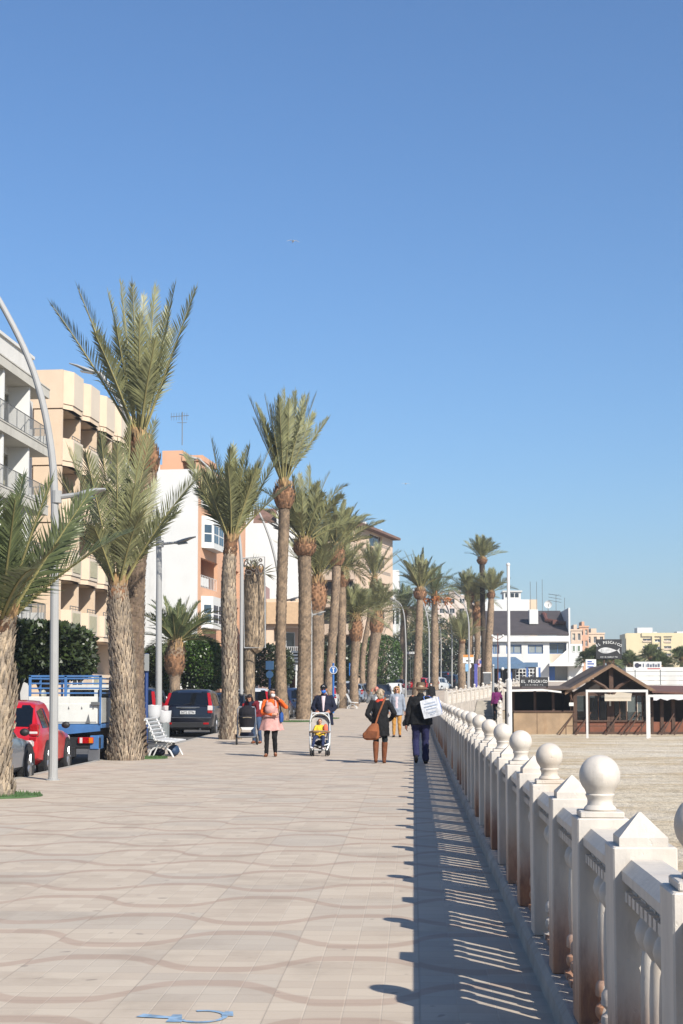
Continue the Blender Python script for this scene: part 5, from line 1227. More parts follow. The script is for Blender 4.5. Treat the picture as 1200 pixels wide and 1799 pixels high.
for s,e in ((hl,0),(hr,0)):
    mb.loft([[(s,-.7,ze-.02),(0,-.7,za),(0,-.7,za-.12),(s,-.7,ze-.14)],[(s,8,ze-.02),(0,8,za),(0,8,za-.12),(s,8,ze-.14)]])
mb.build('roof',M_BARROOF,r)
mb=MB()
for s in (hl,hr):
    d=.06 if s<0 else -.06
    mb.prism([(s,-.76,ze-.16),(s*.999,-.76,ze+.02),(0,-.76,za+.04),(0,-.76,za-.13)],(0,.055,0))
mb.build('barge_board',M_WOODE,r)
mb=MB()
for px in (1010,1032,1069,1075,1139): mb.box(L_(px)-.09,L_(px)+.09,-.1,.1,0,ze)
mb.box(L_(1008),L_(1142),-.11,.08,ze-.2,ze-.02); mb.box(-.1,.1,-.45,-.2,ze,za-.2)
mb.box(L_(1008),L_(1142),-.12,-.02,0,.12); mb.box(L_(1008),L_(1142),-.13,-.101,.6,.68)
for sx in (-1,1):
    mb.tube([(sx*.05,-.4,ze-.1),(sx*.35,-.4,ze+.25),(sx*1.0,-.4,ze+.62)],[.13,.09,.06],6)
    mb.tube([(sx*1.9,-.65,ze-.45),(sx*1.95,-.3,ze-.1)],.05,6)
for px in (1051,1088,1100,1118,1128): mb.box(L_(px)-.025,L_(px)+.025,-.06,0,.68,ze-.2)
mb.build('post_frame',M_WOOD,r)
mb=MB(); mb.prism([(L_(1008),.05,ze-.02),(L_(1142),.05,ze-.02),(0,.05,za-.15)],(0,.04,0)); mb.build('gable',mat('gable_board',(52,44,40),.85,.2,2),r)
mb=MB()
for a,b in ((1010,1032),(1032,1069),(1075,1139)): mb.box(L_(a)+.09,L_(b)-.09,-.05,.0,.12,.6)
mb.build('dado_panel',M_TERRA,r)
def glassclear():
    n=NT('clear_glass'); n.b.inputs['Base Color'].default_value=(.55,.62,.66,1); n.b.inputs['Roughness'].default_value=.03; n.b.inputs['Transmission Weight'].default_value=0
    t=n.new('ShaderNodeBsdfTransparent'); t.inputs[0].default_value=(.42,.48,.52,1); gl=n.new('ShaderNodeBsdfGlossy'); gl.inputs[1].default_value=.03; m=n.new('ShaderNodeMixShader')
    fr=n.new('ShaderNodeFresnel'); fr.inputs[0].default_value=1.45; n.l.new(fr.outputs[0],m.inputs[0]); n.l.new(t.outputs[0],m.inputs[1]); n.l.new(gl.outputs[0],m.inputs[2]); n.l.new(m.outputs[0],n.out.inputs[0]); return n.mat
M_CLEAR=glassclear()
for a,b in ((1011,1031),(1034,1050),(1052,1068),(1077,1087),(1089,1099),(1101,1117),(1119,1127),(1129,1137)):
    mb=MB(); mb.box(L_(a)+.03,L_(b)+.0,-.035,-.025,.68,ze-.21); mb.build('pane',M_CLEAR,r)
# inside: floor, back wall with bright windows, blue curtain
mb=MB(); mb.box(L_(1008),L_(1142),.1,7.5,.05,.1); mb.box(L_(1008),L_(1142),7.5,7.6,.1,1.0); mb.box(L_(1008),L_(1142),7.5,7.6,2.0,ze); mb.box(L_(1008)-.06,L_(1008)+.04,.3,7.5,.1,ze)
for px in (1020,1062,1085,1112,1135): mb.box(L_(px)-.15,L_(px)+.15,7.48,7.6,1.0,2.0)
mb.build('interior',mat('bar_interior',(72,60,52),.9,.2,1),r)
mb=MB()
for k in range(9): x=L_(1040)+.09*k; mb.tube([(x,.9,.4),(x+.02,.88,1.3),(x,.9,ze-.3)],.055,6)
mb.build('curtain',mat('blue_curtain',(72,140,196),.9,.1,6),r)
mb=MB(); mb.box(L_(1054),L_(1062),2.0,2.1,.9,1.95); mb.box(L_(1086),L_(1114),3,3.1,1.0,1.9); mb.build('menu_screen',mat('pale_screen',(190,196,190),.6,.1,2),r)
mb=MB(); mb.prism([(L_(1058),-.9,ze-.30),(L_(1104),-.9,ze-.30),(L_(1110),-.1,ze-.05),(L_(1062),-.1,ze-.05)],(0,0,.03)); mb.prism([(L_(1058),-.9,ze-.45),(L_(1104),-.9,ze-.45),(L_(1104),-.88,ze-.27),(L_(1058),-.88,ze-.27)],(0,.012,0)); mb.build('awning',M_AWN,r)
mb=MB(); mb.box(L_(999),L_(1007),-.16,-.13,Z(1240),Z(1234)); mb.box(L_(1069.5),L_(1072.5),-.16,-.13,Z(1240),Z(1229)); mb.build('notice',M_WHITE2,r)
# left wing
mb=MB(); mb.box(L_(902),L_(1007),-.05,.03,0,Z(1251)); mb.build('plywood_front',M_PLY,r)
mb=MB()
for px in (943,): mb.box(L_(px)-.01,L_(px)+.01,-.06,-.052,0,Z(1251))
mb.build('batten',M_WOOD,r)
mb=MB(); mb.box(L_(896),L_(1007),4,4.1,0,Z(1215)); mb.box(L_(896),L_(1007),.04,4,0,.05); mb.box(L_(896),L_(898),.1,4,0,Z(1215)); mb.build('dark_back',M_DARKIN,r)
mb=MB(); mb.prism([(L_(893),-.9,Z(1214)),(L_(1004),-.9,Z(1212)),(L_(1004),4.2,Z(1206)),(L_(893),4.2,Z(1208))],(0,0,.06)); mb.build('side_roof',M_BARROOF,r)
mb=MB(); mb.prism([(L_(890),-.93,Z(1215.5)),(L_(950),-.93,Z(1213.5)),(L_(983),-.93,Z(1217.5)),(L_(983),-.93,Z(1214.5)),(L_(950),-.93,Z(1210.5)),(L_(890),-.93,Z(1211.5))],(0,.05,0)); mb.build('trim',M_WHITE2,r)
mb=MB()
for px in (902,940,972,1004): mb.box(L_(px)-.06,L_(px)+.06,.05,.2,Z(1251),Z(1214))
mb.box(L_(902),L_(1007),-.1,.08,Z(1251),Z(1248)); mb.build('side_post',M_WOOD,r)
# right wing
mb=MB(); mb.prism([(L_(1140),-1.0,Z(1217)),(L_(1330),-1.0,Z(1226)),(L_(1330),5,Z(1208)),(L_(1140),5,Z(1206))],(0,0,.08)); mb.build('side_roof',mat('red_brown_roof',(112,76,66),.9,.2,2),r)
mb=MB()
for px in (1144,1162,1182,1206): mb.box(L_(px)-.08,L_(px)+.08,-.1,.08,0,Z(1218))
mb.box(L_(1142),L_(1300),-.1,.06,Z(1229),Z(1218)); mb.box(L_(1142),L_(1300),-.12,.02,0,.12); mb.build('side_post',M_WOOD,r)
mb=MB(); mb.box(L_(1144)+.08,L_(1300),-.05,0,.12,.6); mb.build('dado_panel',M_TERRA,r)
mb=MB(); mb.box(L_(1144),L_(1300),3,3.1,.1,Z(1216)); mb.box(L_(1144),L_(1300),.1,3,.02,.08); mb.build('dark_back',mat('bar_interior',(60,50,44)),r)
mb=MB(); mb.box(L_(1145)+.2,L_(1149)+.05,1.5,1.6,.9,1.9); mb.build('lit_door',M_YELLOW,r)
mb=MB()
# cloth valance
pts=[]; 
for k in range(13):
    px=1142+k*6; d=.0 if k%3 else .12
    pts.append((L_(px),-.98,Z(1230)+.05-.06*math.sin(k*1.9)-d*.4))
top=[(L_(1142+k*6),-.98,Z(1220)) for k in range(13)]
mb.prism(pts+top[::-1],(0,.02,0)); mb.build('valance',mat('white_canvas',(222,220,222),.8,.05),r)
# leaning props
mb=MB()
for px in (975,1003,1055,1081,1090,1109,1150,1172):
    a=V((L_(px),-1.7,-.02)); b=V((L_(px+34),-.13,1.05)); mb.tube([a,b],.035,6)
for px in (990,1121,1161): mb.tube([(L_(px),-1.0,0),(L_(px),-1.0,.5)],.02,5)
mb.tube([(L_(975)+.25,-1.1,.42),(L_(1121),-1.1,.42)],.018,5)
mb.build('prop',M_WOOD,r)
# tables and chairs inside
def patio(label,px,Yd,grp='tables inside the beach bar'):
    t=thing('bar_table',label,'table',(bx(px),YB+Yd,ZB+.1),rnd.uniform(-.4,.4),grp)
    mb=MB(); mb.lathe([(.36,.71),(.37,.72),(.36,.74),(.01,.741)],16); mb.build('table_top',mat('table_dark',(70,60,56),.5,.1),t)
    mb=MB(); mb.lathe([(.22,0),(.2,.03),(.03,.05),(.03,.7)],10); mb.build('pedestal',M_RAILG,t)
patio('small round table behind the left panes of the beach bar',1024,1.5); patio('small round table in the middle of the beach bar',1095,1.6); patio('small round table by the right pane of the beach bar',1130,1.4)
# signs
M_BLACK=mat('sign_black',(38,38,40),.6,.15,3); M_LET=mat('sign_white',(232,232,228),.6,.04)
Ys=73.2; a=at(1047,1158,Ys); b=at(1092,1123,Ys); w=b.x-a.x; h=b.z-a.z
r=thing('signboard','square black signboard with white fish and arched lettering above the bar gable','signboard',(a.x,Ys,a.z))
mb=MB(); mb.bbox(0,w,0,.05,0,h,.008); mb.build('board',M_BLACK,r)
letters('lettering',r,'EL PESCAICO',.178,w*.5,h*.78,-.012,M_LET,arc=.17,sp=.62,squash=.92)
letters('small_lettering',r,'CHIRINGUITO',.09,w*.5,h*.075,-.012,M_LET,sp=.86,squash=1.0)
fish=[]
for k in range(25):
    t=k/24; fish.append((.06+t*.72,math.sin(PI*t**.8)*.16*(1-.15*t)))
out=[(w*(.02+u*1.02),-.012,h*(.435)+v) for u,v in fish]+[(w*.93,-.012,h*.56),(w*.90,-.012,h*.45),(w*.94,-.012,h*.24)]+[(w*(.02+u*1.02),-.012,h*.435-v*.98) for u,v in fish[::-1]]
mb=MB(); mb.prism(out,(0,.01,0)); mb.build('fish',mat('fish_silver',(206,206,204),.6,.25,5),r)
mb=MB(); mb.prism([(w*.10,-.014,h*.47),(w*.115,-.014,h*.47),(w*.115,-.014,h*.5),(w*.10,-.014,h*.5)],(0,.002,0)); mb.prism([(w*.2,-.014,h*.36),(w*.21,-.014,h*.36),(w*.22,-.014,h*.5),(w*.21,-.014,h*.52)],(0,.002,0)); mb.build('fish_eye',M_BLACK,r)
mb=MB(); mb.box(w*.3,w*.3+.07,.051,.12,-.8,h*.9); mb.box(w*.66,w*.66+.07,.051,.12,-.8,h*.9); mb.build('support',M_WOOD,r)
Ys=72.6; a=at(913.5,1206,Ys); b=at(963,1189.5,Ys); w=b.x-a.x; h=b.z-a.z
r=thing('signboard','long low black signboard lettered in white on the flat side roof of the bar','signboard',(a.x,Ys,a.z))
mb=MB(); mb.bbox(0,w,0,.05,0,h,.006); mb.build('board',M_BLACK,r)
letters('lettering',r,'EL PESCAICO',.195,w*.5,h*.40,-.012,M_LET,sp=.6,squash=.86)
letters('small_lettering',r,'CHIRINGUITO',.085,w*.5,h*.10,-.012,M_LET,sp=.95)
mb=MB(); mb.box(.02,.08,.051,.1,-.35,h*.9); mb.box(w-.08,w-.02,.051,.1,-.35,h*.9); mb.build('support',M_WOOD,r)
a=at(1029,1178,100); r=thing('beach_sign','white notice panel with blue marks behind the left roof slope of the bar','sign',(a.x,100,a.z))
mb=MB(); mb.bbox(0,.7,0,.06,0,.75,.01); mb.build('panel',M_WHITE2,r)
mb=MB()
for z,w_ in ((.55,.3),(.4,.45),(.2,.4)): mb.box(.12,.12+w_,-.006,-.001,z,z+.09)
mb.build('marks',mat('ink_blue',(60,90,170),.6,.05),r)
mb=MB(); mb.box(.3,.37,.061,.12,-2.2,.7); mb.build('post',M_RAILG,r)
# goals
M_GOAL=mat('goal_white',(232,230,226),.5,.04)
def goal(label,xa,xb,Y,h,ya=0):
    r=thing('football_goal',label,'football goal',(xa,Y,ZB),math.atan2(ya,xb-xa),'beach football goals'); w=xb-xa; mb=MB(); q=.046
    mb.box(-q,q,-q,q,0,h); mb.build('post',M_GOAL,r); mb=MB(); mb.box(w-q,w+q,-q,q,0,h); mb.build('post',M_GOAL,r)
    mb=MB(); mb.box(-q-.003,w+q+.003,-q-.003,q+.003,h,h+.11); mb.build('crossbar',M_GOAL,r)
goal('white football goal standing on the sand in front of the bar gable',at(1032,1294,65.6).x,at(1139,1296,65.2).x,65.6,2.02,-.3)
goal('lower white football goal partly out of the photo on the right',at(1141,1294,66.2).x,at(1141,1294,66.2).x+3.4,66.2,1.80,-.2)
# flagpole and thin posts
def pole(label,name,px,pyt,Y,zb,r0,r1,m,cat):
    a=at(px,1216,Y); h=at(px,pyt,Y).z-zb; r=thing(name,label,cat,(a.x,Y,zb)); mb=MB(); mb.lathe([(r0,0),(r0*.95,h*.35),(r1*1.05,h*.36),(r1,h-.04),(.001,h)],12); mb.build('shaft',m,r)
    mb=MB(); mb.lathe([(r0*2.4,-.02),(r0*2.2,.05),(r0*1.1,.06),(r0*1.1,.14),(.001,.141)],12); mb.build('foot',m,r)
    mb=MB(); mb.box(-.02,.02,-r0*1.6,-r0*.8,1.1,1.2); mb.build('cleat',m,r); mb=MB(); mb.sphere((0,0,h+.02),r1*1.4,8,6); mb.build('finial',m,r); return r
pole('tall white flagpole without a flag beside the beach bar','flagpole',894.5,993,60,-.47,.115,.06,M_GOAL,'flagpole')
pole('slim grey post beside the person in purple at the beach stair','post',866.5,1170,74,-.3,.06,.06,mat('galvanised',(170,174,176),.45,.06,metal=.4),'post')
# ------------------------------------------------------------------ street lamps
M_STEEL=mat('lamp_steel',(172,172,170),.5,.05,1.5)
M_LENS=mat('lamp_lens',(120,126,130),.2,.1)
def lamp(label, px, Y, bend, tip, arm=None, rb=.085, zb=None):
    """bend: pixel list of pole curve from the straight part to the top; tip: (px,py) head end; arm:(py, px0,px1,pytip)"""
    z=g(Y) if zb is None else zb
    b=at(px,1216,Y); b.z=z; r=thing('street_lamp',label,'street lamp',b,group='curved grey street lamps')
    pts=[V((0,0,0)),V((0,0,1.2))]+[at(x,y,Y)-b for x,y in bend]
    for p in pts[2:]: p.y=0
    P,_=smoothpath(pts,[1]*len(pts),40); n=len(P)
    mb=MB(); mb.tube(P,[rb*(1-.5*(i/n)) for i in range(n)],12); mb.build('pole',M_STEEL,r)
    mb=MB(); mb.lathe([(rb*1.5,0),(rb*1.5,.012),(rb*1.06,.02),(rb*1.06,.05),(rb*.9,.06)],14); mb.build('base_plate',M_STEEL,r)
    def head(a,d,L):
        d=V(d).normalized(); s=V((0,1,0)); u=d.cross(s); u = u if u.z>0 else -u
        rings=[]
        for t,wd,th,dz in ((0,.04,.04,0),(.12,.05,.045,0),(.2,.12,.06,-.01),(.5,.16,.07,.03),(.75,.12,.045,.09),(1,.05,.02,.12)):
            c=a+d*L*t+V((0,0,dz*L)); rings.append([c+s*wd*math.cos(2*PI*k/12)+u*th*math.sin(2*PI*k/12) for k in range(12)])
        mb=MB(); mb.loft(rings); h=mb.build('lamp_head',M_STEEL,r,True,50)
        mb=MB(); c=a+d*L*.42; mb.loft([[c+d*(x*L*.2)+s*(y*.11)+u*(-.085+dz) for x,y in ((-1,-1),(1,-1),(1,1),(-1,1))] for dz in (0,.04)]); mb.build('lens',M_LENS,h)
    if tip:
        t=at(tip[0],tip[1],Y)-b; t.y=0; d=t-P[-1]; head(P[-1],d,d.length)
    if arm:
        py,xa,xb,pt=arm; a=at(xa,py,Y)-b; e=at(xb,pt,Y)-b; a.y=e.y=0
        p0=V((0,0,a.z)); dd=(e-a).normalized(); st=p0+V((math.copysign(.35*abs(e.x),e.x),0,.02))
        mb=MB(); mb.tube([p0+V((0,0,-.02)),st],.045,8); mb.tube([p0+V((0,0,-.12)),p0+V((0,0,.1))],rb*1.1,12); mb.build('arm',M_STEEL,r)
        head(st,e-st,(e-st).length)
    return r
lamp('tallest nearest curved street lamp beside the red hatchback',95,26,[(96,1000),(96,880),(90,790),(73,700),(46,620),(0,530),(-40,470),(-90,430)],(-170,410),(872,104,185,866))
lamp('curved street lamp behind the white bench and litter bin',279,50,[(279,1100),(279,960),(272,890),(258,830),(235,760),(206,700),(176,655)],(122,645),(955,290,344,948),rb=.118)
lamp('curved street lamp behind the pale barked palm',424,60,[(424,1100),(424,990),(418,930),(404,880),(378,835),(350,806)],(315,802),(1000,424,424,1000) if False else None,rb=.08)
lamp('curved street lamp crossing the bright white wall',494,79,[(493,1100),(489,1015),(478,960),(462,915),(444,880)],(410,858),(1055,496,527,1051),rb=.1)
lamp('thin white street lamp beside the palm with arching fronds',546.5,72,[(546.5,1150),(546,1060),(538,1000),(522,962),(500,932)],(470,921),(1080,548,572,1076),rb=.07)
lamp('street lamp standing between the person in a jacket and the far palm',713,128,[(713.5,1150),(711,1090),(706,1066),(698,1056)],(680,1050),None,rb=.08)
lamp('far street lamp right of the palm with blown crown',754,140,[(754,1120),(752,1092),(746,1066),(738,1046)],(722,1036),None,rb=.09)
lamp('far street lamp behind the dark trees',775,152,[(775,1140),(774,1110),(769,1090),(762,1080)],(752,1076),None,rb=.07)
lamp('far street lamp with the longest arc above the hotel sign',794,155,[(794,1120),(791,1085),(782,1060),(770,1043)],(755,1036),(1078,788,780,1074),rb=.1)
lamp('far street lamp arcing just right of its longest neighbour',809,160,[(809,1140),(805,1105),(798,1085),(788,1075)],(778,1070),None,rb=.08)
lamp('far street lamp behind the far balustrade and hotel sign',824,135,[(824,1130),(823,1090),(817,1065),(808,1048)],(795,1038),None,rb=.09)
# ------------------------------------------------------------------ street signs
M_BLUE=mat('sign_blue',(28,104,180),.5,.05); M_BLUEP=mat('blue_pole_paint',(30,62,120),.5,.06)
def sgn(label,px,Y,pyb,pyt,m,parts,cat='street sign',zb=None,rr=.04):
    z=g(Y)-.05 if zb is None else zb; a=at(px,1216,Y); h=at(px,pyt,Y).z-z
    r=thing('street_sign',label,cat,(a.x,Y,z)); mb=MB(); mb.tube([(0,0,0),(0,0,h)],rr,8); mb.build('pole',m,r)
    k=Y/F
    for nm,kind,cx,cy,s1,s2,mm in parts:
        x=(cx-px)*k; zz=at(px,cy,Y).z-z; mb=MB(); y0=-rr-.03
        if kind=='box': mb.bbox(x-s1*k,x+s1*k,y0-.02,y0+.02,zz-s2*k,zz+s2*k,.004)
        elif kind=='disc': mb.lathe([(.001,y0-.014),(s1*k,y0-.014),(s1*k,y0+.01),(.001,y0+.01)],22,(x,0,zz),'y')
        elif kind=='front': mb.box(x-s1*k,x+s1*k,y0-.026,y0-.021,zz-s2*k,zz+s2*k)
        elif kind=='ring': mb.lathe([(s2*k,y0-.018),(s1*k,y0-.018),(s1*k,y0-.0145),(s2*k,y0-.0145),(s2*k,y0-.018)],22,(x,0,zz),'y',False)
        mb.build(nm,mm,r)
    return r
sgn('blue bus stop post with grey panel behind the white bench',257,41,1275,1148,M_BLUEP,[('panel','box',257,1164,5.5,15,mat('grey_panel',(150,152,150),.7,.06))],rr=.055)
sgn('blue square sign above a blue round sign behind the woman in orange',474,74,1230,1161,M_BLUE,[('square_plate','box',474,1169,7,7.5,mat('sign_blue_pale',(140,192,232),.5,.05)),('round_plate','disc',474,1185,6.5,6.5,mat('sign_blue_pale',(140,192,232)))],rr=.06)
sgn('round blue arrow sign on a blue post behind the man with the cap',585.5,82,1240,1165,M_BLUE,[('round_plate','disc',586,1177,7,7,M_BLUE),('rim','ring',586,1177,7,6.2,M_WHITE2),('arrow','front',586,1178,1.0,3.6,M_WHITE2),('arrow_head','front',586,1174,2.2,1.0,M_WHITE2)],rr=.06)
sgn('narrow blue information board between two grey palm trunks',617,112,1235,1160,M_BLUE,[('panel','box',617,1176,3.6,11,M_BLUE),('white_mark','front',617,1170,1.6,3,M_WHITE2)],rr=.05)
sgn('white hotel board with orange top strip and hanging round emblem',823,140,1210,1140,mat('grey_blue_pole',(130,146,160),.6,.06),[('board','box',823,1158,9.5,7,M_WHITE2),('orange_strip','front',823,1152.5,9,2.2,mat('sign_orange',(224,150,70),.6,.05)),('dark_strip','front',823,1161,4,1.2,M_BLACK),('round_plate','disc',823,1170,5.5,5.5,M_WHITE2),('emblem','front',823,1170,2.4,1.6,mat('olive_mark',(140,150,120),.6,.05))],rr=.08)
sgn('pale pink round sign with red and blue marks beside the hotel board',842,150,1200,1150,M_RAILG,[('round_plate','disc',842,1165,7,7,mat('pale_pink_sign',(228,200,210),.6,.05)),('red_mark','front',840,1167,3,1.2,mat('ink_red',(190,80,80))),('blue_mark','front',845,1163,2.4,3.,mat('ink_blue',(60,90,170)))],rr=.06)
sgn('pale blue square sign on a grey post between far palm trunks',822,120,1210,1166,M_STEEL,[('panel','box',820.5,1173,2.6,6.5,mat('sign_blue_pale',(140,192,232)))],rr=.06)
a=at(836,1204,146); r=thing('banner_column','slim violet blue column between the far palms','column',(a.x,146,a.z-.5)); mb=MB(); mb.bbox(-.16,.16,-.16,.16,0,2.6,.02); mb.build('panel',mat('violet_blue',(84,86,168),.7,.08),r); mb=MB(); mb.bbox(-.2,.2,-.2,.2,-.1,-.001,.02); mb.build('foot',M_RAILG,r)
a=at(856,1200,128); r=thing('notice_board','dark framed notice board behind the far balustrade','notice board',(a.x,128,a.z-.7)); mb=MB(); mb.bbox(-.33,.33,-.04,.04,.6,1.55,.02); mb.build('panel',mat('board_grey',(96,98,100),.6,.2,3),r); mb=MB(); mb.box(-.36,.36,-.05,.05,1.551,1.64); mb.box(-.3,-.24,-.03,.03,0,.6); mb.box(.24,.3,-.03,.03,0,.6); mb.build('frame',M_WHITE2,r)
a=at(875,1200,140); r=thing('festoon_lamp_post','thin rust brown lamp post with small round bulbs by the blue awning','lamp post',(a.x,140,a.z-.4)); h=at(875,1113,140).z-a.z+.4
mb=MB(); mb.tube([(0,0,0),(0,0,h)],.05,6); mb.tube([(-.5,0,h-.3),(0,0,h-.6),(.5,0,h-.3)],.03,5); mb.build('pole',mat('rust_flue',(112,66,52)),r)
mb=MB(); 
for s in(-.5,.5): mb.sphere((s,0,h-.2),.11,8,6)
mb.build('globe',M_WHITE2,r)
for px,py in ((883,1175),(893,1180)):
    a=at(px,py,160); r=thing('globe_lamp','white globe lamp on thin stem below the blue awning, '+('left one' if px<890 else 'right one'),'lamp',(a.x,160,a.z-1.6)); mb=MB(); mb.sphere((0,0,1.6),.17,10,8); mb.build('globe',M_WHITE2,r); mb=MB(); mb.tube([(0,0,0),(0,0,1.5)],.035,5); mb.build('stem',M_BLACK,r)
# street decoration: wire flower in a frame
Yd=62.2; a=at(448,1140,Yd); k=Yd/F; r=thing('street_decoration','wire flower street decoration in a thin frame before the dry skirted palm','decoration',(a.x,Yd,a.z))
def dp(px,py): p=at(px,py,Yd); return V((p.x-a.x,0,p.z-a.z))
mb=MB(); mb.tube([dp(427,981),dp(465,978),dp(466,1138),dp(429,1138)],.03,6); mb.tube([dp(427,981),dp(429,1138)],.02,6); mb.build('frame',M_STEEL,r)
def loop(cx,cy,rx,ry,rot=0):
    pts=[]
    for q in range(17):
        t=2*PI*q/16; x=rx*math.cos(t); y=ry*math.sin(t); pts.append(dp(cx+x*math.cos(rot)-y*math.sin(rot),cy+x*math.sin(rot)+y*math.cos(rot)))
    mb.tube(pts,.028,5)
mb=MB(); loop(446,993,5.5,8); loop(458,1000,5,9,.1); loop(437,1006,5,4); loop(432,989,2.5,7,.4); loop(458,984,2,2.5); loop(452,1005,2.5,4)
mb.build('wire_flower',mat('dark_wire',(92,84,76),.7,.1),r)
# bird
for px,py,s,lab in ((515,424,.8,'white gull gliding alone in the open blue sky'),(713,850,.55,'tiny far gull low in the sky right of the palms')):
    a=at(px,py,90); r=thing('seagull',lab,'bird',a,.3,scale=s*1.0); mb=MB()
    mb.chain([V((0,.22,0)),V((0,0,0)),V((0,-.18,.02)),V((0,-.24,.01))],[.02,.065,.045,.02],8)
    for sg in (-1,1): mb.loft([[V((sg*x,y0,z)),V((sg*x,y1,z+.01)),V((sg*x,(y0+y1)/2,z+.03))] for x,y0,y1,z in ((0,-.1,.1,0),(.18,-.12,.06,.07),(.36,-.06,.08,.03),(.52,.06,.12,-.02))])
    mb.prism([(-.07,.34,0),(.07,.34,0),(.02,.2,0),(-.02,.2,0)],(0,0,.012))
    organic('body',mb,M_WHITE2,r,.014,1)
# ------------------------------------------------------------------ bench and bins
M_SLAT=mat('bench_white',(226,226,224),.45,.05)
def bench(label,x,Y,scale=1):
    r=thing('bench',label,'bench',(x,Y,g(Y)),0,scale=scale); Lb=1.75
    seat=[(.30+.085*i,.415+(-.012*i if i<4 else -.045+.0*i)) for i in range(6)]
    back=[(.26-.045*i,.46+.088*i) for i in range(6)]
    for nm,sl in (('seat',seat),('backrest',back)):
        mb=MB()
        for j,(xx,zz) in enumerate(sl):
            M=Matrix.Translation((xx,0,zz)) @ Matrix.Rotation(0 if nm=='seat' else R(-63),4,'Y'); mb.M=M; mb.bbox(-.032,.032,0,Lb,-.014,.014,.004)
        mb.M=None; mb.build(nm,M_SLAT,r)
    for y in (.18,Lb-.18):
        mb=MB(); s=.024
        mb.tube([(.10,y,0),(.16,y,.16),(.30,y,.27),(.46,y,.27),(.62,y,.15),(.70,y,0)],s,7); mb.tube([(.30,y,.27),(.27,y,.40),(.24,y,.46),(.12,y,.74),(.02,y,.93)],s,7)
        mb.tube([(.24,y,.40),(.5,y,.385),(.72,y,.375)],s*.9,7); mb.tube([(.46,y,.27),(.66,y,.37)],s*.8,7); mb.tube([(.2,y,0),(.32,y,.26)],s*.7,6)
        mb.build('leg',M_SLAT,r)
    return r
bench('white slatted bench with curled iron legs at the foot of the shaggy palm',-6.42,35.0)
p=at(607,1240,92); bench('distant white bench beside a grey palm trunk',p.x,92)
r=thing('bag','round dark blue bag lying under the white bench','bag',(-5.82,35.8,0)); mb=MB(); mb.sphere((0,0,.14),(.15,.2,.14)); mb.sphere((.02,.1,.18),(.1,.12,.1)); organic('pouch',mb,mat('navy_bag',(32,60,92),.6,.12,6),r,.02,3)
mb=MB(); mb.tube([(0,-.12,.22),(0,-.05,.33),(0,.08,.34),(0,.14,.24)],.012,6); mb.build('handle',M_BLACK,r)
r=thing('bag','low dark rucksack lying flat in the shade under the bench','bag',(-6.2,35.7,0)); mb=MB(); mb.sphere((0,0,.1),(.2,.24,.1)); organic('pouch',mb,mat('dark_pack',(30,34,52),.8,.1,6),r,.02,3)
mb=MB(); mb.tube([(-.1,-.2,.1),(-.15,0,.2),(-.1,.2,.1)],.015,6); mb.build('strap',M_BLACK,r)
def bin_(label,x,Y,lined=True,h=.62,rr=.19):
    r=thing('litter_bin',label,'litter bin',(x,Y,g(Y))); mb=MB(); mb.lathe([(rr*.85,.02),(rr,.05),(rr,h),(rr*.9,h),(rr*.85,.1),(.01,.1)],18); mb.build('body',mat('bin_grey',(140,146,146),.5,.08,metal=.3),r)
    if lined:
        mb=MB(); n=22; prof=[(rr*1.04,h-.02),(rr*1.14,h+.02),(rr*1.2,h+.2),(rr*1.3,h+.36),(rr*1.2,h+.37),(rr*.9,h+.1),(rr*.8,h-.2)]
        rings=[]
        for k,(q,z) in enumerate(prof): rings.append([(q*(1+.035*math.sin(i*3+k))*math.cos(2*PI*i/n),q*(1+.035*math.sin(i*3+k))*math.sin(2*PI*i/n),z+.012*math.sin(i*2.1)) for i in range(n)])
        mb.loft(rings); mb.build('liner',mat('white_bin_liner',(232,232,232),.5,.04,trans=.15),r,True,60)
    return r
bin_('grey litter bin with white liner folded over its rim beside the lamp',at(287,1216,48).x,48,h=.55,rr=.21)
bin_('second white lined bin half hidden behind the blue bus stop post',at(270,1216,47).x,47,h=.75,rr=.2)
r=thing('recycling_bin','dark blue recycling bin between the far palm trunks','litter bin',(at(631,1216,118).x,118,g(118))); mb=MB(); mb.bbox(-.3,.3,-.25,.25,.1,1.0,.03); mb.build('body',mat('bin_blue',(36,88,170),.5,.08),r); mb=MB(); mb.bbox(-.32,.32,-.27,.27,1.001,1.08,.02); mb.build('lid',mat('bin_lid',(40,70,120),.5,.08),r)
# painted wheelchair symbol on the paving
M_PAINTB=mat('worn_blue_paint',(138,172,202),.8,.3,14,stain=((200,188,172),24,.95),world=True)
mb=MB(); c=V((-.79,7.13,.004)); z=0
n_=22
ring=[]
def arcband(cx,cy,r0,r1,a0,a1,n=24,sx=1,sy=1):
    vs=[];
    for k in range(n+1):
        a=a0+(a1-a0)*k/n; vs.append((cx+r0*math.cos(a)*sx,cy+r0*math.sin(a)*sy,.004)); vs.append((cx+r1*math.cos(a)*sx,cy+r1*math.sin(a)*sy,.004))
    mb.add(vs,[(2*k,2*k+1,2*k+3,2*k+2) for k in range(n)])
arcband(-.92,7.16,.13,.165,-2.5,1.95,24,1.0,.85)
mb.add([(-1.12,7.03,.0045),(-1.02,7.03,.0045),(-1.05,7.19,.0045),(-1.11,7.19,.0045)],[(0,1,2,3)])
mb.add([(-1.33,7.13,.0046),(-1.10,7.10,.0046),(-1.10,7.14,.0046),(-1.30,7.2,.0046)],[(0,1,2,3)])
mb.add([(-.80,7.17,.0047),(-.72,7.17,.0047),(-.74,7.27,.0047),(-.79,7.27,.0047)],[(0,1,2,3)])
mb.v=[(-1.33+(x+1.33)*.76,y,z_) for x,y,z_ in mb.v]
o=mb.build('painted_symbol',M_PAINTB); tag(o,'worn blue painted wheelchair symbol on the paving in the foreground','road marking')
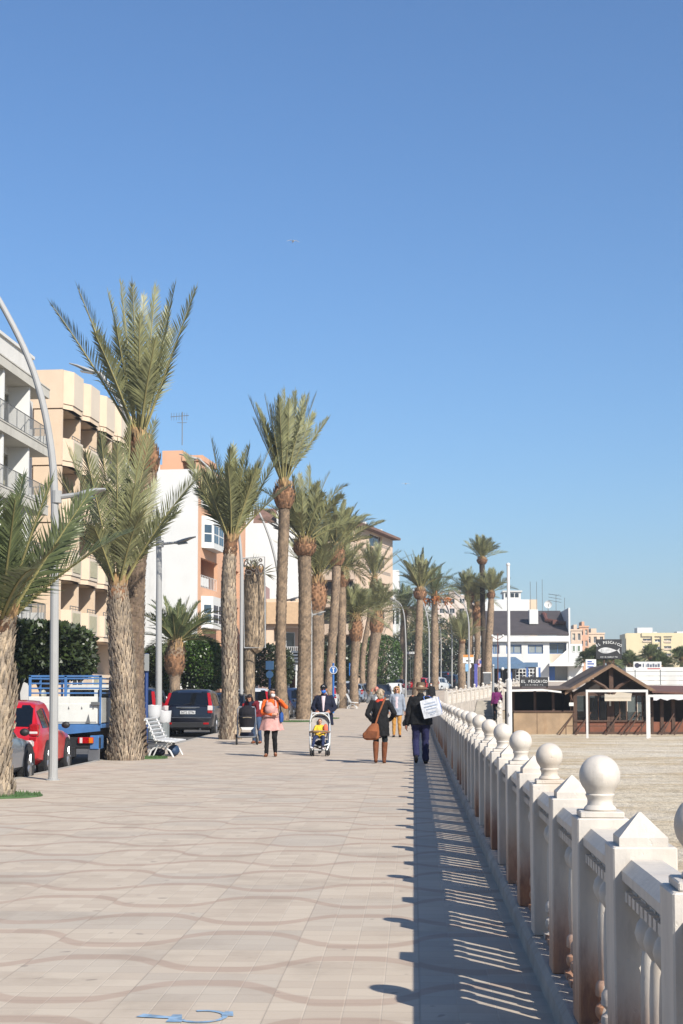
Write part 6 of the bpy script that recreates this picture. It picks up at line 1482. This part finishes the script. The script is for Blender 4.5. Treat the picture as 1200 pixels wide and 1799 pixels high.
# ------------------------------------------------------------------ vehicles
def wheel(par, x, y, rw, side, w=.2):
    t=MB(); pr=[(rw*.66,-w/2),(rw*.93,-w/2),(rw,-w*.32),(rw,w*.32),(rw*.93,w/2),(rw*.66,w/2),(rw*.6,w*.3),(rw*.6,-w*.3)]
    t.lathe(pr+[pr[0]],24,(x,y,rw),'x',False); wo=bpy.data.objects.new('wheel',None); COL.objects.link(wo); wo.parent=par
    tm=t.build('tyre',M_TYRE,wo,True,50)
    d=MB(); s=side*w*.36
    d.lathe([(.001,s),(rw*.2,s),(rw*.24,s-side*.02),(rw*.5,s-side*.05),(rw*.62,s-side*.01),(rw*.67,s+side*.01),(rw*.67,s-side*.1),(.001,s-side*.1)],24,(x,y,rw),'x')
    for k in range(5):
        a=2*PI*k/5; ca,sa=math.cos(a),math.sin(a)
        d.tube([(x+s+side*.004,y+ca*rw*.12,rw+sa*rw*.12),(x+s+side*.0,y+ca*rw*.62,rw+sa*rw*.62)],[rw*.13,rw*.1],6)
    d.build('rim',M_RIM,wo,True,40)
def car(label, x, Y, L,W,H, col, rz=0, style='suv', plate=None, detail=True, group='cars parked along the kerb', zb=None, name='parked_car', roofcol=None):
    z=(g(Y)-.125) if zb is None else zb
    r=thing(name,label,'car',(x,Y,z),rz,group); h=L/2; w=W/2; rw=.33 if style!='suv' else .355
    bl=.60*H+.02
    if style in('suv','hatch'):
        S=[(-h,.36,.70,.74,w-.12,w-.09,w-.14),(-h+.05,.30,bl-.02,bl+.02,w-.05,w-.06,w-.12),(-h+.14,.27,bl,bl+.06,w-.02,w-.05,w-.12),(-h+.40,.24,bl,H-.14,w,w-.04,w-.19),(-h+.62,.23,bl,H-.04,w,w-.035,w-.23),
           (-h+1.5,.22,bl-.01,H,w,w-.03,w-.24),(h-1.95,.22,bl-.03,H-.05,w,w-.03,w-.23),(h-1.15,.22,bl-.05,bl+.02,w,w-.05,w-.13),(h-.5,.24,bl-.13,bl-.09,w-.02,w-.07,w-.2),(h-.12,.27,bl-.24,bl-.2,w-.1,w-.16,w-.3),(h,.36,.62,.66,w-.25,w-.3,w-.4)]
    else: # saloon / estate low
        S=[(-h,.34,.62,.66,w-.12,w-.1,w-.16),(-h+.06,.28,bl-.02,bl+.02,w-.04,w-.07,w-.14),(-h+.5,.24,bl,bl+.07,w,w-.05,w-.14),(-h+1.05,.22,bl,H-.03,w,w-.04,w-.24),(-h+1.9,.22,bl-.01,H,w,w-.03,w-.24),(h-2.0,.22,bl-.03,H-.05,w,w-.03,w-.24),(h-1.25,.22,bl-.05,bl+.02,w,w-.05,w-.13),(h-.5,.24,bl-.13,bl-.09,w-.02,w-.07,w-.2),(h-.1,.27,bl-.24,bl-.2,w-.1,w-.16,w-.3),(h,.36,.6,.64,w-.25,w-.3,w-.4)]
    rings=[]
    for y,zl,zbt,zr,wl,wb,wr in S:
        half=[(wl*.84,zl),(wl-.01,zl+.1),(wl+.0,zl+(zbt-zl)*.55),(wl-.015,zbt-.09),(wb,zbt),(wr,zr-.05),(wr-.1,zr-.003),(wr*.4,zr+.018)]
        rings.append([V((a,y,b)) for a,b in half]+[V((-a,y,b)) for a,b in half[::-1]])
    mb=MB(); mb.loft(rings); body=mb.build('body',col,r,True,32)
    hp=lambda i,j,sg=1: V((sg*rings[i][j].x,rings[i][j].y,rings[i][j].z))
    def pane(name,q,mt,off,par=r):
        n=(q[1]-q[0]).cross(q[3]-q[0]).normalized(); c=sum(q,V())/4
        cc=V((0,0,H*.5)); 
        if n.dot(c-cc)<0: n=-n
        m=MB(); m.prism([p+n*.001 for p in q],n*off); return m.build(name,mt,par)
    tri=3 if style!='saloon' else 3
    i0,i1=(2,4) if style!='saloon' else (2,3)
    def L2(a,b,t): return a.lerp(b,t)
    # back window
    a,b=hp(i0,6),hp(i0,6,-1); c,d=hp(i1,6,-1),hp(i1,6)
    if style=='saloon': q=[L2(a,d,.1),L2(b,c,.1),L2(b,c,.92),L2(a,d,.92)]; pane('rear_window',q,M_CARGLASS,.008)
    else:
        a,b,c,d=hp(2,6),hp(2,6,-1),hp(3,6,-1),hp(3,6)
        a.x+=.03;b.x-=.03;d.x+=.07;c.x-=.07
        q=[L2(a,d,.04),L2(b,c,.04),L2(b,c,1.0),L2(a,d,1.0)]; pane('rear_window',q,M_CARGLASS,.010)
        q2=[hp(3,6)+V((.05,0,0)),hp(3,6,-1)+V((-.05,0,0)),L2(hp(3,6,-1),hp(4,6,-1),.55),L2(hp(3,6),hp(4,6),.55)]; pane('rear_window_top',q2,M_CARGLASS,.010)
    # windscreen
    n_=len(S); iw=n_-5 if style!='saloon' else n_-5
    a,b,c,d=hp(iw,6),hp(iw,6,-1),hp(iw+1,6,-1),hp(iw+1,6)
    pane('windscreen',[L2(a,d,.06),L2(b,c,.06),L2(b,c,.94),L2(a,d,.94)],M_CARGLASS,.008)
    for sg in (-1,1):
        segs=[(i1,.05,.55),(i1,.62,1.0)]
        ia=3 if style!='saloon' else 3
        ys=[hp(ia,4).y+.1, hp(ia+1,4).y+.1 if style=='saloon' else -h+1.05, (h-1.95+(-h+1.5))/2+.1, h-1.75]
        def edge(y,t):
            for i in range(len(S)-1):
                if rings[i][4].y<=y<=rings[i+1][4].y:
                    u=(y-rings[i][4].y)/(rings[i+1][4].y-rings[i][4].y); e=hp(i,4,sg).lerp(hp(i+1,4,sg),u); f=hp(i,5,sg).lerp(hp(i+1,5,sg),u); return e.lerp(f,t)
        y0s=[-h+.5,-h+1.08,-h+2.06] if style!='saloon' else [-h+.9,-h+1.5,-h+2.4]; y1s=[-h+1.0,-h+1.98,h-1.5] if style!='saloon' else [-h+1.42,-h+2.32,h-1.55]
        for a_,b_ in zip(y0s,y1s):
            if b_-a_<.2: continue
            pane('side_window',[edge(a_,.1),edge(b_,.1),edge(b_,.86),edge(a_,.86)],M_CARGLASS,.008)
    # arches and wheels
    yr,yf=-h+.78,h-.82
    for yy in (yr,yf):
        for sg in(-1,1):
            m=MB(); m.lathe([(rw+.07,sg*(w-.12)),(rw+.07,sg*(w+.004)),(.01,sg*(w+.004)),(.01,sg*(w-.12))],22,(0,yy,rw+.0),'x'); m.build('wheel_arch',M_CARBLACK,r)
            wheel(r,sg*(w-.075),yy,rw,sg,.21 if detail else .2)
    # bumpers, sills
    m=MB(); m.bbox(-w+.1,w-.1,-h-.035,-h+.1,.30,.52,.03); m.build('bumper',M_CARBLACK,r)
    if style=='suv':
        for sg in(-1,1):
            m=MB(); x0=sg*(w-.13); 
            m.prism([(sg*(w-.17),-h+.085,bl+.06),(sg*(w-.045),-h+.12,bl+.06),(sg*(w-.17),-h+.42,H-.14),(sg*(w-.27),-h+.40,H-.14)],(0,-.03,.012)); t=m.build('tail_lamp',M_TAIL,r)
            m=MB(); m.bbox(min(sg*(w-.21),sg*(w-.035)),max(sg*(w-.21),sg*(w-.035)),-h+.005,-h+.16,bl-.10,bl+.07,.015); m.build('reversing_lens',M_TAILW,t)
            m=MB(); m.bbox(min(sg*(w-.21),sg*(w-.035)),max(sg*(w-.21),sg*(w-.035)),-h+.003,-h+.15,bl-.20,bl-.101,.015); m.build('brake_lens',M_TAIL,t)
            m=MB(); m.bbox(min(sg*(w-.35),sg*(w-.15)),max(sg*(w-.35),sg*(w-.15)),-h-.045,-h,.43,.50,.008); m.build('reflector',M_TAIL,r)
        m=MB(); m.bbox(-.42,.42,-h-.0,-h+.06,bl-.02,bl+.035,.01); m.build('tailgate_bar',M_CHROME,r)
        m=MB(); m.bbox(-w+.08,w-.08,-h-.02,-h+.1,.66,.685,.005); m.build('bumper_strip',M_CHROME,r)
    elif style=='hatch':
        for sg in(-1,1):
            m=MB(); m.bbox(min(sg*(w-.22),sg*(w-.03)),max(sg*(w-.22),sg*(w-.03)),-h+.0,-h+.2,bl-.12,bl+.14,.03); t=m.build('tail_lamp',M_TAIL,r)
            m=MB(); m.bbox(min(sg*(w-.21),sg*(w-.05)),max(sg*(w-.21),sg*(w-.05)),-h-.006,-h+.1,bl-.06,bl-.01,.008); m.build('reversing_lens',M_TAILW,t)
            m=MB(); m.bbox(min(sg*(w-.21),sg*(w-.08)),max(sg*(w-.21),sg*(w-.08)),-h-.004,-h+.1,bl-.20,bl-.125,.008); m.build('lower_lens',M_TAIL,r)
    else:
        for sg in(-1,1):
            m=MB(); m.bbox(min(sg*(w-.3),sg*(w-.05)),max(sg*(w-.3),sg*(w-.05)),-h-.01,-h+.16,bl-.16,bl-.02,.02); m.build('tail_lamp',M_TAIL,r)
    for sg in(-1,1):
        m=MB(); m.sphere((sg*(w+.1),h-1.55,bl+.08),(.09,.06,.07),10,7); m.build('mirror',M_CARBLACK if style=='hatch' else col,r,True)
        m=MB(); m.bbox(min(sg*(w-.33),sg*(w-.1)),max(sg*(w-.33),sg*(w-.1)),h-.30,h-.06,.62,.76,.03); m.build('headlight',M_TAILW,r)
    zp=bl-.17 if style=='suv' else bl-.2
    m=MB(); m.bbox(-.27,.27,-h-.022,-h+.02,zp-.06,zp+.06,.004); p=m.build('number_plate',M_PLATE,r)
    if plate:
        me=font_mesh(plate,.11,.002); o=bpy.data.objects.new('plate_text',me); COL.objects.link(o); me.materials.append(M_PTXT); o.parent=p; o.location=(0,-h-.0245,zp-.038); o.rotation_euler=(PI/2,0,0)
    m=MB(); m.tube([(0,-h+.75,H+.0),(0,-h+.62,H+.16)],.008,5); m.tube([(-.2,-h+.118,bl+.085),(.12,-h+.19,bl+.16)],.008,4); m.build('aerial',M_CARBLACK,r)
    m=MB(); m.tube([(w*.5,-h+.2,.27),(w*.5,-h-.05,.27)],.03,8); m.build('exhaust',M_CHROME,r)
    return r
P_RED=paint('red_paint',(200,22,32)); P_NAVY=paint('navy_paint',(17,19,31)); P_GREY=paint('grey_paint',(110,116,124)); P_SILV=paint('silver_paint',(176,182,188)); P_WHITE=paint('white_paint',(226,228,228)); P_DARK=paint('dark_paint',(36,40,46)); P_DBLUE=paint('dark_blue_paint',(32,46,76)); P_LBLUE=paint('pale_blue_paint',(120,140,160))
car('dark grey car nearest the camera, its front corner behind the thick palm',-7.98,26.15,3.9,1.7,1.42,P_GREY,0,'hatch')
rc=car('bright red hatchback parked behind the nearest lamp post',-8.13,30.15,3.6,1.7,1.5,P_RED,0,'hatch',plate='4185 FRB'); rc.scale=(1,.84,1)
car('dark blue family car showing its rear plate between lamp and pale palm',-8.03,54.7,4.5,1.82,1.68,P_NAVY,0,'suv',plate='3672 GTN')
car('silver grey car in the further lane behind the lamp and bus stop post',at(258,1216,60).x,60,4.4,1.78,1.6,P_LBLUE,0,'hatch')
car('pale van roofed car behind the shaggy palm and blue post',at(243,1216,52).x,53,4.6,1.8,1.75,P_DBLUE,0,'suv')
car('black car behind the pale barked palm, pram beside it',-7.55,61.5,4.3,1.76,1.5,P_DARK,0,'hatch')
car('white car behind the pram, dark rear window',-7.15,66.9,4.4,1.78,1.62,P_WHITE,0,'suv')
car('dark estate car just left of the tall slim palm',-6.85,72.1,4.3,1.76,1.5,P_DARK,0,'saloon')
car('dark blue car showing its side between the two tall palm trunks',-6.50,77.6,4.3,1.76,1.56,P_DBLUE,-.03,'hatch')
car('grey car tucked behind the arching palm trunk',-6.1,83,4.3,1.76,1.5,P_GREY,-.03,'saloon')
car('silver car between the round blue arrow sign and palm trunks',-5.75,88.4,4.2,1.74,1.5,P_SILV,-.04,'hatch')
car('white car behind the far white bench',-5.55,94,4.3,1.76,1.55,P_WHITE,-.04,'suv')
car('dark car left of the blue recycling bin',-5.2,100,4.3,1.76,1.5,P_DARK,-.05,'hatch')
car('silver van like car right of the blue recycling bin',-4.9,106,4.4,1.8,1.75,P_SILV,-.05,'suv')
car('blue grey car before the low white outbuilding',-4.5,113,4.3,1.76,1.5,P_LBLUE,-.06,'hatch')
z_=lambda px,py,Y: at(px,py,Y).z
car('dark off roader facing the camera behind the man on the phone',at(671,1216,132).x,132,4.4,1.82,1.7,P_DARK,PI,'suv',zb=z_(671,1236,132))
car('white car behind the dark off roader',at(692,1216,138).x,138,4.4,1.78,1.66,P_WHITE,PI-.1,'suv',zb=z_(692,1231,138))
car('dark blue car behind the white one at the bend',at(700,1216,146).x,146,4.4,1.78,1.55,P_DBLUE,-.12,'hatch',zb=z_(700,1221,146))
car('red car half hidden by the hat of the man with the white bag',at(742,1216,150).x,150,4.2,1.74,1.5,P_RED,-.2,'hatch',zb=z_(742,1217,150))
car('white estate car parked above the far balustrade',at(770,1216,152).x,152,4.5,1.78,1.6,P_WHITE,-.35,'hatch',zb=z_(770,1217,152))
car('dark car right of the white estate above the far balustrade',at(800,1216,158).x,158,4.4,1.78,1.6,P_DARK,-.4,'hatch',zb=z_(800,1212,158))
car('black roofed car behind the white estate at the bend',at(785,1216,166).x,166,4.4,1.78,1.75,P_DARK,-.3,'suv',zb=z_(785,1208,166))
car('grey car beside the stout palm before the clipped round tree',at(636,1216,126).x,126,4.3,1.76,1.6,P_GREY,-.1,'suv',zb=z_(636,1234,126))

# flatbed truck
r=thing('flatbed_truck','small flatbed truck with white tailgate, blue cage rails and dented blue chassis','truck',(-7.93,33.4,-.13))
M_TB=mat('truck_blue',(70,118,174),.5,.14,2,stain=((120,120,120),5,.35)); M_TW=mat('truck_white',(226,226,218),.5,.05,2,stain=((170,150,130),3,.4))
W=.84
mb=MB(); mb.bbox(-W,W,0,.05,.96,1.58,.012); mb.bbox(-W+.1,W-.1,-.02,-.001,1.0,1.42,.01)
mb.build('tailgate',M_TW,r)
mb=MB()
for x in(-.5,-.2,.1,.4,.66): mb.prism([(x-.012,-.035,1.30),(x+.018,-.035,1.30),(x+.0,-.035,1.36)],(0,.014,0))
mb.prism([(.5,-.04,.98),(.6,-.04,.98),(.56,-.04,1.18)],(0,.018,0)); mb.build('hook',M_RAILG,r)
mb=MB(); mb.bbox(W-.06,W+.0,.06,3.2,.98,1.55,.01); mb.bbox(-W,-W+.06,.06,3.2,.98,1.55,.01); mb.build('side_board',mat('truck_board_grey',(176,176,170),.6,.08,2),r)
mb=MB(); mb.bbox(-W,W,.06,3.25,.86,.955,.01); mb.build('bed',M_TB,r)
mb=MB(); mb.prism([(-W,-.03,.955),(W-.02,-.03,.95),(W-.02,-.03,.80),(.0,-.03,.72),(-.2,-.03,.70),(-W,-.03,.70)],(0,.06,0)); mb.bbox(W-.26,W-.04,-.01,.5,.38,.70,.02); mb.build('chassis_panel',M_TB,r)
mb=MB()
for z in (1.64,1.75,1.86,1.97): mb.bbox(-W,W,.02,.05,z,z+.035,.004)
for x in (-W,-.02,W-.06): mb.bbox(x,x+.06,.015,.055,1.585,2.06,.004)
mb.bbox(-W,W,.015,.055,2.02,2.065,.004)
for sx in(-W,W-.035):
    for z in (1.64,1.75,1.86,1.97): mb.bbox(sx,sx+.035,.06,3.2,z,z+.035,.004)
    for y in (1.0,2.1,3.15): mb.bbox(sx-.005,sx+.04,y,y+.05,1.56,2.02,.004)
mb.build('cage_rail',M_TB,r)
mb=MB(); mb.bbox(W-.03,W+.01,-.07,-.035,.96,1.80,.004); mb.build('corner_stake',M_TB,r)
mb=MB(); mb.bbox(W-.22,W-.02,-.09,-.06,1.38,1.46,.01); mb.build('latch',M_RAILG,r)
mb=MB(); mb.bbox(-W+.04,W-.02,.0,.12,.40,.66,.02); mb.build('rear_frame',M_CARBLACK,r)
mb=MB(); mb.bbox(W-.52,W-.16,-.06,-.005,.52,.66,.01); t=mb.build('tail_lamp',M_TAIL,r); mb=MB(); mb.bbox(W-.26,W-.17,-.068,-.061,.53,.65,.002); mb.build('indicator_lens',M_ORANGE,t); mb=MB(); mb.bbox(W-.47,W-.41,-.068,-.061,.53,.65,.002); mb.build('reversing_lens',M_TAILW,t)
mb=MB(); mb.bbox(-W+.16,-W+.52,-.06,-.005,.52,.66,.01); mb.build('tail_lamp',M_TAIL,r)
mb=MB(); mb.bbox(W-.30,W-.03,.02,.06,.12,.50,.01); mb.build('mudflap_plate',M_RIM,r)
mb=MB(); mb.bbox(-.4,.26,-.02,.1,.2,.44,.02); mb.build('number_box',M_CARBLACK,r)
for sg in (-1,1):
    wheel(r,sg*(W-.14),.95,.33,sg,.24); wheel(r,sg*(W-.14),3.5,.33,sg,.22)
mb=MB(); mb.bbox(-.5,.5,.3,3.2,.45,.84,.02); mb.build('chassis',M_CARBLACK,r)
mb=MB(); mb.loft([[V((x*W*s,y,z)) for x,z in ((-1,.5),(1,.5),(1,1.25),(.92,1.86),(-.92,1.86),(-1,1.25))] for y,s in ((3.35,1.),(4.5,1.))]+[[V((x*W*.98,4.95,z)) for x,z in ((-1,.5),(1,.5),(1,1.2),(.9,1.25),(-.9,1.25),(-1,1.2))]]); cab=mb.build('cab',M_TW,r)
mb=MB(); mb.bbox(-.66,-.05,3.335,3.348,1.3,1.74,.003); mb.bbox(.05,.66,3.335,3.348,1.3,1.74,.003); mb.build('rear_window',M_CARGLASS,cab)
mb=MB(); mb.bbox(W+.001,W+.01,3.6,4.3,1.3,1.72,.003); mb.bbox(-W-.01,-W-.001,3.6,4.3,1.3,1.72,.003); mb.build('side_window',M_CARGLASS,cab)
mb=MB(); mb.sphere((-.72,.9,1.62),(.06,.2,.12),8,6); mb.bbox(-.7,.5,1.4,2.4,.97,1.42,.05); mb.bbox(-.3,.6,.5,1.2,.97,1.25,.05); mb.build('load',mat('truck_load',(196,192,170),.8,.2,2),r)
